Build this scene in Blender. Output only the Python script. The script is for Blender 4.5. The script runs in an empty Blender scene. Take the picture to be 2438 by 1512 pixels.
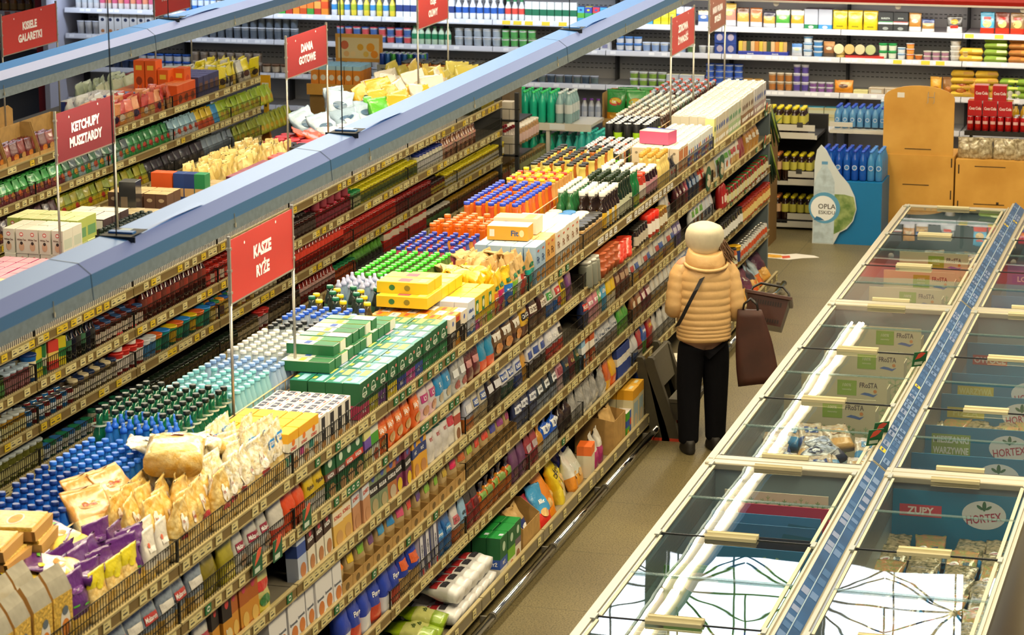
import bpy, math, random
from mathutils import Vector, Matrix, noise
random.seed(7)
R = random.Random(11)
PI = math.pi
sc = bpy.context.scene
COL = sc.collection

# ---------------------------------------------------------------- camera, world, exposure
CAM_H = 5.2
YAW, PITCH, ROLL = .279606509, .226483651, .00467339
def set_camera():
    cy, sy = math.cos(YAW), math.sin(YAW)
    fw = Vector((-sy*math.cos(PITCH), cy*math.cos(PITCH), -math.sin(PITCH)))
    r = Vector((cy, sy, 0)); d = fw.cross(r)
    c, s = math.cos(ROLL), math.sin(ROLL)
    right = c*r + s*d; down = -s*r + c*d
    cam = bpy.data.objects.new('camera', bpy.data.cameras.new('camera'))
    COL.objects.link(cam)
    m = Matrix((right, -down, -fw)).transposed().to_4x4()
    m.translation = (0, 0, CAM_H)
    cam.matrix_world = m
    cam.data.sensor_width = 36
    cam.data.lens = 6360.84/2438*36
    cam.data.clip_end = 200
    cam.data.dof.use_dof = True
    cam.data.dof.focus_distance = 16.0
    cam.data.dof.aperture_fstop = 7.0
    sc.camera = cam
set_camera()
w = bpy.data.worlds.new('world'); sc.world = w; w.use_nodes = True
bg = w.node_tree.nodes['Background']
bg.inputs[0].default_value = (.50, .66, 1.0, 1); bg.inputs[1].default_value = .12
sc.view_settings.view_transform = 'Standard'; sc.view_settings.look = 'None'
sc.view_settings.gamma = 1; sc.view_settings.exposure = 0.0
sc.view_settings.use_curve_mapping = False
cy_ = sc.cycles
cy_.max_bounces = 6; cy_.diffuse_bounces = 2; cy_.glossy_bounces = 3; cy_.transmission_bounces = 4
cy_.transparent_max_bounces = 12; cy_.caustics_reflective = False; cy_.caustics_refractive = False
cy_.sample_clamp_indirect = 4; cy_.use_denoising = True; cy_.use_light_tree = True

def area(name, loc, sx, sy, power, color, rot=(0, 0, 0)):
    l = bpy.data.lights.new(name, 'AREA'); l.shape = 'RECTANGLE'; l.size = sx; l.size_y = sy
    l.energy = power; l.color = color
    o = bpy.data.objects.new(name, l); o.location = loc; o.rotation_euler = rot; COL.objects.link(o)
    return o
WARM = (1, .81, .48); COOL = (.78, .88, 1)
# high-bay hall lamps over the aisles (warm) and the canopy lamps of the chilled wall
area('hall_lamp', (-.6, 10.5, 6.2), 2, 5, 600, WARM, (0, math.radians(-22), 0))
area('hall_lamp', (-.6, 17.5, 6.2), 2, 5, 600, WARM, (0, math.radians(-22), 0))
area('hall_lamp', (-.8, 23.5, 6.2), 2, 3, 300, WARM, (0, math.radians(-22), 0))
area('hall_lamp', (-6.4, 17, 6.6), 2.5, 9, 420, WARM, (0, math.radians(-15), 0))
area('canopy_lamp', (-4.0, 27.30, 2.10), 4.2, .08, 22, (1, .93, .8), (math.radians(12), 0, 0))
area('canopy_lamp', (-9.6, 27.30, 2.16), 7.0, .08, 34, COOL, (math.radians(12), 0, 0))

# ---------------------------------------------------------------- materials
MC = {}
def lin(h):
    h = h.lstrip('#'); o = []
    for i in (0, 2, 4):
        c = int(h[i:i+2], 16)/255
        o.append(c/12.92 if c <= .04045 else ((c+.055)/1.055)**2.4)
    return o
def M(hexc, rough=.5, metal=0, var=0, vs=8, coat=0, bump=0, bs=60, trans=0, c2=None, emit=0, spec=.5, key=''):
    k = (hexc, rough, metal, var, vs, coat, bump, bs, trans, c2, emit, spec, key)
    if k in MC: return MC[k]
    m = bpy.data.materials.new('mat_'+hexc.lstrip('#')); m.use_nodes = True
    nt = m.node_tree; b = nt.nodes['Principled BSDF']
    c = lin(hexc)
    b.inputs['Base Color'].default_value = (*c, 1); b.inputs['Roughness'].default_value = rough
    b.inputs['Metallic'].default_value = metal; b.inputs['Coat Weight'].default_value = coat
    b.inputs['Specular IOR Level'].default_value = spec
    if coat: b.inputs['Coat Roughness'].default_value = .12
    if emit:
        b.inputs['Emission Color'].default_value = (*c, 1); b.inputs['Emission Strength'].default_value = emit
    if var or c2 or bump:
        tc = nt.nodes.new('ShaderNodeTexCoord')
    if var or c2:
        n = nt.nodes.new('ShaderNodeTexNoise'); n.inputs['Scale'].default_value = vs; n.inputs['Detail'].default_value = 4
        nt.links.new(tc.outputs['Object'], n.inputs['Vector'])
        r = nt.nodes.new('ShaderNodeValToRGB')
        d = lin(c2) if c2 else [x*(1-var) for x in c]
        r.color_ramp.elements[0].position = .36; r.color_ramp.elements[1].position = .62
        r.color_ramp.elements[0].color = (*d, 1)
        r.color_ramp.elements[1].color = (*(c if c2 else [min(1, x*(1+var*.5)) for x in c]), 1)
        nt.links.new(n.outputs['Fac'], r.inputs['Fac']); nt.links.new(r.outputs['Color'], b.inputs['Base Color'])
    if bump:
        n2 = nt.nodes.new('ShaderNodeTexNoise'); n2.inputs['Scale'].default_value = bs; n2.inputs['Detail'].default_value = 3
        nt.links.new(tc.outputs['Object'], n2.inputs['Vector'])
        bp = nt.nodes.new('ShaderNodeBump'); bp.inputs['Strength'].default_value = bump; bp.inputs['Distance'].default_value = .01
        nt.links.new(n2.outputs['Fac'], bp.inputs['Height']); nt.links.new(bp.outputs['Normal'], b.inputs['Normal'])
    if trans:
        out = nt.nodes['Material Output']; t = nt.nodes.new('ShaderNodeBsdfTransparent'); mx = nt.nodes.new('ShaderNodeMixShader')
        t.inputs[0].default_value = (*[.5+.5*x for x in c], 1)
        mx.inputs[0].default_value = trans
        nt.links.new(b.outputs[0], mx.inputs[1]); nt.links.new(t.outputs[0], mx.inputs[2]); nt.links.new(mx.outputs[0], out.inputs[0])
    MC[k] = m
    return m
def foil(h, **k): return M(h, rough=.32, coat=.5, bump=.35, bs=45, **k)   # shiny printed film
def card(h, **k): return M(h, rough=.55, **k)                              # printed cardboard
def plastic(h, **k): return M(h, rough=.35, **k)
def pet(h, trans=.25): return M(h, rough=.08, coat=.6, trans=trans)        # tinted bottle plastic
def glass_mat(name, tint, bump):
    m = bpy.data.materials.new(name); m.use_nodes = True; nt = m.node_tree
    for n in list(nt.nodes):
        if n.type == 'BSDF_PRINCIPLED': nt.nodes.remove(n)
    out = nt.nodes['Material Output']
    t = nt.nodes.new('ShaderNodeBsdfTransparent'); t.inputs[0].default_value = (*tint, 1)
    g = nt.nodes.new('ShaderNodeBsdfGlossy'); g.inputs['Roughness'].default_value = .004
    lw = nt.nodes.new('ShaderNodeLayerWeight'); lw.inputs['Blend'].default_value = .5
    pw = nt.nodes.new('ShaderNodeMath'); pw.operation = 'POWER'; pw.inputs[1].default_value = 3.6
    fr = nt.nodes.new('ShaderNodeMath'); fr.operation = 'MULTIPLY_ADD'; fr.inputs[1].default_value = .9; fr.inputs[2].default_value = .08
    nt.links.new(lw.outputs['Facing'], pw.inputs[0]); nt.links.new(pw.outputs[0], fr.inputs[0])
    mx = nt.nodes.new('ShaderNodeMixShader')
    tc = nt.nodes.new('ShaderNodeTexCoord'); n = nt.nodes.new('ShaderNodeTexNoise'); n.inputs['Scale'].default_value = 1.3
    bp = nt.nodes.new('ShaderNodeBump'); bp.inputs['Strength'].default_value = bump; bp.inputs['Distance'].default_value = .02
    nt.links.new(tc.outputs['Object'], n.inputs['Vector']); nt.links.new(n.outputs['Fac'], bp.inputs['Height'])
    nt.links.new(bp.outputs['Normal'], g.inputs['Normal'])
    nt.links.new(fr.outputs[0], mx.inputs[0]); nt.links.new(t.outputs[0], mx.inputs[1]); nt.links.new(g.outputs[0], mx.inputs[2])
    nt.links.new(mx.outputs[0], out.inputs[0])
    return m
LIDGLASS = glass_mat('lid_glass', (.90, .96, .97), .05)

# ---------------------------------------------------------------- lettering (built-in font, turned into faces once)
TX = {}
def text_geo(s, bold=.022, shear=0):
    k = (s, bold, shear)
    if k in TX: return TX[k]
    cu = bpy.data.curves.new('t', 'FONT'); cu.body = s; cu.size = 1; cu.offset = bold; cu.shear = shear
    cu.align_x = 'CENTER'; cu.resolution_u = 2; cu.space_line = .95
    o = bpy.data.objects.new('t', cu)
    me = o.to_mesh()
    vs = [tuple(v.co) for v in me.vertices]; fs = [tuple(p.vertices) for p in me.polygons]
    o.to_mesh_clear(); bpy.data.objects.remove(o); bpy.data.curves.remove(cu)
    xs = [v[0] for v in vs] or [0]; ys = [v[1] for v in vs] or [0]
    cx, cyy = (min(xs)+max(xs))/2, (min(ys)+max(ys))/2
    vs = [(v[0]-cx, v[1]-cyy) for v in vs]
    TX[k] = (vs, fs, max(xs)-min(xs), max(ys)-min(ys))
    return TX[k]

# ---------------------------------------------------------------- mesh builder
class MB:
    def __init__(self): self.v = []; self.f = []; self.m = []; self.s = []; self.mats = []
    def mi(self, mat):
        if mat not in self.mats: self.mats.append(mat)
        return self.mats.index(mat)
    def add(self, vs, fs, mat, smooth=False, T=None):
        o = len(self.v)
        if T is not None: vs = [tuple(T @ Vector(p)) for p in vs]
        self.v.extend(vs); i = self.mi(mat)
        for f in fs:
            self.f.append(tuple(a+o for a in f)); self.m.append(i); self.s.append(smooth)
        return self
    def box(self, x0, x1, y0, y1, z0, z1, mat, bev=0, top=None, T=None):
        if not bev:
            vs = [(x0,y0,z0),(x1,y0,z0),(x1,y1,z0),(x0,y1,z0),(x0,y0,z1),(x1,y0,z1),(x1,y1,z1),(x0,y1,z1)]
            self.add(vs, [(0,3,2,1),(0,1,5,4),(1,2,6,5),(2,3,7,6),(3,0,4,7)], mat, T=T)
            o = len(self.v)-8
            self.f.append((o+4,o+5,o+6,o+7)); self.m.append(self.mi(top or mat)); self.s.append(False)
            return self
        b = bev
        ring = lambda e, z: [(x0+e,y0+b,z),(x0+b,y0+e,z),(x1-b,y0+e,z),(x1-e,y0+b,z),(x1-e,y1-b,z),(x1-b,y1-e,z),(x0+b,y1-e,z),(x0+e,y1-b,z)]
        vs = ring(b, z0)+ring(0, z0+b)+ring(0, z1-b)+ring(b, z1)
        # inset ring on caps
        fs = [tuple(range(7,-1,-1)), tuple(range(24,32))]
        for k in range(3):
            for i in range(8):
                j = (i+1) % 8
                fs.append((k*8+i, k*8+j, k*8+8+j, k*8+8+i))
        return self.add(vs, fs, mat, T=T)
    def lathe(self, prof, n, mat, T=None, smooth=True, mats=None, cap0=True, cap1=True):
        vs = []; 
        for r, z in prof:
            for i in range(n):
                a = 2*PI*i/n; vs.append((r*math.cos(a), r*math.sin(a), z))
        if T is not None: vs = [tuple(T @ Vector(p)) for p in vs]
        o = len(self.v); self.v.extend(vs)
        for k in range(len(prof)-1):
            mi = self.mi(mats[k] if mats else mat)
            for i in range(n):
                j = (i+1) % n
                self.f.append((o+k*n+i, o+k*n+j, o+(k+1)*n+j, o+(k+1)*n+i)); self.m.append(mi); self.s.append(smooth)
        if cap0: self.f.append(tuple(o+i for i in range(n-1,-1,-1))); self.m.append(self.mi(mats[0] if mats else mat)); self.s.append(False)
        if cap1:
            e = o+(len(prof)-1)*n
            self.f.append(tuple(e+i for i in range(n))); self.m.append(self.mi(mats[-1] if mats else mat)); self.s.append(False)
        return self
    def tube(self, p0, p1, r, n, mat, r1=None, smooth=True):
        p0, p1 = Vector(p0), Vector(p1); d = p1-p0
        q = d.to_track_quat('Z', 'Y').to_matrix().to_4x4(); q.translation = p0
        return self.lathe([(r, 0), (r if r1 is None else r1, d.length)], n, mat, T=q, smooth=smooth)
    def bar(self, p0, p1, r, mat): return self.tube(p0, p1, r, 4, mat, smooth=False)
    def path(self, pts, r, n, mat, closed=False, rs=None):
        pts = [Vector(p) for p in pts]; L = len(pts); rings = []
        for i, p in enumerate(pts):
            if closed: d = pts[(i+1) % L]-pts[i-1]
            else: d = pts[min(i+1, L-1)]-pts[max(i-1, 0)]
            q = d.to_track_quat('Z', 'Y')
            rr = rs[i] if rs else r
            rings.append([tuple(p+q @ Vector((rr*math.cos(2*PI*k/n), rr*math.sin(2*PI*k/n), 0))) for k in range(n)])
        return self.loft(rings, mat, closed=closed)
    def loft(self, rings, mat, closed=False, smooth=True, mats=None, caps=True):
        n = len(rings[0]); o = len(self.v)
        for rg in rings: self.v.extend([tuple(p) for p in rg])
        L = len(rings)
        for k in range(L if closed else L-1):
            k2 = (k+1) % L; mi = self.mi(mats[k] if mats else mat)
            for i in range(n):
                j = (i+1) % n
                self.f.append((o+k*n+i, o+k*n+j, o+k2*n+j, o+k2*n+i)); self.m.append(mi); self.s.append(smooth)
        if caps and not closed:
            self.f.append(tuple(o+i for i in range(n-1,-1,-1))); self.m.append(self.mi(mats[0] if mats else mat)); self.s.append(smooth)
            e = o+(L-1)*n
            self.f.append(tuple(e+i for i in range(n))); self.m.append(self.mi(mats[-1] if mats else mat)); self.s.append(smooth)
        return self
    def prism(self, pts, a0, a1, mat, plane='xz', T=None):   # outline in a plane, extruded along the third axis
        n = len(pts)
        P = {'xz': lambda u, v, w: (u, w, v), 'yz': lambda u, v, w: (w, u, v), 'xy': lambda u, v, w: (u, v, w)}[plane]
        vs = [P(u, v, a0) for u, v in pts]+[P(u, v, a1) for u, v in pts]
        fs = [tuple(range(n-1,-1,-1)), tuple(range(n, 2*n))]+[(i, (i+1) % n, (i+1) % n+n, i+n) for i in range(n)]
        return self.add(vs, fs, mat, T=T)
    def text(self, s, o, u, v, h, mat, bold=.022, shear=0, maxw=None, wrap=None):
        vs, fs, w, hh = text_geo(s, bold, shear)
        if not vs: return self
        k = h/max(hh, .01)
        kx = k if maxw is None or w*k <= maxw else maxw/w
        o, u, v = Vector(o), Vector(u), Vector(v)
        pts = [tuple(o+u*(a*kx)+v*(b*k)) for a, b in vs]
        if wrap: pts = [wrap(p) for p in pts]
        return self.add(pts, fs, mat)
    def disc(self, o, u, v, a, b, mat, n=18, wrap=None):
        o, u, v = Vector(o), Vector(u), Vector(v)
        pts = [tuple(o)]+[tuple(o+u*(a*math.cos(2*PI*i/n))+v*(b*math.sin(2*PI*i/n))) for i in range(n)]
        if wrap: pts = [wrap(p) for p in pts]
        return self.add(pts, [(0, 1+i, 1+(i+1) % n) for i in range(n)], mat)
    def quad(self, o, u, v, a, b, mat, wrap=None, nu=1, nv=1):
        o, u, v = Vector(o), Vector(u), Vector(v)
        pts = [tuple(o+u*(a*(2*i/nu-1))+v*(b*(2*j/nv-1))) for j in range(nv+1) for i in range(nu+1)]
        if wrap: pts = [wrap(p) for p in pts]
        return self.add(pts, [(j*(nu+1)+i, j*(nu+1)+i+1, (j+1)*(nu+1)+i+1, (j+1)*(nu+1)+i) for j in range(nv) for i in range(nu)], mat)
    def build(self, name, parent=None, loc=None):
        me = bpy.data.meshes.new(name)
        me.from_pydata(self.v, [], self.f)
        for m in self.mats: me.materials.append(m)
        me.polygons.foreach_set('material_index', self.m)
        me.polygons.foreach_set('use_smooth', self.s)
        me.update()
        return obj(name, me, parent, loc)
def obj(name, me, parent=None, loc=None):
    o = bpy.data.objects.new(name, me); COL.objects.link(o)
    if parent is not None: o.parent = parent
    if loc is not None: o.location = loc
    return o
LABELS = {}
def tag(o, label, cat, group=None):
    o['label'] = label; o['category'] = cat
    if group: o['group'] = group
    LABELS[label] = LABELS.get(label, 0)+1
    return o
def empty(name, loc=(0, 0, 0), rz=0):
    o = bpy.data.objects.new(name, None); COL.objects.link(o); o.location = loc; o.rotation_euler = (0, 0, rz)
    o.empty_display_size = .1
    return o
def struct(o): o['kind'] = 'structure'; return o
def share(src, name, parent, loc=None):      # another object on the same mesh data
    return obj(name, src.data, parent, loc)
ORD = ['first','second','third','fourth','fifth','sixth','seventh','eighth','ninth','tenth','eleventh','twelfth','thirteenth','fourteenth',
       'fifteenth','sixteenth','seventeenth','eighteenth','nineteenth','twentieth']
def nth(i): return ORD[i] if i < len(ORD) else '%dth' % (i+1)
# ================================================================ SETTING
def floor_mat():
    m = bpy.data.materials.new('polished_concrete'); m.use_nodes = True; nt = m.node_tree; b = nt.nodes['Principled BSDF']
    N = nt.nodes.new; Lk = nt.links.new
    geo = N('ShaderNodeNewGeometry')
    n1 = N('ShaderNodeTexNoise'); n1.inputs['Scale'].default_value = 1.1; n1.inputs['Detail'].default_value = 6
    n2 = N('ShaderNodeTexNoise'); n2.inputs['Scale'].default_value = 95; n2.inputs['Detail'].default_value = 2
    n3 = N('ShaderNodeTexVoronoi'); n3.inputs['Scale'].default_value = 70
    for n in (n1, n2, n3): Lk(geo.outputs['Position'], n.inputs['Vector'])
    r1 = N('ShaderNodeValToRGB'); r1.color_ramp.elements[0].position = .3; r1.color_ramp.elements[1].position = .7
    r1.color_ramp.elements[0].color = (*lin('#6a6043'), 1); r1.color_ramp.elements[1].color = (*lin('#807552'), 1)
    Lk(n1.outputs['Fac'], r1.inputs['Fac'])
    r2 = N('ShaderNodeValToRGB'); r2.color_ramp.elements[0].position = .38; r2.color_ramp.elements[1].position = .52
    r2.color_ramp.elements[0].color = (.42, .40, .37, 1); r2.color_ramp.elements[1].color = (1, 1, 1, 1)
    Lk(n2.outputs['Fac'], r2.inputs['Fac'])
    r3 = N('ShaderNodeValToRGB'); r3.color_ramp.elements[0].position = .10; r3.color_ramp.elements[1].position = .2
    r3.color_ramp.elements[0].color = (1.25, 1.2, 1.1, 1); r3.color_ramp.elements[1].color = (1, 1, 1, 1)
    Lk(n3.outputs['Distance'], r3.inputs['Fac'])
    def mul(a, bb):
        x = N('ShaderNodeMix'); x.data_type = 'RGBA'; x.blend_type = 'MULTIPLY'; x.inputs[0].default_value = 1
        Lk(a, x.inputs[6]); Lk(bb, x.inputs[7]); return x.outputs[2]
    c = mul(mul(r1.outputs[0], r2.outputs[0]), r3.outputs[0])
    sx = N('ShaderNodeSeparateXYZ'); Lk(geo.outputs['Position'], sx.inputs[0])
    def joint(sock, off):
        a = N('ShaderNodeMath'); a.operation = 'ADD'; a.inputs[1].default_value = off; Lk(sock, a.inputs[0])
        d = N('ShaderNodeMath'); d.operation = 'DIVIDE'; d.inputs[1].default_value = 1.09; Lk(a.outputs[0], d.inputs[0])
        f = N('ShaderNodeMath'); f.operation = 'FRACT'; Lk(d.outputs[0], f.inputs[0])
        g = N('ShaderNodeMath'); g.operation = 'GREATER_THAN'; g.inputs[1].default_value = .009; Lk(f.outputs[0], g.inputs[0])
        h = N('ShaderNodeMath'); h.operation = 'MULTIPLY_ADD'; h.inputs[1].default_value = .38; h.inputs[2].default_value = .62
        Lk(g.outputs[0], h.inputs[0]); return h.outputs[0]
    c = mul(mul(c, joint(sx.outputs[1], -14.41+1.09*40)), joint(sx.outputs[0], 4.32+1.09*40))
    Lk(c, b.inputs['Base Color'])
    b.inputs['Roughness'].default_value = .42; b.inputs['Specular IOR Level'].default_value = .35
    return m
mb = MB(); mb.box(-18, 4, 2, 30, -.1, 0, floor_mat()); struct(mb.build('floor'))
WALL = M('#b9b6ac', rough=.8, var=.06, vs=2)
mb = MB()
ZW = 5.95
mb.box(-18, 4, 28.3, 28.5, 0, ZW, WALL); mb.box(-18, 4, 28.3, 28.5, 8.3, 9, WALL)
WIN = [(-12.0, -6.56), (-6.32, -4.78), (-4.52, -2.96), (-2.72, -1.2)]
xs = [-18]+[e for ab in WIN for e in ab]+[4]
for a, b in zip(xs[0::2], xs[1::2]): mb.box(a, b, 28.3, 28.5, ZW, 8.3, WALL)
struct(mb.build('wall_back'))
SKYPANE = M('#eef5ff', rough=.3, emit=5.5)
STEEL = M('#2f3a38', rough=.5, metal=.3)
for i, (a, b) in enumerate(WIN):
    m = MB(); m.box(a, b, 28.42, 28.44, ZW, 8.3, SKYPANE); wo = struct(m.build('window_%d' % (i+1)))
    m = MB()
    for x in (a, b): m.box(x-.02, x+.02, 28.38, 28.46, ZW, 8.3, STEEL)
    k = max(1, round((b-a)/.78))
    for j in range(1, k): m.box(a+(b-a)*j/k-.008, a+(b-a)*j/k+.008, 28.38, 28.46, ZW, 8.3, STEEL)
    m.box(a, b, 28.38, 28.46, 7.05, 7.08, STEEL)
    struct(m.build('window_frame', wo))
# roof trusses that stand before the clerestory
m = MB()
nodes = [(-12.4+.78*k, z) for k in range(15) for z in (6.35, 7.25) if (k % 2 == 0) == (z < 7)]
for x, z in nodes:
    for dx, dz in ((.78, .9), (-.78, .9), (.78, -.9), (-.78, -.9), (1.56, 0), (0, .9), (0, -.9), (.78, .3), (-.78, .3), (.78, -.35), (-.78, -.35)):
        m.bar((x, 28.2, z), (x+dx*.99, 28.2, min(8.2, max(5.9, z+dz))), .011, STEEL)
    m.lathe([(.03, -.03), (.045, 0), (.03, .03)], 8, STEEL, T=Matrix.Translation((x, 28.2, z)))
struct(m.build('trim_1'))
# floor sticker
STK = M('#efe9df', rough=.4); m = MB()
outl = [(-.36, .02), (-.28, .1), (-.12, .13), (.02, .1), (.12, .16), (.3, .1), (.36, .02), (.2, -.04), (.08, -.14), (-.06, -.1), (-.2, -.06)]
m.prism([(x, y) for x, y in outl], 0, .002, STK, 'xy')
s = m.build('sticker_sheet'); st = empty('floor_sticker', (-4.44, 24.85, .001), .06); s.parent = st
m = MB(); m.prism([(-.33, .03), (-.2, .09), (-.02, .06), (.04, -.04), (-.04, -.08), (-.2, -.05)], .0022, .0028, card('#e0a52c', var=.3, vs=20), 'xy')
m.prism([(.0, .02), (.07, .05), (.09, -.05), (.02, -.1)], .003, .0034, card('#c8452a'), 'xy'); m.build('printed_picture', st)
tag(st, 'worn yellow and white picture sticker on the floor before the blue water stand', 'sticker')

# ================================================================ SHELF RACKS
RAILC = M('#7a6438', rough=.5); LIP = M('#b8a878', rough=.35, metal=.3); TAGC = M('#dacd92', rough=.5)
TAGW = M('#eceae2', rough=.5); TAGY = M('#e0c02c', rough=.5); TAGG = M('#1f6b3c', rough=.5); INK = M('#3c3a36', rough=.6)
WIRE = M('#15130f', rough=.45, metal=.4); SHELFM = M('#6a655a', rough=.5); BACKP = M('#2c2a27', rough=.7); PLINTH = M('#8a8068', rough=.5, metal=.2)
def rail_geo(L, h=.055, rail=RAILC):
    m = MB()
    m.box(-.012, 0, 0, L-.012, -h, 0, rail); m.box(-.016, .006, 0, L-.012, -.004, .005, LIP); m.box(-.016, .004, 0, L-.012, -h-.004, -h+.003, LIP)
    return m
def tag_geo(wd, h, mat, logo=False):
    m = MB(); m.box(0, .004, 0, wd, -h+.004, -.005, mat)
    if logo:
        m.disc((.0046, wd/2, -h*.5), (0,1,0), (0,0,1), wd*.28, h*.26, TAGW, 10)
        m.quad((.005, wd/2, -h*.5), (0,1,0), (0,0,1), wd*.2, h*.1, mat)
    else:
        m.quad((.0046, wd*.5, -h*.62), (0,1,0), (0,0,1), wd*.3, h*.07, INK); m.quad((.0046, wd*.34, -h*.3), (0,1,0), (0,0,1), wd*.2, h*.035, INK)
    return m
def guard_geo(L, h=.10):
    m = MB(); r = .0013
    n = int(L/.026)
    for i in range(n+1):
        y = .012+(L-.03)*i/n; m.box(-r, r, y-r, y+r, 0, h, WIRE)
    for z in (0, h*.5, h): m.box(-r*1.2, r*1.2, 0, L-.006, z-r*1.2, z+r*1.2, WIRE)
    for y in (0, L-.008): m.box(-.005, .003, y, y+.007, 0, h, WIRE)
    for y in (.004, L-.012): m.box(-.10, 0, y, y+.004, h-.003, h, WIRE)
    return m
_proto = {}
def proto(key, fn):
    if key not in _proto:
        o = fn().build(key[0] if isinstance(key, tuple) else key); _proto[key] = o.data; bpy.data.objects.remove(o)
    return _proto[key]
def rack_bay(name, y0, y1, xf, xb, levels, base, guards, tagmix, label, group=None, xc=None, rng=None, tags='parts', top=1.70, baselip=True):
    """one bay of a double gondola; its aisle face looks to +X. levels: rail heights from the top one down."""
    rng = rng or random.Random(int(y0*100))
    L = y1-y0
    t = empty(name, (xf, y0, 0)); tag(t, label, 'shelf rack', group)
    m = MB(); c = (xc if xc is not None else (xf+xb)/2)-xf
    m.box(c-.02, c+.02, .01, L-.01, .1, top-.02, BACKP)
    m.build('back_panel', t)
    m = MB(); m.box(c-.03, c+.03, .0, .02, 0, top+.03, SHELFM); m.build('upright', t)
    m = MB(); m.box(c-.42, -.02, .004, L-.004, .02, .13, PLINTH)
    if baselip: m.box(-.02, .075, .004, L-.004, .115, .135, PLINTH)
    bs = m.build('base_shelf', t)
    if base:
        rl = obj('price_rail', proto(('price_rail_base', round(L, 2)), lambda: rail_geo(L, .075, PLINTH)), bs, (.085, 0, base))
        for k in range(4):
            tg = obj('price_tag', proto('price_tag_cream', lambda: tag_geo(.062, .055, TAGC)), rl, (.001, .1+L*k/4+rng.uniform(0, .1), -.012))
            tg.parent = bs; tg.location = (.087, .1+L*k/4+rng.uniform(0, .1), base-.012)
    for k, z in enumerate(levels):
        m = MB(); m.box((xb-xf if k == 0 else c)+.01, -.014, .004, L-.004, z-.035, z-.012, SHELFM)
        s = m.build('shelf', t)
        obj('price_rail', proto(('price_rail', round(L, 2)), lambda: rail_geo(L)), s, (0, 0, z))
        y = rng.uniform(.01, .05)
        mix = tagmix(k) if callable(tagmix) else tagmix
        tm = MB()
        while y < L-.07:
            q = rng.random(); acc = 0; kind = 'c'
            for kk, pp in mix:
                acc += pp
                if q < acc: kind = kk; break
            if kind == 'gap': y += rng.uniform(.03, .12); continue
            mat = {'c': TAGC, 'w': TAGW, 'y': TAGY, 'g': TAGG}[kind]
            wd = .07 if kind != 'g' else .065
            if tags == 'parts':
                obj('price_tag', proto(('price_tag_'+kind,), lambda: tag_geo(wd, .05, mat, kind == 'g')), s, (.001, y, z-.002))
            else:
                g = tag_geo(wd, .05, mat, False)
                tm.add([(a+.001, b+y, cc+z-.002) for a, b, cc in g.v], [f for f in g.f[:6]], mat)
            y += wd+(.002 if rng.random() < .45 else rng.uniform(.03, .07))
        if tags != 'parts' and tm.v: tm.build('price_tags', s)
        if guards[k]: obj('wire_guard', proto(('wire_guard', round(L, 2)), lambda: guard_geo(L)), s, (-.006, 0, z))
    return t
G1B = [8.48, 9.85, 11.22, 12.59, 13.96, 15.3, 16.63, 18.03, 19.43, 20.8, 22.24, 23.3]
G1L = [1.70, 1.43, 1.155, .885, .57]
G1X, G1C, G1R = -4.28, -4.72, -5.18
mixA = [('c', .55), ('gap', .43), ('g', .02)]
mixG = [('c', .45), ('g', .3), ('gap', .25)]
mixW = [('w', .6), ('gap', .4)]
G1G = {0: '11111', 1: '11000', 2: '11000', 3: '10001', 4: '10111', 5: '11111', 6: '11110', 7: '11111', 8: '11110', 9: '00000', 10: '00000'}
for i in range(11):
    def mix(k, i=i):
        if i == 6 and k == 0 or (i in (7,) and k == 0) or (i == 10 and k == 2): return mixW
        if i in (2, 3) and k in (0, 1, 3): return mixG
        return mixA
    rack_bay('shelf_rack', G1B[i], G1B[i+1], G1X, G1R, G1L, .19, [c == '1' for c in G1G[i]], mix,
             'long cream-railed grocery rack along the woman\'s aisle, %s bay from its near end' % nth(i), 'long grocery rack', xc=G1C)
# chrome bumper rails along the floor edge
CHROME = M('#d8d8d4', rough=.12, metal=1)
for i in range(11):
    y0, y1 = G1B[i], G1B[i+1]
    m = MB(); m.tube((-4.135, y0+.01, .085), (-4.135, y1-.012, .085), .024, 12, CHROME); o = m.build('rail_tube')
    e = empty('bumper_rail', (-4.135, y0, 0)); o.parent = e; o.location = (4.135, -y0, 0)
    m = MB(); m.box(-4.2, -4.15, y1-.03, y1-.012, .02, .09, SHELFM); m.tube((-4.135, y1-.013, .085), (-4.135, y1-.005, .085), .0255, 12, SHELFM)
    o = m.build('bracket', e, (4.135, -y0, 0))
    tag(e, 'chrome bumper tube low along the long grocery rack, %s length from the near end' % nth(i), 'bumper rail', 'chrome bumper rails')
# end panel of the long rack
m = MB(); m.box(-5.18, -4.30, 23.31, 23.36, 0, 1.74, M('#6a7880', rough=.5)); o = m.build('rack_end_panel'); tag(o, 'grey blue end panel closing the far end of the long grocery rack', 'panel')
# wire divider along the middle of the long rack's top
FENCE = M('#b89a6a', rough=.4, metal=.5)
for i in range(0, 11):
    y0, y1 = G1B[i]+.02, G1B[i+1]-.02
    m = MB()
    for z in (1.74, 1.80, 1.86): m.bar((0, 0, z), (0, y1-y0, z), .004, FENCE)
    n = 9
    for k in range(n+1): m.bar((0, (y1-y0)*k/n, 1.70), (0, (y1-y0)*k/n, 1.86), .003, FENCE)
    o = m.build('wire_divider', None, (G1C, y0, 0)); tag(o, 'wire divider between cartons and bottles on the long rack top, %s from near end' % nth(i), 'divider', 'wire dividers')
G2B = [10.69, 12.06, 13.43, 14.80, 16.17, 17.52, 18.88, 20.23, 21.57, 22.95]
G2L = [1.70, 1.44, 1.19, .94, .60]
mixY = [('c', .5), ('y', .28), ('gap', .22)]
for i in range(9):
    rack_bay('jar_rack', G2B[i], G2B[i+1], -6.67, -7.72, G2L, 0, [True]*4+[False], mixY,
             'jar and sauce rack with yellow price tags, %s bay from its near end' % nth(i), 'jar and sauce rack')
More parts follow.
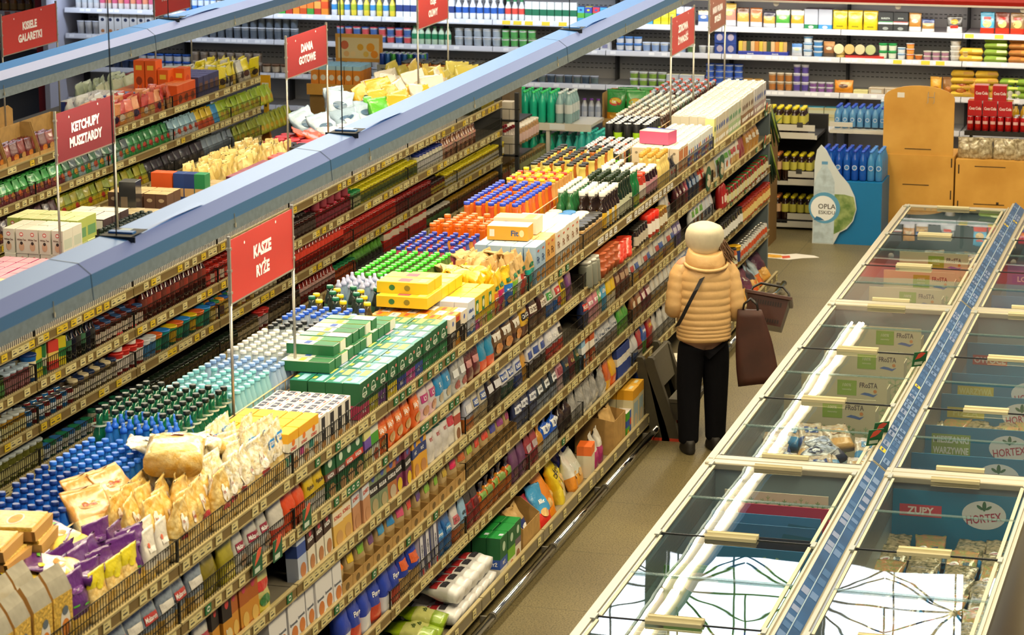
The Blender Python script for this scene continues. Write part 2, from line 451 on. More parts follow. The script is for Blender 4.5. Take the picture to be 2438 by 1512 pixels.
m = MB(); m.box(-7.72, -6.69, 22.96, 23.0, 0, 1.72, M('#4a4a4a', rough=.6)); o = m.build('rack_end_panel'); tag(o, 'dark end panel at the far end of the jar and sauce rack', 'panel')
G3B = [16.02, 17.39, 18.76, 20.13, 21.5, 22.85, 23.6]
for i in range(6):
    rack_bay('sachet_rack', G3B[i], G3B[i+1], -9.25, -10.32, [1.75, 1.46, 1.18, .92, .6], 0, [i > 2, True, True, i < 3, False], [('c', .6), ('gap', .36), ('y', .04)] if i > 1 else mixY,
             'sachet and sweets rack, %s bay from its near end' % nth(i), 'sachet and sweets rack', top=1.75)
# ================================================================ LIGHT BEAMS
BEAMT = M('#4f90e4', rough=.38, metal=.15, spec=.6); BEAMS = M('#8296dc', rough=.42); BEAMD = M('#4c80b8', rough=.45); GALV = M('#9fb2bd', rough=.4, metal=.5, var=.12, vs=30)  # blue skylight on the upper faces is put into their colours
TUBE = bpy.data.materials.new('fluorescent'); TUBE.use_nodes = True
_b = TUBE.node_tree.nodes['Principled BSDF']; _b.inputs['Base Color'].default_value = (1, 1, 1, 1)
_b.inputs['Emission Color'].default_value = (1, .86, .60, 1); _b.inputs['Emission Strength'].default_value = 36
DARK = M('#1c2126', rough=.6)
def light_beam(xf, y0, y1, joints, label):
    t = empty('light_beam', (xf, y0, 3.10)); t.scale = (.955, 1, .955); tag(t, label, 'light'); L = y1-y0
    P = [(0, 0), (-.004, .05), (-.008, .10), (-.06, .14), (-.18, .15), (-.225, .10), (-.232, 0)]
    m = MB()
    for k, mt in enumerate((GALV, BEAMD, BEAMS, BEAMT, BEAMS, GALV)):
        (x0, z0), (x1, z1) = P[k], P[k+1]
        m.add([(x0, 0, z0), (x0, L, z0), (x1, L, z1), (x1, 0, z1)], [(0, 1, 2, 3)], mt)
    m.add([(-.01, 0, .03), (-.01, L, .03), (-.222, L, .03), (-.222, 0, .03)], [(3, 2, 1, 0)], M('#e8e4d8', rough=.6))
    m.build('housing', t)
    cuts = [0]+[j-y0 for j in joints]+[L]
    for a, b in zip(cuts, cuts[1:]):
        n = max(1, round((b-a)/1.55))
        for i in range(n):
            u, v = a+(b-a)*i/n+.04, a+(b-a)*(i+1)/n-.04
            for x, r in ((-.065, .016), (-.102, .016), (-.19, .012)):
                m = MB(); m.tube((x, u, .006), (x, v, .006), r, 8, TUBE); m.build('lamp_tube', t)
    for j in joints:
        y = j-y0
        m = MB(); m.box(-.185, -.05, y, y+.16, .1505, .1525, DARK); m.box(-.17, -.065, y+.05, y+.085, .152, .16, BEAMT); m.box(-.15, -.10, y+.1, y+.14, .1525, .156, GALV); m.box(-.2, -.03, y-.004, y, .13, .1535, DARK); m.build('joint_cover', t)
        m = MB()
        for (xa, za), (xb, zb) in zip(P[:4], P[1:5]): m.add([(xa+.0012, y-.45, za+.001), (xa+.0012, y-.444, za+.001), (xb+.0012, y-.444, zb+.001), (xb+.0012, y-.45, zb+.001)], [(0, 1, 2, 3)], M('#3a5a7a'))
        m.build('seam', t)
        m = MB(); m.bar((-.12, y+.02, .15), (-.12, y+.02, 3.6), .003, DARK); m.build('suspension_wire', t)
        m = MB(); m.add([(-.07, y+.16, .15), (-.055, y+.16, .158), (-.058, y+.75, .146), (-.1, y+.75, .151)], [(3, 2, 1, 0)], BEAMT); m.build('lid_strip', t)
    for k in range(int(L/1.7)):
        m = MB(); m.box(0, .006, 1.0+1.7*k, 1.008+1.7*k, .012, .03, M('#e0d8c0')); m.bar((.004, 1.0+1.7*k, .03), (-.004, 1.012+1.7*k, .07), .0015, LIP); m.build('clip', t)
    return t
light_beam(-4.05, 7.3, 28.1, [9.08, 11.63, 15.79], 'large blue grey light beam hung over the long grocery rack')
light_beam(-6.68, 10.5, 24.0, [15.74, 20.1], 'blue grey light beam hung over the jar and sauce rack')

# ================================================================ AISLE SIGNS
POLE = M('#a8a49a', rough=.35, metal=.6)
def aisle_sign(x, y0, y1, z0, z1, lines, col, label, zb=1.70):
    t = empty('aisle_sign', (x, y0, zb)); tag(t, label, 'sign')
    L = y1-y0; h = z1-z0; b = z0-zb
    m = MB(); m.box(-.003, .003, 0, L, b, b+h, card(col), bev=0); m.build('board', t)
    m = MB(); W = M('#f6f0ee', rough=.5)
    # lettering runs toward the far end and faces the aisle
    sz = h*.215
    for k, s in enumerate(lines):
        zz = b+h*(.62 if k == 0 else .32)
        if len(lines) == 1: zz = b+h*.5
        m.text(s, (.0042, L*.5, zz), (0, 1, 0), (0, 0, 1), sz*(1.22 if any(c in s for c in 'ŻŚĆ') else 1), W, bold=.05, maxw=L*.62)
    m.build('lettering', t)
    m = MB()
    for y in (-.004, L+.004):
        m.box(-.007, .007, y-.007, y+.007, b-.01, b+h+.02, POLE)
        for zz in (.15, .5, .85): m.box(-.01, .01, y-.012, y+.012, b+h*zz, b+h*zz+.012, POLE)
    m.box(-.005, .005, 0, L, b-.008, b, POLE); m.build('frame', t)
    for y in (-.004, L+.004):
        m = MB(); m.tube((0, y, 0), (0, y, b), .008, 8, POLE); m.build('pole', t)
    m = MB()
    for y, z in ((L*.22, b+h*.86), (L*.72, b+h*.93)): m.disc((.0042, y, z), (0,1,0), (0,0,1), .008, .008, W, 8)
    m.build('hole', t)
aisle_sign(-4.72, 11.58, 12.42, 2.41, 2.715, ['KASZE', 'RYŻE'], '#ac2c26', 'red sign lettered KASZE RYŻE on poles above the boxed rice')
aisle_sign(-7.18, 14.86, 15.71, 2.44, 2.745, ['KETCHUPY', 'MUSZTARDY'], '#6c1826', 'dark red sign lettered KETCHUPY MUSZTARDY')
aisle_sign(-7.18, 18.86, 19.75, 2.43, 2.735, ['DANIA', 'GOTOWE'], '#8e1e24', 'red sign lettered DANIA GOTOWE above the jar rack')
aisle_sign(-9.78, 19.34, 20.34, 2.46, 2.775, ['KISIELE', 'GALARETKI'], '#c0302a', 'bright red sign lettered KISIELE GALARETKI', 1.75)
aisle_sign(-7.18, 22.08, 22.95, 2.43, 2.735, ['OLEJE', 'OLIWY'], '#a02624', 'red sign lettered OLEJE OLIWY near the rack end', 1.70)
aisle_sign(-9.78, 22.37, 23.2, 2.435, 2.74, ['PRZYPRAWY'], '#c0302a', 'bright red sign at the far end of the sachet rack, lower edge in view', 1.75)
aisle_sign(-4.72, 21.16, 22.03, 2.39, 2.69, ['ZDROWA', 'ŻYWNOŚĆ'], '#a03230', 'red sign lettered ZDROWA ŻYWNOŚĆ above the milk cartons')
aisle_sign(-4.72, 22.66, 23.35, 2.40, 2.68, ['MARKA WŁASNA', 'SPOŁEM'], '#7c4a3c', 'brown sign lettered MARKA WŁASNA SPOŁEM')

# ================================================================ ISLAND FREEZERS
FRM = M('#b0ab98', rough=.35, metal=.25); FRMD = M('#8d9090', rough=.3, metal=.6); CREAM = plastic('#c0b894'); LINER = M('#8fa3ad', rough=.4, metal=.2)
BODYW = M('#c4c2b8', rough=.4); GREY = plastic('#9aa09a'); BLACKG = M('#23262a', rough=.5); EDGE = M('#9db8b8', rough=.1, trans=.8)
FY = [10.47, 14.80, 19.15, 23.20]
def freezer(x0, x1, y0, y1, label, last, group=None):
    t = empty('chest_freezer', (x0, y0, 0)); tag(t, label, 'freezer', group); W = x1-x0; L = y1-y0
    m = MB(); c = BODYW
    m.box(0, .05, 0, L, .03, .83, c); m.box(W-.05, W, 0, L, .03, .83, c); m.box(.05, W-.05, 0, .05, .03, .83, c); m.box(.05, W-.05, L-.05, L, .03, .83, c)
    m.build('cabinet', t)
    m = MB(); m.box(.05, W-.05, .05, L-.05, .2, .22, LINER)
    for a, b, u, v in ((.05, .058, .05, L-.05), (W-.058, W-.05, .05, L-.05)): m.box(a, b, u, v, .22, .83, LINER)
    m.box(.058, W-.058, .05, .058, .22, .83, LINER); m.box(.058, W-.058, L-.058, L-.05, .22, .83, LINER)
    for k in range(14): m.box(.0585, .0605, .06, L-.06, .66+.011*k, .664+.011*k, FRMD)
    m.build('liner', t)
    m = MB()
    m.box(-.015, .03, 0, L, .82, .865, FRM); m.box(.03, .055, 0, L, .83, .872, FRMD); m.box(.034, .042, 0, L, .872, .880, FRM)
    m.box(W-.04, W, 0, L, .83, .875, FRM); m.box(W-.03, W-.02, 0, L, .875, .888, FRM)
    m.build('side_rail', t)
    for y, n in ((0, 'end_bar'), (L-.09, 'end_bar')):
        m = MB(); m.box(.0, W-.0, y+.005, y+.085, .835, .878, FRM, bev=.006); m.build(n, t)
    nl = 3; s0 = .09; s1 = L-.09; sl = (s1-s0)/nl
    for k in range(nl):
        a, b = s0+sl*k, s0+sl*(k+1)
        m = MB(); m.add([(.058, a+.004, .872), (W-.045, a+.004, .872), (W-.045, b-.004, .872), (.058, b-.004, .872)], [(0, 1, 2, 3)], LIDGLASS); lid = m.build('lid', t)
        m = MB(); m.box(.05, W-.04, a+.002, a+.008, .866, .876, BLACKG); m.build('seal', lid)
        mid = (a+b)/2
        m = MB(); m.box(.058, W-.045, mid-.015, mid+.015, .8735, .879, EDGE); m.build('glass_joint', lid)
        m = MB(); m.box(.06, .075, a+.01, b-.05, .8725, .878, M('#b4ae90', rough=.4)); m.build('lid_frame', lid); m = MB(); m.box(W-.075, W-.055, a+.01, b-.05, .8725, .878, M('#b4ae90', rough=.4)); m.build('lid_frame', lid)
        for yy, sgn in ((a+.008, 1), (b-.048, -1)):
            m = MB(); hx = W*.325
            prof = [(0, 0), (.006, .022), (.016, .026), (.022, .012), (.028, .012), (.034, .024), (.04, .018), (.04, 0)]
            if sgn < 0: prof = [(.04-u, v) for u, v in prof][::-1]
            m.prism([(yy+u, .8735+v) for u, v in prof], hx, hx+.275, CREAM, 'yz'); m.build('handle', lid)
        for xx in (.045, W-.05):
            m = MB(); m.box(xx-.012, xx+.012, b-.06, b+.02, .873, .886, GREY); m.build('hinge', lid)
    if last:
        m = MB(); m.lathe([(.13, 0), (.13, .012), (.1, .02)], 20, GREY, T=Matrix.Translation((W*.48, L-.1, .872)) @ Matrix.Diagonal((1, .28, 1, 1))); m.build('latch', t)
    return t
FN = ['island freezer beside the aisle, its near section under the window reflection', 'island freezer beside the aisle, middle section with bagged seafood', 'island freezer beside the aisle, far section before the wooden stand']
FN2 = ['inner island freezer, near section with vegetable bags and soup board', 'inner island freezer, middle section with blue display boards', 'inner island freezer, far section reaching the wooden stand']
for i in range(3):
    freezer(-3.06, -2.13, FY[i], FY[i+1], FN[i], i == 2, 'island freezers')
    freezer(-2.02, -1.16, FY[i], FY[i+1], FN2[i], i == 0, 'island freezers')
# price ledge between both rows
LEDGE = M('#24548c', rough=.35, coat=.3, var=.25, vs=3)
for i in range(3):
    y0, y1 = FY[i], FY[i+1]
    t = empty('price_ledge', (-2.13, y0, .8)); tag(t, 'blue price ledge between the two freezer rows, %s length from the near end' % nth(i), 'price ledge', 'freezer price ledges')
    L = y1-y0
    m = MB(); m.prism([(0, 0), (0, .11), (.012, .13), (.05, .125), (.12, .07), (.12, 0)], .01, L-.012, FRM, 'xz')
    m.build('profile', t)
    nx = .614; nz = .789
    m = MB(); m.add([(.034, .02, .1395), (.034, L-.02, .1395), (.118, L-.02, .0735), (.118, .02, .0735)], [(3, 2, 1, 0)], LEDGE); 
    m.add([(.0725, .02, .1105), (.0725, L-.02, .1105), (.0765, L-.02, .1072), (.0765, .02, .1072)], [(3, 2, 1, 0)], M('#a8c4dc', rough=.3)); m.build('price_strip', t)
    rr = random.Random(i+5)
    for row, (fa, fb) in enumerate(((.06, .44), (.56, .94))):
        y = .1
        while y < L-.2:
            P = lambda f, yy: (.034+.084*f, yy, .1402-.066*f+.0006)
            if rr.random() < .75:
                m = MB(); wd = rr.choice((.055, .07, .09)); cc = M(rr.choice(('#6f8cbc', '#5f80b4', '#8494bc', '#3f689e')), rough=.4)
                if rr.random() < .03: cc = TAGY
                m.add([P(fa, y), P(fa, y+wd), P(fb, y+wd), P(fb, y)], [(3, 2, 1, 0)], cc)
                q = lambda f, yy: tuple(v+(0, 0, .0008)[i2] for i2, v in enumerate(P(fa+(fb-fa)*f, yy)))
                if i > 0: m.add([q(.3, y+.012), q(.3, y+wd-.012), q(.6, y+wd-.012), q(.6, y+.012)], [(3, 2, 1, 0)], LEDGE)
                m.build('price_tag', t)
            y += rr.uniform(.09, .16)
# red shop equipment at the right edge
m = MB(); m.box(-.99, -.7, 10.5, 14.2, 0, .62, M('#7e2622', rough=.4)); o = m.build('red_shop_cabinet'); m2 = MB(); m2.box(-1.0, -.7, 10.5, 14.2, .62, .66, M('#5a5e62', rough=.3, metal=.4)); m2.build('metal_top', o)
tag(o, 'low red cabinet with grey top along the inner freezer', 'cabinet')

# ================================================================ CHILLED WALL
FW = M('#bdbdbf', rough=.6); FWS = M('#c9ccd6', rough=.45); REDC = M('#b3201c', rough=.4); SLOT = M('#3c3d40', rough=.8)
FX = [-13.12+1.2545*k for k in range(10)]
FL = [1.875, 1.585, 1.215, .86]
for i in range(9):
    x0, x1 = FX[i], FX[i+1]; L = x1-x0
    t = empty('fridge_unit', (x0, 27.5, 0)); tag(t, 'open chilled wall shelf bay, %s from the tea side end of the back wall' % nth(i), 'fridge', 'chilled wall shelves')
    m = MB(); m.box(0, L, .60, .66, 0, 2.3, FW)
    for z in (1.95, 1.99, 1.66, 1.70, 1.31, 1.36):
        for k in range(24): m.box(.04+k*.05, .07+k*.05, .598, .6, z, z+.008, SLOT)
    m.build('back_panel', t)
    m = MB(); m.box(-.012, .012, .48, .6, .2, 2.2, SLOT); m.build('upright', t)
    m = MB(); m.prism([(-.34, 2.19), (-.36, 2.24), (-.3, 2.4), (.6, 2.4), (.6, 2.27), (-.2, 2.2)], 0, L, REDC, 'yz'); m.box(0, L, -.345, -.33, 2.18, 2.2, M('#e0d8d0', rough=.4)); cn = m.build('canopy', t)
    m = MB(); m.lathe([(.03, 0), (.03, .008)], 14, M('#e8e4dc'), T=Matrix.Translation((L*.5, -.3, 2.165)) @ Matrix.Rotation(PI/2, 4, 'X')); m.build('hook', cn)
    m = MB(); m.box(0, L, -.05, .6, .3, .38, FWS); m.box(0, L, -.08, -.05, 0, .42, FWS); m.build('base_deck', t)
    for k, z in enumerate(FL):
        m = MB(); m.box(.01, L-.01, .03, .6, z-.035, z-.012, FWS); s = m.build('shelf', t)
        m = MB(); m.prism([(0, -.055), (.0, -.045), (.012, 0), (.03, 0), (.03, -.055)], .004, L-.004, FWS, 'yz'); rl = m.build('price_rail', s, (0, 0, z))
        rr = random.Random(i*7+k); m = MB(); x = .05
        m2 = MB(); ny = 0
        while x < L-.1:
            if rr.random() < .5:
                m = MB(); m.quad((x+.03, -.0015+.006, -.026), (1, 0, 0), (0, .22, 1), .03, .017, M('#e8eaf0', rough=.5)); m.build('price_tag', s, (0, 0, z))
            x += .07
        yl = {(8, 0): (.03, .27, .6), (7, 1): (.45, .68, .8), (4, 0): (.1, .2, .3, .45, .6), (5, 0): ()}.get((i, k), ())
        for u in yl: m = MB(); m.quad((u*L+.03, .003, -.026), (1, 0, 0), (0, .22, 1), .045, .02, TAGY); m.build('price_tag', s, (0, 0, z))
m = MB(); m.box(-13.2, -13.14, 27.1, 28.1, 0, 2.5, M('#b9bcd0', rough=.5)); o = m.build('fridge_end_panel'); tag(o, 'pale end panel closing the chilled wall beside the jam shelf', 'panel')
m = MB(); m.box(-13.33, -13.21, 27.2, 28.1, 0, 2.6, M('#8a2226', rough=.5)); o = m.build('red_partition_post'); tag(o, 'dark red upright strip beside the chilled wall end panel', 'post')
# dry shelf left of it
t = empty('jam_shelf', (-15.2, 27.5, 0)); tag(t, 'dry wall shelf with brown jars left of the red upright strip', 'shelf')
m = MB(); m.box(0, 1.85, .6, .66, 0, 2.3, M('#77787c', rough=.7)); m.build('back_panel', t)
for z in (1.82, 1.45, 1.1):
    m = MB(); m.box(0, 1.85, 0, .6, z-.03, z-.01, FWS); s = m.build('shelf', t)
    m = MB(); m.box(0, 1.85, -.012, 0, z-.055, z, FWS)
    for k in range(14): m.box(.05+.13*k, .12+.13*k, -.014, -.012, z-.05, z-.006, M('#b06a60'))
    m.build('price_rail', s)

# ================================================================ WOODEN DISPLAY STANDS
WOOD = M('#dba64c', rough=.5, c2='#c9923a', vs=2.2); WOODE = M('#8a5f22', rough=.6); SLT = M('#3a2814', rough=.8)
def slots(m, x0, x1, zs, y):
    for z in zs: m.box(x0, x1, y-.002, y-.0005, z, z+.008, SLT)
t = empty('wooden_stand', (-3.33, 26.1, 0)); tag(t, 'tall plywood display stand with an arched top board', 'display stand')
m = MB(); m.box(-.37, .36, 0, .5, .0, .83, WOOD, top=WOOD); m.build('lower_box', t)
m = MB(); arch = [(-.345, .83), (.345, .83), (.345, 1.39)]+[(.345*math.cos(a), 1.39+.125*math.sin(a)) for a in [PI*k/14 for k in range(1, 14)]]+[(-.345, 1.39)]
m.prism(arch, .01, .035, WOOD, 'xz'); bd = m.build('arched_board', t)
m = MB(); slots(m, -.13, .13, (.885,), .01); slots(m, -.14, .12, (.53,), 0)
for x in (-.35, .33):
    for z in (.72, .40, .1): m.box(x, x+.012, -.002, -.0005, z, z+.09, SLT)
m.build('slot', t)
m = MB(); m.quad((-.18, .0085, 1.42), (1, 0, 0), (0, 0, 1), .035, .025, M('#e8e4dc')); m.build('paper_label', bd)
m = MB()
for x in (.09, .15): m.path([(x, .005, 1.46), (x, -.02, 1.44), (x, -.02, 1.36), (x-.01, -.03, 1.35)], .003, 5, POLE)
m.bar((.09, -.02, 1.41), (.15, -.02, 1.41), .003, POLE); m.build('wire_hook', bd)
t = empty('wooden_counter', (-2.57, 26.12, 0)); tag(t, 'low plywood display counter in front of the red drink cans', 'display stand')
m = MB(); m.box(-.385, .8, 0, .5, 0, .80, WOOD); m.build('lower_box', t)
m = MB(); slots(m, -.2, .1, (.735, .36), 0)
for z in (.66, .3): m.box(-.36, -.348, -.002, -.0005, z, z+.09, SLT)
m.box(.02, .045, -.002, -.0005, .36, .39, SLT); m.build('slot', t)

# ================================================================ BLUE WATER STAND
BLU = M('#0f6fa8', rough=.45)
t = empty('water_stand', (-3.93, 25.6, 0)); tag(t, 'blue cardboard water stand with a curved side board', 'display stand')
m = MB(); m.box(-.32, .33, 0, .9, 0, .62, BLU); m.build('carton_base', t)
sw = [(-.34, 0), (-.13, .0), (-.07, .12), (.0, .16), (.06, .24), (.09, .36), (.07, .48), (.01, .60), (-.08, .7), (-.16, .82), (-.22, .93), (-.27, .98), (-.31, .93), (-.33, .8)]
m = MB(); m.prism(sw, -.03, -.012, M('#cfd8dc', rough=.5), 'xz'); sb = m.build('side_board', t)
m = MB(); Y_ = -.032
m.add([(-.13, Y_, .10), (-.02, Y_, .16), (.05, Y_, .24), (.085, Y_, .36), (.06, Y_, .48), (-.03, Y_, .5), (-.13, Y_, .5)], [tuple(range(7))], M('#5a7a3a', c2='#aab87a', vs=9, rough=.6)); m.build('landscape_print', sb)
m = MB(); bw = [(-.33, .01), (-.13, .01), (-.125, .3), (-.13, .62), (-.17, .72), (-.2, .76), (-.2, .82), (-.26, .82), (-.26, .76), (-.3, .7), (-.33, .6)]
m.add([(x, Y_-.001, z) for x, z in bw], [tuple(range(len(bw)))], M('#b9cbd6', var=.2, vs=14, rough=.4)); m.add([(x, Y_-.0015, z) for x, z in ((-.2, .79), (-.2, .82), (-.26, .82), (-.26, .79))], [(0, 1, 2, 3)], M('#5c94c0')); m.build('bottle_print', sb)
m = MB(); m.disc((-.225, Y_-.002, .36), (1, 0, 0), (0, 0, 1), .155, .155, M('#5a9cc4'), 28); m.disc((-.235, Y_-.003, .355), (1, 0, 0), (0, 0, 1), .125, .125, M('#eef2f4'), 28)
m.text('OPLA', (-.2, Y_-.004, .375), (1, 0, 0), (0, 0, 1), .05, INK, bold=.01, maxw=.19); m.text('ESKIDU', (-.2, Y_-.004, .315), (1, 0, 0), (0, 0, 1), .036, INK, bold=.01, maxw=.19)
m.add([(-.33, Y_-.004, .235), (-.22, Y_-.004, .235), (-.26, Y_-.004, .262), (-.3, Y_-.004, .275)], [(0, 1, 2, 3)], M('#2c6a98')); m.build('round_emblem', sb)

# ================================================================ BLACK DRINK RACK AND SIDE RACK
BLK = M('#17181a', rough=.5); OFFW = plastic('#d4d0c4')
t = empty('drink_rack', (-5.35, 26.2, 0)); tag(t, 'black drink rack with white shelf edges and yellow capped bottles', 'rack')
m = MB(); m.box(-.05, 1.02, .55, .6, 0, 1.1, BLK); m.box(-.05, 0, 0, .6, 0, 1.1, BLK); m.build('frame', t)
for z in (.06, .49, .96):
    m = MB(); m.box(0, 1.0, .02, .55, z-.03, z, BLK); m.box(0, 1.0, 0, .02, z-.035, z+.005, OFFW); s = m.build('shelf', t)
    m = MB(); m.box(.72 if z < .9 else .5, .98, -.012, 0, z-.03, z+.03, OFFW); m.box(.72 if z < .9 else .5, .98, -.012, 0, z+.05, z+.11, OFFW); m.build('price_board', s)
m = MB()
for z in (.575, 1.045):
    m.box(.8, .86, -.0135, -.0122, z, z+.05, INK)
m.build('price_print', t)
m = MB(); m.box(-.05, 1.02, .0, .02, .08, .10, BLK); m.build('guard_bar', t)
t = empty('water_rack', (-4.25, 26.45, 0)); tag(t, 'white water shelf rack with blue bottles behind the blue stand', 'rack')
m = MB(); m.box(0, .62, 0, .5, .98, 1.0, OFFW); m.box(0, .62, -.015, 0, .965, .99, OFFW); s = m.build('shelf', t)
m = MB(); m.box(-.01, .22, -.02, -.005, .965, 1.0, OFFW); m.box(-.01, .22, -.02, -.005, 1.03, 1.075, OFFW); m.build('price_board', s)
m = MB(); m.box(.22, .62, -.018, -.012, 1.02, 1.032, BLK); m.build('guard_bar', s)
for x in (.02, .58):
    m = MB(); m.box(x, x+.03, .03, .06, 0, .98, BLK); m.build('leg', t)
# ================================================================ PRODUCT BUILDERS
class Item:
    """a finished thing (root mesh with its part children) that can be set down many times"""
    def __init__(s, root, cat, dy, dx, h):
        s.root = root; s.cat = cat; s.dy = dy; s.dx = dx; s.h = h; s.used = False
        s.kids = [(c, list(c.children)) for c in root.children]
        ALLITEMS.append(s)
    def put(s, loc, rot, label, group=None, scale=None):
        if not s.used: r = s.root; s.used = True
        else:
            r = s.root.copy(); COL.objects.link(r)
            for c, gs in s.kids:
                k = c.copy(); COL.objects.link(k); k.parent = r
                for g in gs:
                    q = g.copy(); COL.objects.link(q); q.parent = k
        r.location = loc
        r.rotation_euler = rot if isinstance(rot, tuple) else (0, 0, rot)
        if scale: r.scale = (scale,)*3 if not isinstance(scale, tuple) else scale
        r['label'] = label; r['category'] = s.cat
        if group: r['group'] = group
        elif 'group' in r: del r['group']
        LABELS[label] = LABELS.get(label, 0)+1
        return r
ALLITEMS = []
def drop_unused():
    for it in ALLITEMS:
        if not it.used:
            for c, gs in it.kids:
                for g in gs: bpy.data.objects.remove(g)
                bpy.data.objects.remove(c)
            bpy.data.objects.remove(it.root)
FACES = {'F': ((0, 1, 0), (0, 0, 1)), 'N': ((1, 0, 0), (0, 0, 1)), 'T': ((0, 1, 0), (-1, 0, 0)), 'B': ((0, -1, 0), (0, 0, 1))}
def box_item(name, cat, dx, dy, dz, side, top=None, bands=(), prints=(), seam=True):
    """carton: front face at x=0 looking to +X. bands: (z0, z1, mat) as fractions; prints: (kind, face, u, v, w, h, mat, text)"""
    side = card(side) if isinstance(side, str) else side
    top = side if top is None else (card(top) if isinstance(top, str) else top)
    m = MB(); zs = [0]; ms = []
    for a, b, c in sorted(bands, key=lambda q: q[0]):
        if a > zs[-1]+1e-6: zs.append(a); ms.append(side)
        zs.append(b); ms.append(card(c) if isinstance(c, str) else c)
    if zs[-1] < 1: zs.append(1); ms.append(side)
    e = min(.0025, dz*.05)
    for k, mt in enumerate(ms):
        z0, z1 = zs[k]*dz, zs[k+1]*dz
        if k == len(ms)-1: z1 -= e
        vs = [(-dx, -dy/2, z0), (0, -dy/2, z0), (0, dy/2, z0), (-dx, dy/2, z0)]; vs += [(x, y, z1) for x, y, z in vs]
        m.add(vs, [(0,1,5,4),(1,2,6,5),(2,3,7,6),(3,0,4,7)], mt)
    z0 = dz-e; vs = [(-dx, -dy/2, z0), (0, -dy/2, z0), (0, dy/2, z0), (-dx, dy/2, z0)]
    vs += [(-dx+e, -dy/2+e, dz), (-e, -dy/2+e, dz), (-e, dy/2-e, dz), (-dx+e, dy/2-e, dz)]
    m.add(vs, [(0,1,5,4),(1,2,6,5),(2,3,7,6),(3,0,4,7),(4,5,6,7)], top)
    m.add(vs[:4] and [(-dx, -dy/2, 0), (0, -dy/2, 0), (0, dy/2, 0), (-dx, dy/2, 0)], [(3, 2, 1, 0)], side)
    root = m.build(name)
    if prints:
        m = MB()
        for p in prints:
            kind, f, u, v, w, h, c = p[:7]; c = card(c) if isinstance(c, str) else c
            U, V = FACES[f]; lay = .0008+.0005*len([1 for q in prints[:prints.index(p)] if q[1] == f])
            if f == 'F': O = (lay, (u-.5)*dy, v*dz); sw, sh = dy, dz
            elif f == 'N': O = (-dx+u*dx, -dy/2-lay, v*dz); sw, sh = dx, dz
            elif f == 'T': O = (-v*dx, (u-.5)*dy, dz+lay); sw, sh = dy, dx
            if kind == 'r': m.quad(O, U, V, w*sw/2, h*sh/2, c)
            elif kind == 'e': m.disc(O, U, V, w*sw/2, h*sh/2, c, 14)
            elif kind == 't': m.text(p[7], O, U, V, h*sh, c, bold=.03, maxw=w*sw)
            elif kind == 'v': m.text(p[7], O, V, tuple(-q for q in U), h*sw, c, bold=.03, maxw=w*sh)
        m.build('front_print', root)
    return Item(root, cat, dy, dx, dz)
def pouch_fn(w, d, h, seed, tie=False, amp=1.0):
    def prof(t):
        if tie:
            k = 1 if t < .62 else max(.22, 1-((t-.62)/.2)**1.3) if t < .80 else .22+(t-.8)*1.9
            return k*.98, (.75+.25*math.sin(PI*min(1, t*1.3))) * k
        wd = 1-.05*math.sin(PI*t); dp = (.80+.5*t) if t < .3 else (.95 if t < .45 else max(.05, .95-((t-.45)/.5)**1.35*.92))
        return wd, dp
    sv = Vector((seed*7.3, seed*3.1, seed*5.7))
    def pos(a, t):
        wd, dp = prof(t); ca, sa = math.cos(a), math.sin(a)
        e = .55
        y = math.copysign(abs(sa)**.75, sa)*w/2*wd; x = math.copysign(abs(ca)**e, ca)*d/2*dp
        z = t*h
        nz = noise.noise(Vector((x*18, y*18, z*18))*1.0+sv); n2 = noise.noise(Vector((x, y, z))*48+sv)
        k = amp*min(1, .35+t*1.3)
        x += (nz*.13*d+n2*.06*d)*k*(.4 if t > .95 else 1); y += nz*.03*w*k
        z += n2*.012*h*(1 if t > .9 else 0)
        return (x, y, z)
    return pos
def pouch_item(name, cat, w, d, h, bands, prints=(), seed=1, tie=False, nu=18, nt=12, amp=1.0, mat=foil, zig=True):
    """film bag standing on its base, printed side to +X. bands: [(t_end, colour)] from the base up; prints as for cartons, on the front"""
    pos = pouch_fn(w, d, h, seed, tie, amp); m = MB()
    ts = sorted(set([i/nt for i in range(nt+1)]+[b[0] for b in bands]+[.955]))
    rings = [[pos(2*PI*i/nu, t) for i in range(nu)] for t in ts]
    if zig and not tie:
        rings[-1] = [(x, y, z+(.006 if i % 2 else -.002)) for i, (x, y, z) in enumerate(rings[-1])]
    mats = []
    for a, b in zip(ts, ts[1:]):
        c = next(c for e, c in bands if (a+b)/2 <= e+1e-6); mats.append(mat(c) if isinstance(c, str) else c)
    m.loft(rings, None, mats=mats)
    x0 = d/2
    for v in range(len(m.v)): m.v[v] = (m.v[v][0]-x0, m.v[v][1], m.v[v][2])
    root = m.build(name)
    if prints:
        m = MB()
        for i, p in enumerate(prints):
            kind, f, u, v, pw, ph, c = p[:7]; c = foil(c) if isinstance(c, str) else c
            lay = .0025+.0007*i
            def wrap(q):
                y, z = q[1], q[2]; t = min(max(z/h, 0), .95)
                lo, hi = -PI/2, PI/2
                yy = max(-w*.46, min(w*.46, y))
                for _ in range(14):
                    md = (lo+hi)/2
                    if pos(md, t)[1] < yy: lo = md
                    else: hi = md
                return (pos((lo+hi)/2, t)[0]-x0+lay, y, z)
            O = (0, (u-.5)*w, v*h)
            if kind == 'r': m.quad(O, (0,1,0), (0,0,1), pw*w/2, ph*h/2, c, wrap, 6, 5)
            elif kind == 'e': m.disc(O, (0,1,0), (0,0,1), pw*w/2, ph*h/2, c, 16, wrap)
            elif kind == 't': m.text(p[7], O, (0,1,0), (0,0,1), ph*h, c, bold=.03, maxw=pw*w, wrap=wrap)
            elif kind == 'v': m.text(p[7], O, (0,0,1), (0,-1,0), ph*w, c, bold=.03, maxw=pw*h, wrap=wrap)
        m.build('front_print', root)
    return Item(root, cat, w, d, h)
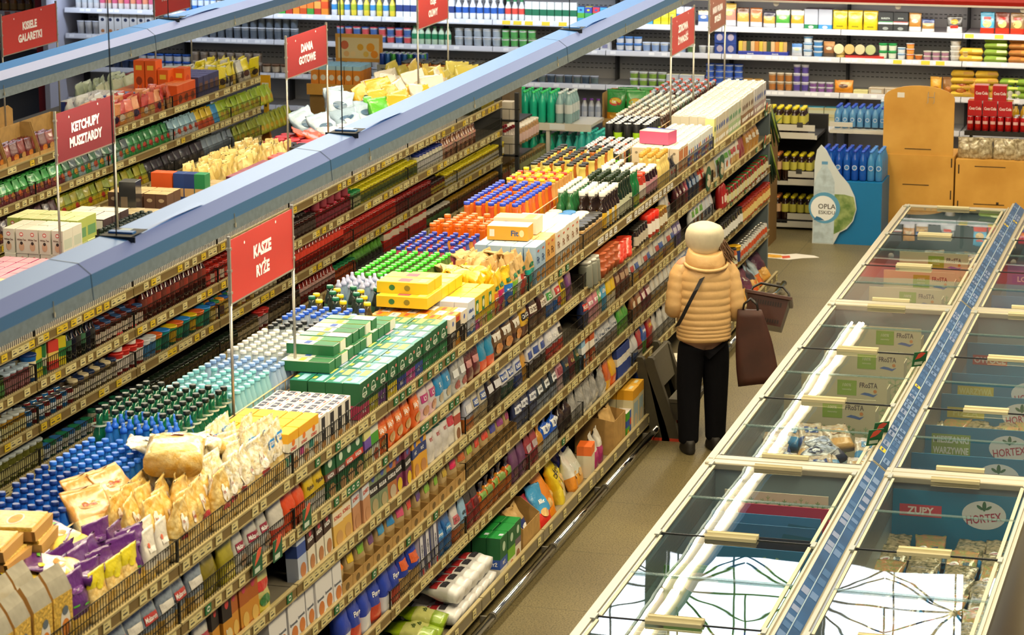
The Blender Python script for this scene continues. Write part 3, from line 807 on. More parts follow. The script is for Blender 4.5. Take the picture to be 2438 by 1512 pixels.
def PR(patch, tcol='#ffffff', text=None, pic=None, extra=None):   # usual print set of a bag front
    o = []
    if patch: o.append(('r', 'F', .5, .62, .78, .2, patch))
    if text: o.append(('t', 'F', .5, .62, .7, .1, tcol, text))
    if pic: o.append(('e', 'F', .5, .3, .6, .28, pic))
    if extra: o.append(('e', 'F', .3, .8, .28, .1, extra))
    return o
def lathe_item(name, cat, prof, mat, parts=(), n=14, mats=None, prints=()):
    """parts: (part name, profile, mat). prints on the +X side: (kind, v(height), angle width.., )"""
    m = MB(); m.lathe(prof, n, mat, mats=mats); root = m.build(name)
    for pn, pf, mt in parts:
        k = MB(); k.lathe(pf, n, mt, mats=None, cap0=pn in ('cap', 'lid'), cap1=pn in ('cap', 'lid')); k.build(pn, root)
    r = max(p[0] for p in prof)
    if prints:
        k = MB()
        for i, p in enumerate(prints):
            kind, z, wd, hh, c = p[:5]; lay = .0012+.0006*i; rr = p[6] if len(p) > 6 else r; c = card(c) if isinstance(c, str) else c
            wrap = lambda q: ((rr+lay)*math.cos(q[1]/rr), (rr+lay)*math.sin(q[1]/rr), q[2])
            if kind == 'e': k.disc((0, 0, z), (0,1,0), (0,0,1), wd/2, hh/2, c, 14, wrap)
            elif kind == 'r': k.quad((0, 0, z), (0,1,0), (0,0,1), wd/2, hh/2, c, wrap, 6, 1)
            elif kind == 't': k.text(p[5], (0, 0, z), (0,1,0), (0,0,1), hh, c, bold=.02, maxw=wd, wrap=wrap)
        k.build('label_print', root)
    return Item(root, cat, 2*r, 2*r, max(p[1] for p in prof))
def bottle(name, r, h, body, cap, label=None, kind='pet', capr=.015, caph=.016, n=14, prints=(), cat='bottle', liquid=None, lz=(.32, .6)):
    b = body if not isinstance(body, str) else pet(body)
    if kind == 'pet': pf = [(r*.8, 0), (r, .012), (r, h*.28), (r*.95, h*.33), (r, h*.38), (r, h*.60), (r*.86, h*.70), (r*.55, h*.82), (capr*.9, h*.90), (capr*.9, h*.93)]
    elif kind == 'sport': pf = [(r*.8, 0), (r, .012), (r, h*.3), (r*.93, h*.36), (r, h*.44), (r, h*.58), (r*.75, h*.70), (r*.5, h*.8), (capr*1.05, h*.86), (capr*1.05, h*.88)]
    elif kind == 'wine': pf = [(r*.92, 0), (r, .01), (r, h*.55), (r*.9, h*.62), (r*.5, h*.72), (capr*1.0, h*.80), (capr*.95, h*.94)]
    elif kind == 'carafe': pf = [(r*.85, 0), (r, .015), (r, h*.34), (r*.86, h*.5), (r*.62, h*.68), (capr*.95, h*.84), (capr*1.1, h*.88), (capr*1.0, h*.95)]
    elif kind == 'square': pf = [(r*.92, 0), (r, .01), (r, h*.66), (r*.8, h*.74), (capr*1.05, h*.84), (capr*1.05, h*.93)]
    mats = None
    if liquid:
        lm = liquid if not isinstance(liquid, str) else pet(liquid, .0)
        mats = [lm if p[1] < h*.66 else b for p in pf[1:]]
    ct = pf[-1][1]; parts = []
    cm = plastic(cap) if isinstance(cap, str) else cap
    if kind == 'sport': parts.append(('cap', [(capr*1.15, ct-.004), (capr*1.2, ct+.012), (capr*.8, ct+.02), (capr*.62, ct+.028), (capr*.6, ct+.042), (.003, ct+.044)], cm))
    else: parts.append(('cap', [(capr*1.12, ct-.002), (capr*1.15, ct+.003), (capr*1.12, ct+caph-.002), (capr*1.0, ct+caph)], cm))
    if label:
        lm = card(label) if isinstance(label, str) else label
        a, c = lz
        rr = lambda z: r+.0008
        parts.append(('label', [(r*1.004+.0004, h*a), (r*1.004+.0004, h*c)], lm))
    return lathe_item(name, cat, pf, b, parts, n, mats, prints)
def jar(name, r, h, content, lid, label=None, n=12, cat='jar', lidh=.016, prints=(), neck=.88):
    c = content if not isinstance(content, str) else M(content, rough=.1, coat=.7, var=.25, vs=60)
    pf = [(r*.9, 0), (r, .008), (r, h*.72), (r*neck, h*.84), (r*neck, h-lidh)]
    parts = [('lid', [(r*neck*1.06, h-lidh), (r*neck*1.08, h-lidh+.003), (r*neck*1.08, h-.003), (r*neck*.98, h), (r*neck*.9, h-.001)], plastic(lid) if isinstance(lid, str) else lid)]
    if label: parts.append(('label', [(r+.0008, h*.16), (r+.0008, h*.62)], card(label) if isinstance(label, str) else label))
    return lathe_item(name, cat, pf, c, parts, n, None, prints)
def tub(name, r, h, body, lid, label=None, n=14, cat='tub', taper=.82):
    bm = plastic(body) if isinstance(body, str) else body
    pf = [(r*taper, 0), (r*.98, h*.9), (r*.98, h*.92)]
    parts = [('lid', [(r*1.04, h*.92), (r*1.05, h*.94), (r*1.05, h*.985), (r*.95, h)], plastic(lid))]
    if label: parts.append(('label', [(r*(taper+(.98-taper)*.15)+.001, h*.15), (r*(taper+(.98-taper)*.75)+.001, h*.75)], card(label)))
    return lathe_item(name, cat, pf, bm, parts, n)
def can(name, r, h, body, top='#c8cacc', band=None, n=14, prints=()):
    bm = M(body, rough=.25, metal=.35); al = M(top, rough=.25, metal=.8)
    pf = [(r*.82, 0), (r, .008), (r, h-.014), (r*.86, h-.003), (r*.86, h), (r*.76, h-.002), (r*.76, h-.004)]
    mats = [al, bm, bm, al, al, al]
    parts = []
    if band: parts.append(('label', [(r+.0006, h*.3), (r+.0006, h*.7)], M(band, rough=.3)))
    return lathe_item(name, 'can', pf, al, parts, n, mats, prints)
def put_grid(items, x0, dx, nx, y0, dy, ny, z, desc, group, rz=0, jit=.004, rj=.05, skip=0, rng=R, keep=None, z2=None, tilt=0):
    """rows run along the rack (Y); columns go away from the aisle (-X)"""
    items = items if isinstance(items, list) else [items]
    for j in range(ny):
        for i in range(nx):
            if keep and not keep(i, j): continue
            if skip and rng.random() < skip: continue
            it = items[(i*3+j*5) % len(items)] if len(items) > 1 else items[0]
            lab = desc
            if ny > 1: lab += ', %s row%s' % (nth(j), ' from near end' if len(desc.split()) < 9 else '')
            if nx > 1: lab += ', %s from aisle' % nth(i)
            zz = z if z2 is None else z2(i, j)
            it.put((x0-dx*i+rng.uniform(-jit, jit), y0+dy*j+rng.uniform(-jit, jit), zz),
                   (rng.uniform(-tilt, tilt), rng.uniform(-tilt, tilt), (rz if not callable(rz) else rz())+rng.uniform(-rj, rj)), lab, group)
COLW = set('white black red blue green yellow orange brown grey silver clear pale dark light gold golden amber navy purple pink violet crimson lime teal olive maroon wine sky slate rust cream large small tall tied plain plum royal'.split())
def kind_name(words, old):
    ws = words.split()
    for i, q in enumerate(ws):
        if q in ('bag', 'box', 'pouch', 'pack', 'carton', 'jar', 'bottle', 'tub', 'tin', 'can') and i:
            p = ws[i-1]
            if p in COLW or p.endswith('ed') or p == 'and': return old
            return p.replace('-', '_')+'_'+q
    return old
def face(y, z, items, n, desc, group=None, xf=-4.30, deep=1, gap=.006, dyk=1.0, z1=0, lean=0, rng=R, back=.03, step=1, pile=False, rj=.06):
    """n facings in a row along a shelf edge starting at y; returns the y where the row ends"""
    items = items if isinstance(items, list) else [items]
    pitch = max(i.dy for i in items)*dyk+gap
    group = group or desc+' row'
    for it in items:
        if not it.used: it.root.name = kind_name(desc, it.root.name.split('.')[0])
    for k in range(n):
        for q in range(deep):
            it = items[(k*step+q) % len(items)]
            lab = desc
            if n > 1: lab += ', %s from near end' % nth(k)
            if deep > 1: lab += ', '+('front' if q == 0 else nth(q))+' row'
            it.put((xf-.004-(it.dx+back*.2)*q-rng.uniform(0, back*.4), y+pitch*(k+.5)+rng.uniform(-.004, .004), z+z1),
                   (0, -lean if q == 0 else -lean*.5, rng.uniform(-rj, rj)), lab, group)
    return y+pitch*n
def tray(name, y0, y1, x0, x1, z, hf, hb, mat, label, group=None, front=None, text=None):
    """open shelf-ready carton: low front toward +X, higher back and sides"""
    t = empty(name, (x0, y0, z)); tag(t, label, 'carton', group); L = y1-y0; D = x0-x1; e = .003
    m = MB(); m.box(-D, 0, 0, L, 0, e, mat); m.box(-D, -D+e, 0, L, e, hb, mat)
    for y in (0, L-e): m.prism([(0, e), (0, hf), (-D*.45, hb), (-D, hb), (-D, e)], y, y+e, mat, 'xz')
    m.build('tray', t)
    m = MB(); m.box(-e, 0, e, L-e, e, hf, front or mat)
    if text:
        for k in range(max(1, int(L/.16))):
            m.disc((.0008, L*(k+.5)/max(1, int(L/.16)), hf*.5), (0,1,0), (0,0,1), .03, hf*.28, M('#6a5228', rough=.6), 8)
    m.build('front_lip', t)
    return t
KRAFT = M('#b08a4e', rough=.75, var=.12, vs=20)
# ================================================================ TOP OF THE LONG RACK
ZT = 1.69
XL = -4.77     # first bottle column behind the divider
def bottles(item, y0, y1, desc, group, pitch=None, cols=None, skip=.03, rj=3, x0=None):
    it = item[0] if isinstance(item, list) else item
    p = pitch or it.dy*1.13
    ny = max(1, round((y1-y0)/p)); nx = cols or int(.40/p)+1
    put_grid(item, XL if x0 is None else x0, p, nx, y0+p/2, (y1-y0)/ny, ny, ZT, desc, group, jit=.003, rj=rj, skip=skip)
W_EL = lambda c, t=None, tc='#1c4c9c': [('e', .09, .05, .05, c)]
bottles(bottle('water_bottle', .031, .235, '#1f66c8', '#183a86', None, 'pet', prints=[('e', .115, .034, .04, '#3f7fd4')]), 9.60, 10.38, 'blue water bottle with navy cap', 'navy capped blue water bottles')
bottles(bottle('water_bottle', .031, .23, '#2f7fd0', '#2f74dc', None, 'pet', prints=[('e', .11, .034, .04, '#5f9fe0')]), 10.39, 10.86, 'blue water bottle with bright blue cap', 'bright blue capped water bottles')
bottles(bottle('water_bottle', .034, .27, '#2b78cc', '#2a6fe0', None, 'sport', prints=[('e', .12, .036, .04, '#7fb4ea')]), 10.89, 11.17, 'tall blue water bottle with sport cap', 'sport capped blue water bottles', cols=5)
GRN = bottle('mineral_water_bottle', .036, .31, '#0d6a45', '#16201c', '#d8e0d0', 'wine', lz=(.735, .765), prints=[('e', .10, .045, .06, '#dfe8e0'), ('e', .10, .034, .046, '#2c7a58')])
bottles(GRN, 11.0, 11.62, 'green glass water bottle with black cap', 'black capped green water bottles', cols=6)
bottles(bottle('still_water_bottle', .031, .25, '#a8dce4', '#8fd8e4', None, 'pet', prints=[('e', .10, .04, .045, '#e8f4f4')]), 11.64, 12.18, 'clear water bottle with cyan cap', 'cyan capped water bottles')
bottles(bottle('still_water_bottle', .031, .245, '#b4cdea', '#8fb4ea', None, 'pet', prints=[('e', .10, .04, .045, '#eef2fa')]), 12.2, 12.46, 'clear water bottle with pale blue cap', 'pale blue capped water bottles')
bottles(bottle('still_water_bottle', .031, .245, pet('#d8e2e4', .35), '#f2f2ee', None, 'pet'), 12.5, 13.06, 'clear water bottle with white cap', 'white capped water bottles')
bottles(bottle('flavoured_water_bottle', .031, .245, pet('#c4ccd0', .3), '#1c1e22', None, 'pet'), 13.08, 13.29, 'clear drink bottle with black cap', 'black capped drink bottles')
bottles(bottle('flavoured_water_bottle', .031, .245, pet('#b8c4d4', .3), '#2f63d8', None, 'pet'), 13.31, 13.64, 'clear drink bottle with royal blue cap', 'royal blue capped drink bottles')
YG = [bottle('iced_tea_bottle', .034, .265, '#5c4a2a', '#f0d81c', '#c8c88c', 'square', capr=.018), bottle('iced_tea_bottle', .034, .265, '#33403a', '#0f6a4c', '#4a7a5c', 'square', capr=.018)]
for k, (it, d) in enumerate(zip(YG, ('yellow', 'dark green'))):
    for j in range(3):
        for i in range(3):
            it.put((XL-.142*i-(.071 if (j+k) % 2 else 0), 13.70+.075*(2*j+k), ZT), R.uniform(-3, 3), 'iced tea bottle with %s cap, %s row from near end, %s from the aisle' % (d, nth(j), nth(i)), d+' capped iced tea bottles')
bottles(bottle('kids_water_bottle', .031, .25, pet('#9fb6cc', .25), '#c8cdf0', '#6aa0b8', 'sport'), 14.18, 14.48, 'small drink bottle with lilac sport cap', 'lilac sport capped bottles')
bottles(bottle('juice_bottle', .031, .245, pet('#5f7a3c', .12), '#52d83a', '#8a9a5a', 'pet'), 14.5, 15.24, 'juice bottle with bright green cap', 'bright green capped juice bottles')
bottles([bottle('juice_bottle', .031, .245, pet(c, .1), '#2438a8', c2, 'pet') for c, c2 in (('#c0506a', '#a83a50'), ('#d88a2c', '#c06a2c'), ('#4a5a9c', '#38488c'))], 15.27, 15.86, 'juice bottle with dark blue cap', 'dark blue capped juice bottles')
bottles(bottle('orange_juice_bottle', .036, .27, '#f07a1c', '#f0701c', None, 'carafe', capr=.019, caph=.02), 15.9, 16.36, 'orange juice bottle with orange cap', 'orange capped juice bottles', cols=5)
# small banknote-green carton tops behind the orange bottles
bx = box_item('tea_packet', 'box', .08, .05, .2, '#9fb07a', bands=[(.4, .7, '#7a8c4a')], prints=[('r', 'F', .5, .8, .7, .15, '#e8e4c8')])
put_grid(bx, -4.96, .085, 2, 16.42, .055, 4, ZT, 'olive green drink packet behind the orange bottles', 'olive drink packets')
BO = [bottle('nectar_bottle', .037, .275, c, '#2a46c8', None, 'carafe', capr=.019, caph=.018) for c in ('#f07838', '#ee8a2c', '#e85c34', '#f0a828')]
bottles(BO, 16.66, 17.58, 'nectar bottle with blue cap', 'blue capped nectar bottles', cols=5)
bottles([bottle('squash_bottle', .035, .275, pet('#e8b06a', .15), c, None, 'carafe', capr=.018, liquid=l) for c, l in (('#f0dc28', '#e8891c'), ('#f0dc28', '#b8702c'), ('#e23c28', '#f08a1c'))], 17.62, 18.14, 'fruit drink bottle with yellow or red cap', 'yellow and red capped drink bottles', cols=5)
bottles([bottle('glass_juice_bottle', .04, .25, M('#e0d070', rough=.06, coat=.8), '#20211e', None, 'carafe', capr=.024, caph=.012), bottle('glass_juice_bottle', .04, .25, M('#e4d67c', rough=.06, coat=.8), '#20211e', None, 'carafe', capr=.024, caph=.012),
         bottle('glass_juice_bottle', .04, .25, M('#b0642c', rough=.06, coat=.8), '#20211e', None, 'carafe', capr=.024, caph=.012)], 18.42, 19.36, 'glass juice bottle with black lid', 'glass juice bottles', cols=5)
bottles([can('drink_can', .033, .16, '#2f3432', band='#6cc02c'), can('drink_can', .033, .16, '#b8bcb8'), can('drink_can', .033, .16, '#c86a4a', band='#e8b8a0'), can('drink_can', .033, .16, '#2a2c30')], 19.5, 20.3, 'energy drink can low beside the milk cartons', 'short energy drink cans', cols=5)
bottles([can('tall_drink_can', .033, .24, '#26282a', prints=[('e', .12, .03, .07, '#e05a3c')]), can('tall_drink_can', .033, .24, '#2c2e30', band='#9cc828')], 20.45, 20.9, 'tall black energy drink can', 'tall black energy drink cans', cols=5)
BE = [bottle('soft_drink_bottle', .03, .235, M(c, rough=.08, coat=.7), k, l, 'wine', capr=.014, n=10) for c, k, l in (('#3a1c12', '#d8d4cc', None), ('#28160f', '#e4e0d8', '#7a4a2c'), ('#3c2418', '#c8c0b4', None))]
bottles(BE, 20.95, 21.6, 'brown soft drink bottle with white cap', 'white capped brown drink bottles', pitch=.07)
BE = [bottle('soft_drink_bottle', .03, .235, M(c, rough=.08, coat=.7), k, l, 'wine', capr=.014, n=10) for c, k, l in (('#24402c', '#b8c8d4', None), ('#30302c', '#d8d8d0', '#4a6a8c'), ('#2c1810', '#d0d0c8', '#3a7a3c'))]
bottles(BE, 21.62, 22.3, 'slim soft drink bottle with silver cap', 'silver capped soft drink bottles', pitch=.07)
BE = [bottle('soft_drink_bottle', .03, .235, M(c, rough=.08, coat=.7), k, l, 'wine', capr=.014, n=10) for c, k, l in (('#3c140f', '#a8b4c8', '#d86ab0'), ('#30100c', '#c04a3c', '#e8b02c'), ('#1c1412', '#8fa4c0', '#d0402c'))]
bottles(BE, 22.32, 23.2, 'dark soft drink bottle with bright label', 'bright labelled soft drink bottles', pitch=.075)

# ---- right half: dry goods, from the near end
PASTA = M('#e2b84a', rough=.3, var=.35, vs=55, coat=.45, bump=.6, bs=70)
PASTAW = M('#fdf8ea', rough=.25, c2='#e2cd94', vs=34, coat=.6, bump=.7, bs=55)  # whitish mix paints in the bright highlights on clear film
PASTAG = M('#dcae4c', rough=.28, c2='#f0d896', vs=26, coat=.5, bump=.6, bs=50)
CLEAR = M('#9c9684', rough=.12, coat=.6, var=.2, vs=12)
KR = card('#b98d4c')
def pasta_pack(seed):
    m = MB(); d, w_, h = .11, .14, .325
    m.box(-d, 0, -w_/2, w_/2, 0, h*.70, PASTA); m.box(-d-.001, -.004, -w_/2-.0015, -w_/2, 0, h*.74, KR); m.box(-d-.001, -.004, w_/2, w_/2+.0015, 0, h*.74, KR)
    root = m.build('pasta_pack')
    g = MB(); g.add([(-d, -w_/2, h*.70), (0, -w_/2, h*.70), (0, w_/2, h*.70), (-d, w_/2, h*.70), (-d*.75, -w_/2, h*.88), (-d*.25, -w_/2, h*.88), (-d*.25, w_/2, h*.88), (-d*.75, w_/2, h*.88), (-d*.5, -w_/2, h), (-d*.5, w_/2, h)],
        [(0,1,5,4), (4,5,8), (2,3,7,6), (6,7,9)], KR)
    g.add([(0, -w_/2, h*.70), (0, w_/2, h*.70), (-d*.25, w_/2, h*.88), (-d*.25, -w_/2, h*.88), (-d*.5, -w_/2, h), (-d*.5, w_/2, h), (-d, -w_/2, h*.70), (-d, w_/2, h*.70), (-d*.75, -w_/2, h*.88), (-d*.75, w_/2, h*.88)],
        [(0,1,2,3), (3,2,5,4), (7,6,8,9), (9,8,4,5)], CLEAR); g.build('gable_top', root)
    l = MB(); l.disc((.001, .012, h*.34), (0,1,0), (0,0,1), .036, .062, card('#e6e2d8')); l.disc((.0016, .012, h*.28), (0,1,0), (0,0,1), .030, .036, card('#d9822c', var=.3, vs=30)); l.disc((.002, .012, h*.49), (0,1,0), (0,0,1), .022, .018, card('#5c6a78')); l.build('oval_label', root)
    return Item(root, 'pasta pack', w_+.004, d, h)
PP = pasta_pack(1)
put_grid(PP, -4.295, .14, 2, 7.95, .165, 6, ZT, 'egg pasta pack with kraft gable top', 'kraft gabled pasta packs', rj=.1)
def nest_tray():
    m = MB(); m.box(-.2, 0, -.11, .11, .012, .05, PASTA); root = m.build('pasta_tray')
    k = MB(); k.prism([(-.115, 0), (.115, 0), (.13, .045), (-.13, .045)], -.215, -.2, KR, 'yz'); k.prism([(-.115, 0), (.115, 0), (.13, .045), (-.13, .045)], 0, .015, KR, 'yz')
    for s in (-1, 1): k.add([(-.215, s*.115, 0), (.015, s*.115, 0), (.015, s*.13, .045), (-.215, s*.13, .045)], [(0, 1, 2, 3)], KR)
    k.build('card_tray', root)
    f = MB(); f.box(-.2, 0, -.11, .11, .05, .056, M('#e6c868', rough=.15, coat=.8, var=.25, vs=40, bump=.4, bs=40)); f.build('window_film', root)
    l = MB(); l.disc((-.1, 0, .0568), (0,1,0), (-1,0,0), .07, .032, card('#e6e2d8')); l.disc((-.1, 0, .0574), (0,1,0), (-1,0,0), .06, .025, card('#d89a3c', var=.3, vs=30)); l.build('oval_label', root)
    return Item(root, 'pasta tray', .26, .23, .056)
NT = nest_tray()
for j in range(2):
    for k in range(4):
        NT.put((-4.60-.015*(k % 2), 9.05+.27*j-.02*k, ZT+.12+.058*k), R.uniform(-.12, .12)+.1, 'window tray of pasta nests lying in %s pile, %s from the bottom' % (('near', 'far')[j], nth(k)), 'stacked pasta nest trays')
for j in range(2):
    box_item('carton_riser', 'carton', .24, .25, .12, '#8a6a3c').put((-4.585, 9.05+.265*j, ZT), 0, 'brown carton under the %s pile of pasta trays' % ('near', 'far')[j])
# purple noodle bags
PU = [pouch_item('noodle_bag', 'bag', .2, .08, .24, [(.3, PASTA), (1, '#54206a')], [('r', 'F', .3, .5, .2, .03, '#5cb83a'), ('r', 'F', .7, .45, .2, .03, '#5cb83a'), ('e', 'F', .5, .72, .5, .12, '#7a4690'), ('t', 'F', .5, .72, .36, .06, '#e8dcee', 'pasta')], seed=s) for s in (3, 4, 5)]
for j in range(5):
    for i in range(3):
        PU[(i+j) % 3].put((-4.31-.1*i, 8.98+.155*j, ZT), (R.uniform(-.1, .1), R.uniform(-.25, .05), R.uniform(-.25, .25)), 'purple noodle bag, %s row from near end, %s from the aisle' % (nth(j), nth(i)), 'purple noodle bags')
PUW = pouch_item('noodle_bag', 'bag', .22, .07, .26, [(.18, '#54206a'), (.42, '#e8c84a'), (.75, '#efece2'), (1, '#54206a')], [('e', 'F', .4, .5, .5, .2, '#d8923c'), ('e', 'F', .2, .78, .24, .1, '#f0dc1c'), ('r', 'F', .75, .8, .2, .05, '#5cb83a')], seed=9)
for k, (x, y, a) in enumerate(((-4.36, 9.18, .5), (-4.50, 9.42, -.2), (-4.52, 9.08, .9))):
    PUW.put((x, y, ZT+.20), (0, -1.25, a), 'purple and white noodle bag lying on the standing ones, %s from near end' % nth(k), 'lying purple noodle bags')
YE = pouch_item('egg_noodle_bag', 'bag', .15, .06, .2, [(.7, PASTAG), (1, '#d8c81c')], [('e', 'F', .5, .72, .36, .2, '#e0d020')], seed=6)
put_grid(YE, -4.30, .07, 1, 9.15, .15, 3, ZT, 'yellow tagged noodle bag against the wire guard', 'yellow tagged noodle bags')
OZ = pouch_item('rice_pasta_bag', 'bag', .12, .06, .21, [(.25, PASTAG), (1, '#e6e0d4')], [('t', 'F', .5, .42, .7, .08, '#4a4440', 'ORZO'), ('r', 'F', .5, .6, .5, .1, '#f2eee6'), ('e', 'F', .35, .7, .2, .1, '#d86a4a')], seed=7)
put_grid(OZ, -4.305, .068, 2, 9.66, .13, 2, ZT, 'white rice pasta bag', 'white rice pasta bags')
# golden clear bags
LABR = [('e', 'F', .5, .62, .42, .3, '#efe6da'), ('r', 'F', .5, .40, .42, .1, '#a83434'), ('t', 'F', .5, .66, .3, .06, '#a86a5c', 'Polmak')]
PG = [pouch_item('pasta_bag', 'bag', .17, .09, .25, [(1, PASTAG)], LABR if s != 12 else [('e', 'F', .5, .55, .3, .2, '#efe0d4'), ('t', 'F', .5, .55, .24, .06, '#b0524a', 'Polmak')], seed=s, mat=lambda c: c, amp=1.3) for s in (10, 11, 12)]
put_grid(PG, -4.30, .095, 4, 9.95, .15, 4, ZT, 'clear bag of golden pasta', 'clear golden pasta bags', rj=.2, tilt=.12, jit=.012)
PGO = pouch_item('pasta_bag', 'bag', .22, .07, .26, [(.45, PASTAG), (1, M('#d69a48', rough=.28, coat=.5, var=.12, vs=14, bump=.3, bs=40))], [('e', 'F', .5, .68, .5, .14, '#e6c088'), ('e', 'F', .5, .68, .46, .115, '#d69a48'), ('t', 'F', .5, .68, .36, .07, '#b8483c', 'Polmak')], seed=14)
for k, (x, y) in enumerate(((-4.58, 9.82), (-4.66, 10.02), (-4.60, 10.18))): PGO.put((x, y, ZT+.1), (0, -.7, .15*k-.5), 'orange topped pasta bag leaning over the pile, %s from near end' % nth(k), 'orange topped pasta bags')
PW = [pouch_item('pasta_bag', 'bag', .17, .09, .26, [(.42, PASTAG), (1, PASTAW)], LABR if s % 2 else [('e', 'F', .5, .6, .36, .16, '#f2ece2'), ('t', 'F', .5, .6, .26, .06, '#c07a70', 'Polmak')], seed=s, mat=lambda c: c, amp=1.6) for s in (15, 16, 17)]
put_grid(PW, -4.30, .095, 4, 10.50, .145, 4, ZT, 'white topped clear pasta bag', 'white topped pasta bags', rj=.25, tilt=.12, jit=.012)
BB = pouch_item('large_pasta_bag', 'bag', .26, .15, .36, [(.25, PASTAG), (.4, PASTAW), (.7, PASTAG), (1, PASTAW)], [('r', 'F', .5, .5, .3, .1, '#c43c34'), ('t', 'F', .5, .5, .26, .06, '#ffffff', 'Makaron')], seed=18, mat=lambda c: c, amp=1.2)
BB.put((-4.50, 10.32, ZT+.36), (.0, -1.45, -1.25), 'big clear pasta bag lying on top of the pasta pile')
for k, (x, y) in enumerate(((-4.6, 10.72), (-4.52, 10.95))): PW[0].put((x, y, ZT+.24), (0, -1.2, .3+k), 'white topped pasta bag lying across the others, %s from near end' % nth(k), 'lying white topped pasta bags')
DE = pouch_item('gluten_free_pasta_bag', 'bag', .16, .075, .27, [(.45, PASTAG), (1, PASTAW)], [('r', 'F', .5, .74, .62, .14, '#2f86cc'), ('t', 'F', .5, .74, .5, .07, '#ffffff', 'DESERIO'), ('e', 'F', .5, .5, .3, .14, '#efe9dc')], seed=19, mat=lambda c: c)
put_grid(DE, -4.31, .09, 4, 11.06, .16, 2, ZT, 'clear pasta bag with blue label', 'blue labelled pasta bags', rj=.12, tilt=.1)
# sonko style cartons
SO = [box_item('rice_carton', 'box', .07, .13, .2, '#e6e0cc', top='#f0b41c', bands=[(.76, 1, '#efae1c')], prints=[('e', 'F', .5, .72, .3, .16, '#e87a1c'), ('t', 'F', .5, .58, .6, .08, '#d0402c', 'SONKO'), ('r', 'N', .5, .32, 1, .2, a), ('t', 'N', .5, .32, .6, .06, '#ffffff', 'RYŻ'), ('r', 'F', .25, .4, .4, .2, b), ('e', 'F', .68, .22, .5, .3, '#b88a5a')]) for a, b in (('#3c9a8c', '#3c9a8c'), ('#c8468c', '#c8468c'))]
put_grid(SO, -4.305, .074, 5, 11.28, .135, 3, ZT, 'white and yellow rice carton', 'white and yellow rice cartons', rj=.02)
RB = box_item('rice_box', 'box', .06, .105, .17, '#e8e2d8', top='#f0ece2', bands=[], prints=[('r', 'F', .5, .52, .5, .8, '#26232a'), ('v', 'F', .5, .55, .6, .18, '#ffffff', 'Ryż'), ('e', 'F', .5, .14, .7, .2, '#b8864a'), ('e', 'N', .5, .62, .7, .1, '#b83a34'), ('r', 'T', .5, .55, .8, .5, '#2c3050'), ('t', 'T', .5, .55, .5, .3, '#ffffff', '21'), ('e', 'T', .5, .12, .4, .14, '#c8443c')])
put_grid(RB, -4.305, .064, 6, 11.70, .11, 4, ZT, 'white rice box with dark label', 'white and dark rice boxes', rj=.03)
# green boxes
COLS = ['#b03058', '#a8a02c', '#6a3c88', '#d8c028', '#2c3c98', '#c04898', '#3858b8', '#1f8a4c', '#1f7a44', '#2c8a50']
NAMES = ['raspberry pink', 'olive', 'purple', 'yellow', 'navy', 'magenta', 'blue', 'bright green', 'mid green', 'leaf green']
TOPS = ['#8fc0d8', '#c8d870', '#a0b8d8', '#d8b0c0']
for j in range(10):
    it = box_item('green_rice_box', 'box', .09, .143, .19, '#175a34', top=M(['#2a8a78', '#2f7f8c', '#2c7c6a'][j % 3], rough=.3, coat=.4), bands=[(0, .38, COLS[j])],  # lighter teal top has its reflection put into the colour
        prints=[('e', 'F', .5, .68, .42, .3, '#dfe8d8'), ('e', 'F', .5, .68, .36, .24, '#175a34'), ('r', 'F', .5, .63, .5, .1, '#dfe8d8'), ('t', 'F', .5, .63, .42, .06, '#175a34', 'KUPIEC'), ('t', 'F', .4, .22, .4, .14, '#ffffff', 'RYŻ'), ('r', 'F', .86, .8, .16, .08, '#d87a6a'),
                ('r', 'T', .5, .42, .8, .42, TOPS[j % 4]), ('r', 'T', .5, .85, .3, .2, '#e0c84a')])
    put_grid(it, -4.305, .093, 4, 12.30+.148*j, .148, 1, ZT, 'green rice box with %s band' % NAMES[j], 'green rice boxes', rj=.015)
FB = [box_item('flat_grain_box', 'box', .26, .085, .055, c1, top=M(c2, rough=.35, coat=.3), bands=[], prints=[('r', 'T', .5, .22, 1, .44, c3), ('r', 'T', .5, .6, .7, .12, c4), ('r', 'N', .3, .5, .5, .8, c3)]) for c1, c2, c3, c4 in (('#1f6a3c', '#e4e6d8', '#1f6a3c', '#c8c838'), ('#1f6a3c', '#dfe2d4', '#227044', '#3458b0'), ('#e4e4d4', '#e4d84c', '#2a7a48', '#d8d020'), ('#1f6a3c', '#1f7448', '#ded8c8', '#c8b020'))]
for j in range(11):
    FB[j % 4].put((-4.52, 12.42+.098*j, ZT+.195), R.uniform(-.04, .04), 'flat grain box lying on the green rice boxes, %s from near end' % nth(j), 'flat boxes on the green rice boxes')
for j in range(7):
    FB[(j+1) % 4].put((-4.54, 12.55+.1*j, ZT+.251), R.uniform(-.05, .05), 'flat grain box in the upper layer, %s from near end' % nth(j), 'upper flat grain boxes')
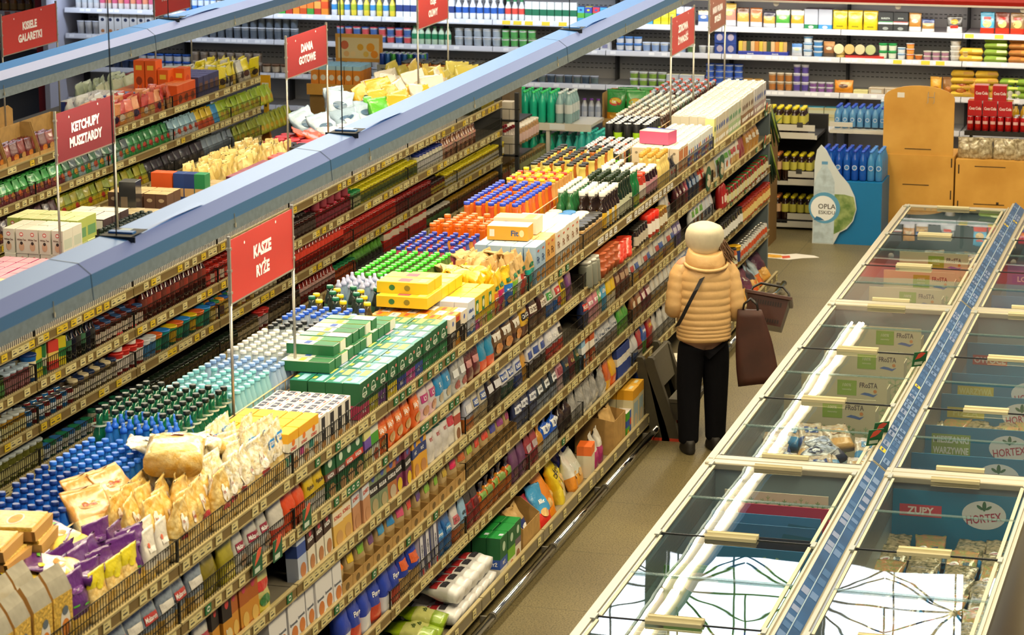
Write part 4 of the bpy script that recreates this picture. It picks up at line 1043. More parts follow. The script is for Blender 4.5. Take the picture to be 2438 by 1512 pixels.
# orange and white boxes
BR = [box_item('groats_box', 'box', .075, .1, .18, '#e8dcc8', top=M('#f2e8da', rough=.4), bands=[(0, .55, '#3a2c28')], prints=[('e', 'F', .5, .8, .3, .16, '#5a6ab0'), ('t', 'F', .5, .45, .8, .1, '#ffffff', 'BRITTA'), ('e', 'F', .6, .18, .6, .28, '#b89a72'), ('r', 'T', .5, .8, 1, .3, '#e8912c'), ('t', 'T', .5, .4, .6, .2, '#6a7ab8', 'Britta')]),
      box_item('groats_box', 'box', .075, .1, .18, '#e0901c', top=M('#e8951c', rough=.4), bands=[(.2, .75, '#2c2420')], prints=[('r', 'F', .5, .85, .6, .14, '#c83c2c'), ('e', 'F', .5, .3, .6, .3, '#d8b05a'), ('r', 'T', .5, .5, .6, .3, '#c84a2c')])]
put_grid(BR, -4.305, .078, 6, 13.80, .103, 3, ZT, 'orange and white groats box', 'orange and white groats boxes', rj=.02)
AL = box_item('white_cereal_box', 'box', .08, .13, .2, '#dfe4ee', top=M('#eef0f4', rough=.4), bands=[(0, .14, '#3a6ab0')], prints=[('t', 'F', .45, .72, .7, .12, '#2c4a9c', 'albaris'), ('r', 'F', .72, .48, .3, .1, '#3a6ab0'), ('e', 'F', .5, .22, .6, .24, '#d8cdb8')])
put_grid(AL, -4.305, .084, 5, 14.17, .14, 1, ZT, 'white cereal box with blue lettering', 'white cereal boxes', rj=.02)
LU = [box_item('yellow_grain_box', 'box', .08, .12, .2, '#e8c21c', top=M('#f2d428', rough=.4), bands=[(0, .32, c)], prints=[('r', 'F', .3, .68, .42, .4, '#1f7a44'), ('e', 'F', .3, .68, .34, .24, '#e8e0b0'), ('t', 'F', .6, .25, .5, .1, '#ffffff', t), ('e', 'F', .75, .2, .4, .28, '#c89a5a')]) for c, t in (('#b8468c', 'ORZO'), ('#8ab83a', 'BIO'), ('#c8b070', 'KASZA'))]
put_grid(LU, -4.305, .085, 5, 14.30, .125, 3, ZT, 'yellow grain box with green shield', 'yellow grain boxes', rj=.02)
FL2 = box_item('long_yellow_box', 'box', .3, .13, .065, '#e8c41c', top=M('#f0d83c', rough=.4), prints=[('r', 'T', .5, .5, .6, .24, '#b05a6a'), ('r', 'T', .5, .14, .7, .16, '#f6e88c'), ('e', 'N', .3, .5, .12, .5, '#2c6a3c'), ('e', 'N', .6, .5, .12, .5, '#8a7a1c')])
for j in range(5): FL2.put((-4.47+.0*j, 13.92+.135*j, ZT+.205), R.uniform(-.03, .03), 'long yellow box lying on the cartons, %s from near end' % nth(j), 'long yellow boxes')
for j in range(2): FL2.put((-4.49, 13.99+.14*j, ZT+.271), R.uniform(-.03, .03), 'long yellow box in the upper layer, %s from near end' % nth(j), 'upper long yellow boxes')
# kraft and yellow bags
KB = M('#c8a468', rough=.55, var=.12, vs=14, bump=.5, bs=30)
YB = M('#e8bc1c', rough=.35, coat=.4, bump=.5, bs=34)
for j, (c, t, b) in enumerate((('#e8742c', 'SORGO', YB), ('#c8286a', 'Mąka', YB), ('#2a70c8', 'Woda', YB), ('#8ac838', 'BIO', KB), ('#d8d4c8', 'KASZA', KB), ('#c84a3c', 'SOJA', KB), ('#1f9a8c', 'FIT', KB))):
    it = pouch_item('grain_bag', 'bag', .115, .075, .235, [(.55, c), (1, b)], [('t', 'F', .5, .4, .8, .09, '#ffffff', t), ('r', 'F', .5, .66, .6, .1, '#1f6a44'), ('e', 'F', .5, .16, .6, .2, '#c89a5a')], seed=20+j, tie=False, amp=1.5)
    put_grid(it, -4.305, .08, 5, 14.72+.118*j, .118, 1, ZT, 'grain bag with paper top and %s front' % ('orange', 'pink', 'blue', 'lime', 'white', 'red', 'teal')[j], 'paper topped grain bags', rj=.2, tilt=.08)
for k, (x, y) in enumerate(((-4.40, 14.78), (-4.50, 14.9), (-4.42, 15.0))):
    pouch_item('yellow_bag', 'bag', .17, .08, .2, [(1, YB)], seed=30+k, amp=2.2, nt=8).put((x, y, ZT+.2), (0, -1.2, .4*k), 'crumpled yellow paper bag on the grain bags, %s from near end' % nth(k), 'crumpled yellow bags')
for k, (x, y) in enumerate(((-4.52, 15.12), (-4.58, 15.3), (-4.48, 15.34), (-4.6, 15.0), (-4.45, 15.5))):
    pouch_item('kraft_bag', 'bag', .16, .08, .19, [(1, KB)], seed=40+k, amp=2.4, nt=8).put((x, y, ZT+.18), (0, -1.1, .5*k-.8), 'crumpled kraft bag lying on the grain bags, %s from near end' % nth(k), 'crumpled kraft bags')
# fit boxes
FT = [box_item('biscuit_box', 'box', .075, .115, .24, s, top=M(t_, rough=.4), prints=[('t', 'F', .5, .62, .5, .2, tc, 'Fit'), ('e', 'F', .5, .86, .4, .06, '#d0603c'), ('e', 'F', .5, .2, .8, .26, '#d89a4a'), ('t', 'N', .5, .62, .6, .14, tc, 'Fit'), ('r', 'N', .5, .25, .7, .02, tc), ('r', 'N', .5, .3, .7, .02, tc), ('r', 'N', .5, .35, .7, .02, tc)]) for s, t_, tc in (('#9fbcd8', '#b8d0e4', '#2a4a7a'), ('#e0a85a', '#ecc078', '#7a4a1c'), ('#e4dccb', '#f4f0e6', '#8a5a3c'), ('#e6dfd0', '#f6f2ea', '#9a6a4a'))]
for j, (k, d) in enumerate(((0, 'pale blue'), (0, 'light blue'), (1, 'orange'), (1, 'apricot'))):
    put_grid(FT[k], -4.305, .079, 5, 15.58+.119*j, .119, 1, ZT, '%s fitness biscuit box' % d, 'fitness biscuit boxes', rj=.02)
for j in range(5):
    put_grid(FT[2+j % 2], -4.305, .079, 5, 16.07+.12*j, .12, 1, ZT, 'white biscuit box in %s rank' % nth(j), 'white biscuit boxes', rj=.02)
OB = box_item('long_orange_box', 'box', .26, .15, .09, '#e8a02c', top=M('#f0e4c8', rough=.4), prints=[('t', 'N', .68, .5, .2, .4, '#2a4a7a', 'Fit'), ('r', 'N', .12, .5, .12, .5, '#e8e0d0'), ('e', 'N', .85, .5, .12, .5, '#f0d8a0')])
OB.put((-4.40, 15.75, ZT+.245), .05, 'orange biscuit case lying on the blue boxes')
OB2 = box_item('long_white_box', 'box', .28, .16, .1, '#eee6d2', top=M('#f0dc90', rough=.4), prints=[('r', 'T', .5, .2, .9, .2, '#f0d060'), ('t', 'N', .3, .75, .3, .1, '#8a8478', 'LOT 4')])
OB2.put((-4.40, 15.97, ZT+.245), .02, 'white biscuit case lying behind the orange one')
# spreads, sauces, oils
JB = [jar('spread_jar', .045, .15, '#c8a064', l, k, 14, 'jar', .026, neck=.95) for l, k in (('#2a2826', '#b8935a'), ('#4a86cc', '#c8a878'), ('#d84a34', '#b88a54'), ('#efe8da', '#c8b48a'), ('#e8e0cc', '#6a4a34'))]
for j in range(6):
    put_grid(JB, -4.345, .094, 4, 16.72+.096*j, .096, 1, ZT, 'spread jar with coloured lid in %s rank' % nth(j), 'spread jars', rj=3)
SA = [bottle('sauce_bottle', .033, .25, M('#2a1c14', rough=.1, coat=.6), '#efece4', l, 'wine', capr=.02, caph=.03, cat='bottle', lz=(.08, .5)) for l in ('#e2b428', '#dcd8c4')]
for it in SA: pass
put_grid(SA, -4.34, .07, 3, 17.34, .072, 6, ZT, 'sauce bottle with white cap and yellow or cream label', 'white capped sauce bottles', rj=3)
OO = bottle('olive_oil_bottle', .032, .28, M('#1c2a14', rough=.08, coat=.8), '#1f3018', '#c8ccb0', 'wine', capr=.016, caph=.03, lz=(.1, .48))
put_grid(OO, -4.34, .068, 4, 17.80, .07, 5, ZT, 'dark olive oil bottle', 'dark olive oil bottles', rj=3)
GW = bottle('syrup_bottle', .032, .275, pet('#2a6a3a', .1), '#efefe8', '#4a7a3c', 'wine', capr=.018, caph=.02, lz=(.1, .3))
put_grid(GW, -4.55, .068, 2, 17.3, .072, 8, ZT, 'green syrup bottle with white cap behind the sauces', 'white capped green syrup bottles', rj=3)
GW2 = bottle('vinegar_bottle', .032, .275, pet('#20703a', .1), '#efefe8', '#a0a83a', 'wine', capr=.018, caph=.02, lz=(.08, .3))
put_grid(GW2, -4.34, .068, 4, 18.16, .072, 3, ZT, 'green vinegar bottle with white cap', 'white capped green vinegar bottles', rj=3)
TJ = jar('passata_jar', .036, .21, '#b83a24', '#e0482c', '#e0d4c8', 14, 'jar', .02, neck=.8)
put_grid(TJ, -4.345, .085, 4, 18.42, .088, 2, ZT, 'tomato passata jar with red lid', 'red lidded passata jars', rj=3)
CJ = jar('syrup_jar', .04, .2, '#2c100c', '#eeeae0', '#c8909a', 14, 'jar', .018, neck=.75)
put_grid(CJ, -4.345, .086, 3, 18.62, .09, 4, ZT, 'dark juice jar with white lid', 'white lidded dark juice jars', rj=3)
CJ2 = bottle('syrup_bottle', .03, .2, M('#24100c', rough=.08, coat=.7), '#f0eee6', '#e8e0d8', 'wine', capr=.015, caph=.02, lz=(.1, .5))
put_grid(CJ2, -4.60, .066, 2, 18.7, .07, 5, ZT, 'dark syrup bottle with white cap behind the jars', 'dark syrup bottles', rj=3)
GB = bottle('ginger_juice_bottle', .03, .24, M('#e2c878', rough=.1, coat=.6), '#c89a3c', None, 'wine', capr=.016, caph=.03)
put_grid(GB, -4.335, .064, 3, 19.02, .066, 5, ZT, 'pale yellow juice bottle with gold cap', 'gold capped juice bottles', rj=3)
BP = pouch_item('baby_food_bag', 'bag', .1, .06, .16, [(.5, '#d8d0c0'), (1, '#26242a')], [('r', 'F', .5, .3, .7, .2, '#c84a3c')], seed=51)
put_grid(BP, -4.31, .065, 3, 19.42, .1, 2, ZT, 'black and white baby food pouch', 'black and white pouches')
# milk and plant drinks
TC = box_item('plant_drink_carton', 'carton', .072, .075, .2, '#dccbb0', top=M('#efe6d4', rough=.4), bands=[], prints=[('e', 'N', .5, .35, .5, .16, '#a88a5a'), ('e', 'N', .5, .8, .3, .1, '#8a7a64'), ('r', 'F', .5, .5, .8, .8, '#c8743c'), ('e', 'F', .5, .4, .6, .3, '#e8c8a0')])
put_grid(TC, -4.305, .075, 5, 19.64, .078, 4, ZT, 'cream plant drink carton', 'cream plant drink cartons', rj=.02)
PK = box_item('pink_drink_pack', 'carton', .24, .16, .1, '#cc5a84', top=M('#f0e0c0', rough=.4, var=.2, vs=24), prints=[('r', 'T', .85, .5, .25, 1, '#3a4a98')])
PK.put((-4.40, 19.80, ZT+.205), -.2, 'pink wrapped drink pack lying on the cream cartons')
WHB = M('#d2d0c8', rough=.4)
def milk_carton(name, side, cap, stripe, h=.2, w=.07, cs='#2c3c8c'):
    it = box_item(name, 'carton', w, w, h, side, top=WHB, bands=[(0, .4, stripe)], prints=[('e', 'F', .5, .62, .6, .2, cs), ('r', 'F', .5, .2, .8, .14, '#f0eee8')])
    m = MB(); m.lathe([(.016, 0), (.016, .012), (.013, .014)], 10, plastic(cap), T=Matrix.Translation((-w*.4, 0, h))); m.build('cap', it.root)
    m = MB(); m.box(-w*.95, -w*.72, -w*.5, w*.5, h, h+.003, WHB); m.build('seal_fin', it.root)
    it.kids = [(c, list(c.children)) for c in it.root.children]
    return it
SM = [milk_carton('milk_carton', '#e8ebe8', '#e6eef4', c, .185, .066, c) for c in ('#3c56a8', '#c04a6a', '#d8a03c', '#5a78c0')]
put_grid(SM, -4.305, .069, 5, 19.98, .07, 13, ZT, 'small milk carton with pale cap', 'small capped milk cartons', rj=.02)
TM = [milk_carton('tall_milk_carton', c, '#f0f0ea', s, .235, .072, l) for c, s, l in (('#d0c8b4', '#c8b48a', '#3a5aa0'), ('#c8cab8', '#a8c094', '#3a8a5c'), ('#c8c0b0', '#8a6a50', '#5a3a2c'), ('#c6c4c4', '#a89090', '#2c50a0'))]
GC = milk_carton('tall_milk_carton', '#e8e29a', '#efefe8', '#e8e29a', .235, .075, '#2c6a4a')
GC.put((-4.305, 20.95, ZT), 0, 'pale yellow drink carton at the near edge of the tall cartons')
for q in range(4):
    put_grid(TM[q], -4.305, .075, 5, (21.03, 21.55, 22.1, 22.68)[q], .076, (7, 7, 7, 7)[q], ZT, 'tall drink carton in the %s block' % ('cream', 'green tinted', 'brown printed', 'blue printed')[q], 'tall drink cartons', rj=.02)
# ================================================================ AISLE FACE OF THE LONG RACK
LVN = {1: 'second shelf', 2: 'third shelf', 3: 'fourth shelf', 4: 'fifth shelf', 5: 'bottom shelf'}
def bag(main, low=None, patch=None, text=None, tc='#ffffff', pic=None, w=.13, d=.06, h=.2, name='food_bag', seed=None, top=None, tie=False, amp=1.0, mat=foil):
    bands = []
    if low: bands.append((.36, low))
    if top: bands += [(.74, main), (1, top)]
    else: bands.append((1, main))
    pr = []
    if patch: pr.append(('r', 'F', .5, .6, .74, .2, patch))
    if text: pr.append(('t', 'F', .5, .6, .66, .11, tc, text))
    if pic: pr.append(('e', 'F', .5, .28, .62, .26, pic))
    return pouch_item(name, 'bag', w, d, h, bands, pr, seed=seed or R.randint(1, 400), tie=tie, amp=amp, mat=mat)
def cbox(side, band=None, top=None, text=None, tc='#ffffff', pic=None, w=.12, d=.06, h=.2, bz=(.45, .7), name='food_box', logo=None, cat='box'):
    pr = []
    if logo: pr += [('e', 'F', .5, .82, .4, .2, logo)]
    if text: pr.append(('t', 'F', .5, sum(bz)/2, .8, .09, tc, text))
    if pic: pr.append(('e', 'F', .55, .2, .66, .3, pic))
    return box_item(name, cat, d, w, h, side, top=top, bands=[(bz[0], bz[1], band)] if band else (), prints=pr)
def shelf_run(lv, y0, seq, xf=-4.284, zt=None):
    """seq: (item or list, words, n[, options]) laid out along the shelf edge; a number moves on to that Y"""
    y = y0; z = {1: 1.418, 2: 1.143, 3: .873, 4: .558, 5: .136}[lv] if zt is None else zt
    for e in seq:
        if isinstance(e, (int, float)): y = max(y, e); continue
        it, words, n = e[:3]; o = e[3] if len(e) > 3 else {}
        words = '%s, %s' % (words, LVN[lv])
        y = face(y, z, it, n, words, xf=xf, deep=o.get('deep', 1), gap=o.get('gap', .008), z1=o.get('z1', 0), lean=o.get('lean', .06), rj=o.get('rj', .08))
SILV = M('#a8a8a8', rough=.2, coat=.7, var=.3, vs=25, bump=.5, bs=40)
CLR = M('#8c98a8', rough=.15, coat=.7, var=.35, vs=22, bump=.4, bs=40)
GOLDP = M('#caa24c', rough=.3, coat=.5, var=.3, vs=40, bump=.5, bs=60)
WFILM = M('#c9c8c4', rough=.22, coat=.6, var=.15, vs=18, bump=.4, bs=40)
G = '#175a34'
shelf_run(1, 8.9, [
    ([bag(CLR, GOLDP, '#c8443c', 'Makaron', w=.15), bag(CLR, GOLDP, '#e8e4dc', None, pic='#d8c090', w=.15)], 'clear pasta bag with red label', 8),
    (bag(M('#8a7c1c', rough=.2, coat=.6, var=.2, vs=14), None, None, None, w=.2, h=.21, d=.09), 'olive yellow pasta bag', 1),
    (bag(M('#b0a428', rough=.2, coat=.6, var=.2, vs=14), None, None, None, pic='#e8d470', w=.16), 'yellow filled clear bag', 1),
    10.52, (bag(WFILM, WFILM, '#9c2c44', 'Makaron', pic='#c8a488', w=.14), 'white pasta bag with maroon label', 3),
    (bag('#d8d4cc', '#d0442c', None, None, w=.15), 'white and red bag', 1),
    (bag('#e2521c', None, None, None, w=.14, amp=1.6), 'bright orange red bag', 2),
    (bag('#d8b81c', WFILM, None, 'Ryżanka', '#4a3a1c', w=.125, top='#e2bc1c', h=.225), 'rice noodle bag with yellow top', 2),
    11.62, (cbox(G, '#6a4038', G, 'KASZA', pic='#b08a5c', bz=(.46, .62), logo='#cfe0cc', w=.13, h=.215), 'dark green groats box with brown band', 2),
    (cbox(G, '#d04a34', G, 'KASZA', pic='#c09a6c', bz=(.46, .62), logo='#cfe0cc', w=.13, h=.215), 'dark green groats box with red band', 2),
    12.22, (cbox('#dcd68c', '#6f50b0', G, None, pic='#b8a468', bz=(.44, .74), logo=None, w=.12, h=.21), 'pale box with purple panel and green top', 1),
    (cbox('#e4e2d4', '#4a9c34', G, None, pic='#b0583c', bz=(.44, .74), w=.12, h=.21), 'pale box with green panel', 1),
    12.5, (bag('#e2641c', None, '#e88a4c', 'SANTE', pic='#c89a5c', w=.13, h=.215), 'orange granola bag', 5),
    (bag('#d8c8cc', '#e0b8c4', '#b8387c', 'LY', pic='#c88a6a', w=.14, h=.21), 'white and pink snack pouch', 2),
    (bag('#2f8cc8', '#cfd8de', None, 'LY', pic='#b8a890', w=.14, h=.21), 'white and blue snack pouch', 2),
    (bag(SILV, WFILM, '#e0e4e8', None, pic='#a04a4a', w=.12, h=.2), 'silver clear snack bag', 2),
    14.02, (bag('#5c2018', None, '#c88a8a', None, w=.13, h=.19), 'maroon cocoa bag in an open carton', 2),
    (bag('#2f8cb8', '#d8542c', None, None, w=.13, h=.2), 'teal and orange flake bag', 2),
    14.62, (bag('#6a4a28', '#4a2c1c', '#e8e4dc', 'CHOCO', '#e8e4dc', pic='#c8823c', w=.19, h=.225, top='#1c2a5c', d=.08), 'chocolate cereal bag with navy top', 3),
    (bag('#e0b02c', '#5c3420', '#2a2420', 'CHOCO', w=.18, h=.22, d=.08), 'yellow and brown cereal bag', 1),
    (bag('#4a2418', '#7a5a44', '#e8e0d4', 'CHOCO', '#4a2418', w=.19, h=.22, d=.08), 'brown cereal bag', 2),
    (bag('#e0dcd4', '#3a6ab0', '#3c9a44', 'Cini', w=.17, h=.22), 'white cereal bag with green top', 1),
    (bag('#d8d0c0', '#2c6cc0', '#c83034', 'Chi', w=.16, h=.22, pic='#d8442c'), 'white red and blue cereal bag', 1),
    (bag('#e0c41c', '#e0c41c', '#2a2a28', None, w=.13, h=.22), 'yellow cereal bag', 1),
    (bag('#7a4a86', '#8a5a8a', None, None, pic='#8a6a5c', w=.13, h=.225), 'purple foil cereal bag', 1),
    16.7, (lathe_item('food_jar', 'jar', [(.045, 0), (.048, .01), (.048, .14), (.04, .16)], M('#7a7c70', rough=.3), [('lid', [(.043, .16), (.043, .175), (.04, .178)], plastic('#d8d6cc'))]), 'grey tub with pale lid', 3),
    (lathe_item('stacked_bowl', 'bowl', [(.035, 0), (.055, .05), (.056, .06), (.035, .062), (.055, .11), (.056, .12), (.04, .122), (.056, .165), (.058, .17)], M('#b0562c', rough=.4)), 'stack of terracotta bowls', 4),
    (lathe_item('foil_tub', 'tub', [(.05, 0), (.055, .03), (.05, .032), (.056, .07), (.05, .072), (.056, .11), (.05, .112), (.056, .14)], foil('#c8341c')), 'stack of red foil tubs', 3),
    18.06, (jar('sauce_jar', .036, .14, '#2a1a12', '#26241f', '#b8b0a0'), 'dark sauce jar with black lid', 5),
    (jar('cocoa_jar', .045, .17, '#b8321c', '#e0301c', '#e8e2da', lidh=.05, neck=.98), 'red lidded cocoa jar', 3),
    (jar('honey_jar', .036, .14, '#8a5a1c', '#b08c2c', '#d8d0b8'), 'jar with gold lid', 4),
    (bag(WFILM, None, None, 'Nuts', '#a8342c', w=.13, h=.19), 'clear nut bag', 2),
    19.5, (bag('#4a1a20', None, '#7a3a40', 'CIEMNA', w=.11, h=.215), 'dark crimson chocolate bag', 3), (bag('#8a2c44', None, '#c86a7c', None, w=.1, h=.21), 'pink chocolate bag', 1),
    (bag('#1c3458', None, '#8fa8c8', None, w=.12, h=.215), 'navy snack bag', 3),
    (bag('#c0341c', None, '#e8d8c8', 'mix', w=.12, h=.2), 'red snack bag below a green round header', 2),
    (bag('#c8b894', WFILM, None, None, pic='#8a6a44', w=.12, h=.19), 'clear mushroom bag', 3),
    (bag('#c8d0d8', '#dfe4e6', '#4a9c3c', None, pic='#c05a3c', w=.12, h=.215), 'white bag with green top stripe', 5),
    (bag('#e0dcd0', '#c8a468', '#b03040', None, w=.11, h=.2), 'white bag with red label', 3), (bag('#8a2038', None, None, None, w=.11, h=.17), 'crimson bag', 2),
    (bag('#b07c2c', '#b07c2c', '#d8d0c0', None, w=.14, h=.2, amp=1.5), 'amber bread crumb bag', 4),
])
shelf_run(2, 9.6, [
    ([bag(CLR, GOLDP, '#c8443c', None, w=.15), bag(WFILM, GOLDP, '#a83444', None, w=.15)], 'clear mixed pasta bag', 4),
    (cbox('#241a18', '#c88a28', None, 'Rice', pic='#d8c48c', bz=(.08, .5), w=.1, h=.235, logo='#c03a3a'), 'black and amber wafer box', 2),
    (cbox('#a85a1c', '#c8882c', None, None, pic='#d8b05a', bz=(.1, .5), w=.1, h=.235, logo='#c03a5a'), 'amber wafer box', 3),
    (bag('#c8c47c', '#c8b82c', '#c83a2c', None, pic='#2c7a3c', w=.16, h=.225), 'pale green bag with red label', 1),
    11.28, (cbox('#b8c4dc', '#3450a0', '#cfd6e2', None, pic='#b8764a', bz=(.5, .75), w=.12, h=.24), 'pale blue groats box', 1),
    (cbox('#e2dccc', '#3a2420', '#241c1c', 'KASZA', pic='#b0764a', bz=(.5, .85), w=.12, h=.24, logo='#c03a4a'), 'white groats box with dark brown panel', 3),
    (cbox('#dcb054', '#e8dcc0', '#c89a1c', 'SONKO', '#d04a34', pic='#c89a5c', bz=(.5, .78), w=.13, h=.24), 'orange and cream groats box', 2),
    (cbox('#c08a64', '#cfd6e0', '#d8a81c', 'SONKO', '#d04a34', pic='#b8825a', bz=(.55, .8), w=.13, h=.25), 'terracotta groats box with pale panel', 2),
    12.35, (cbox('#7a8a6a', '#241f22', M('#8a9cc0', rough=.4), 'BULGUR', pic='#a89a74', bz=(.42, .68), w=.125, h=.24, logo='#4a5aa8'), 'black panelled bulgur box with green base', 2),
    (cbox('#b06a38', '#241f22', M('#8a9cc0', rough=.4), 'KUSKUS', pic='#b8a890', bz=(.42, .68), w=.125, h=.24, logo='#4a5aa8'), 'black panelled couscous box with orange base', 1),
    (cbox('#7a3058', '#241f22', M('#8a9cc0', rough=.4), 'BULGUR', pic='#d8b81c', bz=(.42, .68), w=.125, h=.24, logo='#4a5aa8'), 'black panelled grain box with plum base', 2),
    (cbox('#dca02c', '#2c3c78', None, 'RYŻ', pic='#b8804a', bz=(.5, .72), w=.12, h=.24, logo='#3a5ab0'), 'amber grain box with navy label', 2),
    13.32, (bag('#d8d4d4', '#d4d0d0', None, 'RYŻ', '#c03a44', w=.12, h=.24, top='#0f6a3c'), 'white rice bag with glossy green top', 3),
    (bag('#e0dcdc', '#dcd8d4', '#c03a44', None, w=.11, h=.24), 'white rice bag with red label', 1), (cbox('#e4dccc', '#b04a3c', None, None, w=.1, h=.22, pic='#8a5a3c'), 'white grain box', 1),
    14.02, (bag('#b8bcd0', '#d8782c', '#dcdce4', None, w=.15, h=.22), 'white bean bag with orange base', 1), (bag('#c8c0b0', '#c8b084', '#3c58a0', 'FASOLA', w=.15, h=.22), 'bean bag with blue emblem', 2),
    (bag('#2a1a18', None, '#dcdce4', None, w=.13, h=.22), 'dark bean bag with white label', 2),
    (bag('#dcdce4', '#1c4a3c', '#3c58a0', 'FASOLA', w=.14, h=.22), 'white bean bag with dark green base', 2),
    (bag('#cfd4e4', '#26408a', '#3450a0', 'FASOLA', w=.15, h=.22, top='#dcdce8'), 'white bean bag with navy base', 1), (bag('#c89028', None, None, None, w=.12, h=.19), 'amber lentil bag', 1),
    (bag('#d8d8e0', '#3a2a24', '#3450a0', None, w=.14, h=.22), 'white bean bag with brown base', 3),
    (bag('#d8d8e0', '#c0342c', None, 'PESTKI', w=.13, h=.22), 'white seed bag with red base', 2), (bag('#e4e0dc', '#d03a28', '#2c2420', None, w=.12, h=.22), 'white and red seed bag', 1),
    16.7, (bag('#22305c', None, '#c83a34', 'NUTS', w=.13, h=.23), 'navy nut bag', 1), (bag('#c87a90', '#d8a0a8', None, 'PESTKI', w=.13, h=.23), 'pink seed bag', 2),
    (bag('#5fa86a', '#c8b0a0', None, 'MAK', w=.12, h=.23), 'green poppy bag', 1), (bag('#3a98c8', '#3a98c8', None, 'LEN', w=.12, h=.23), 'sky blue linseed bag', 1),
    (bag('#dcb81c', '#e0d8c0', None, None, w=.12, h=.235), 'yellow and white pouch', 2), (bag('#5a2a18', None, '#a88a70', None, w=.12, h=.23), 'brown pouch', 3),
    18.06, ([bag(WFILM, '#c8a060', '#b03a3a', None, w=.12, h=.2), bag(WFILM, '#d8b040', '#3a5aa0', None, w=.12, h=.2), bag(WFILM, '#a05a3c', None, None, w=.12, h=.2)], 'clear bag of dried fruit', 11),
    (bag('#6a5a9c', None, '#c8c4d8', None, w=.12, h=.22), 'violet pouch', 2),
    20.1, (bag('#e0e4e4', '#d8dcdc', '#4aa83c', None, pic='#b8683c', w=.14, h=.235), 'white pouch with green top', 3), (bag('#c8d0dc', '#d8dce2', None, None, pic='#3a5a8a', w=.13, h=.22), 'pale blue white pouch', 3),
    21.1, (lathe_item('ketchup_bottle', 'bottle', [(.03, 0), (.033, .02), (.033, .12), (.025, .18), (.012, .2)], plastic('#a01c1c'), [('cap', [(.016, .2), (.016, .225), (.008, .23)], plastic('#8a1410'))], prints=[('r', .08, .04, .06, '#e0c8b8')]), 'red ketchup bottle', 3),
    ([jar('sauce_jar', .034, .13, '#8a1c14', '#8a1c18', '#c8c08a'), jar('sauce_jar', .034, .13, '#5c3a14', '#2c6a34', '#c8c4a8')], 'sauce jar with red or green lid', 24),
])
KT = ['#e8841c', '#e0bc1c', '#7ab02c', '#6a3c78', '#3a96d0', '#2a84c8', '#d04a78', '#d8342c', '#5a3484', '#84b83a', '#7cb42c', '#c0a02c', '#d8285c', '#c8642c', '#a8c038', '#e04a34', '#d84a30', '#4a4aa0', '#903c80', '#a03a6c']
KN = ['orange', 'yellow', 'green', 'violet', 'sky blue', 'blue', 'rose', 'red', 'indigo', 'lime', 'grass green', 'mustard', 'raspberry', 'rust', 'apple green', 'coral', 'poppy red', 'ink blue', 'mauve', 'berry']
shelf_run(3, 10.9, [
    (cbox('#dfdfe4', '#dfdfe4', M('#e8e4d4', rough=.5), 'Szymanowska', '#5a6478', pic='#c8783c', bz=(.35, .45), w=.115, h=.235, d=.07, name='flour_pack'), 'white flour pack with ear of wheat', 8, dict(rj=.03))])
for k, c in enumerate(KT):
    it = bag('#b49a6c', '#a88a54', c, None, pic=None, w=.12, d=.06, h=.215, seed=60+k, top='#b8a074', mat=lambda q: M(q, rough=.5, coat=.15, bump=.25, bs=40))
    y = 11.87+.158*k
    m = it.root
    it.put((-4.312, y+.07, .885), (0, -.05, R.uniform(-.15, .15)), 'kraft granola bag with %s panel in the row of trays' % KN[k], 'kraft granola bags')
    if k > 20: it.put((-4.40, y+.07, .885), (0, -.05, R.uniform(-.1, .1)), 'kraft granola bag behind the %s panelled one' % KN[k], 'kraft granola bags')
    tray('display_tray', y, y+.152, -4.288, -4.54, .874, .075, .085, KRAFT, 'open kraft tray holding the %s panelled granola bags' % KN[k], 'kraft granola trays', text='x')
shelf_run(3, 15.05, [
    (bag('#2a3460', '#5a6488', '#d8dce8', 'Crunchy', '#2a3460', w=.16, h=.215), 'navy crunchy cereal bag', 3), (bag('#3a4450', '#98a4b8', '#dfe4ea', 'Crunchy', '#2a3440', w=.16, h=.215), 'slate crunchy cereal bag', 3),
    (bag('#c8909c', '#d8c0c4', '#8a3c4c', None, w=.13, h=.22), 'dusty pink cereal bag', 1), (bag('#1c3448', None, None, 'Gola', '#c8b070', w=.14, h=.22), 'dark blue granola bag', 1),
    (bag('#5a1c24', None, None, 'Gola', '#c8b070', w=.14, h=.22), 'wine red granola bag', 1), (bag('#22402c', None, None, 'Gola', '#c8b070', w=.14, h=.22), 'dark green granola bag', 1),
    (cbox('#8ab4d8', '#e0e4e8', None, None, pic='#b8703c', w=.1, h=.22), 'blue cereal box', 1), (cbox('#b8542c', '#e4dcd0', None, None, pic='#c8a078', w=.1, h=.22), 'rust cereal box', 2),
    ([bag('#aab0bc', '#8a7a6c', '#c8ccd4', 'Céréales', '#4a5a78', w=.17, h=.2, amp=1.4)], 'silver grey cereal bag', 4), (bag('#4a9c3c', '#7ab04a', None, None, w=.16, h=.21, amp=1.5), 'glossy green bag', 2),
    18.1, (bag('#8a5a3c', None, '#d8c8b0', None, w=.14, h=.2), 'brown biscuit bag', 2), (bag('#6a1c30', None, '#e0d0d0', None, w=.15, h=.21), 'burgundy biscuit bag', 2), (bag(WFILM, '#b89a64', None, None, w=.14, h=.21), 'clear biscuit bag', 6),
    19.6, (bag('#d0d4dc', '#c8ccd4', '#7a8cb0', None, w=.13, h=.22), 'pale pouch above the woman', 4),
    20.7, ([jar('olive_jar', .036, .15, '#2a2418', '#1c1c1a', '#dcdcd8'), jar('olive_jar', .036, .15, '#3a3a1c', '#1c1c1a', '#dcdcd8')], 'black lidded olive jar', 16), ([jar('pepper_jar', .036, .14, '#b0501c', '#8a1c14', '#d8c07a')], 'red lidded pepper jar', 16),
])
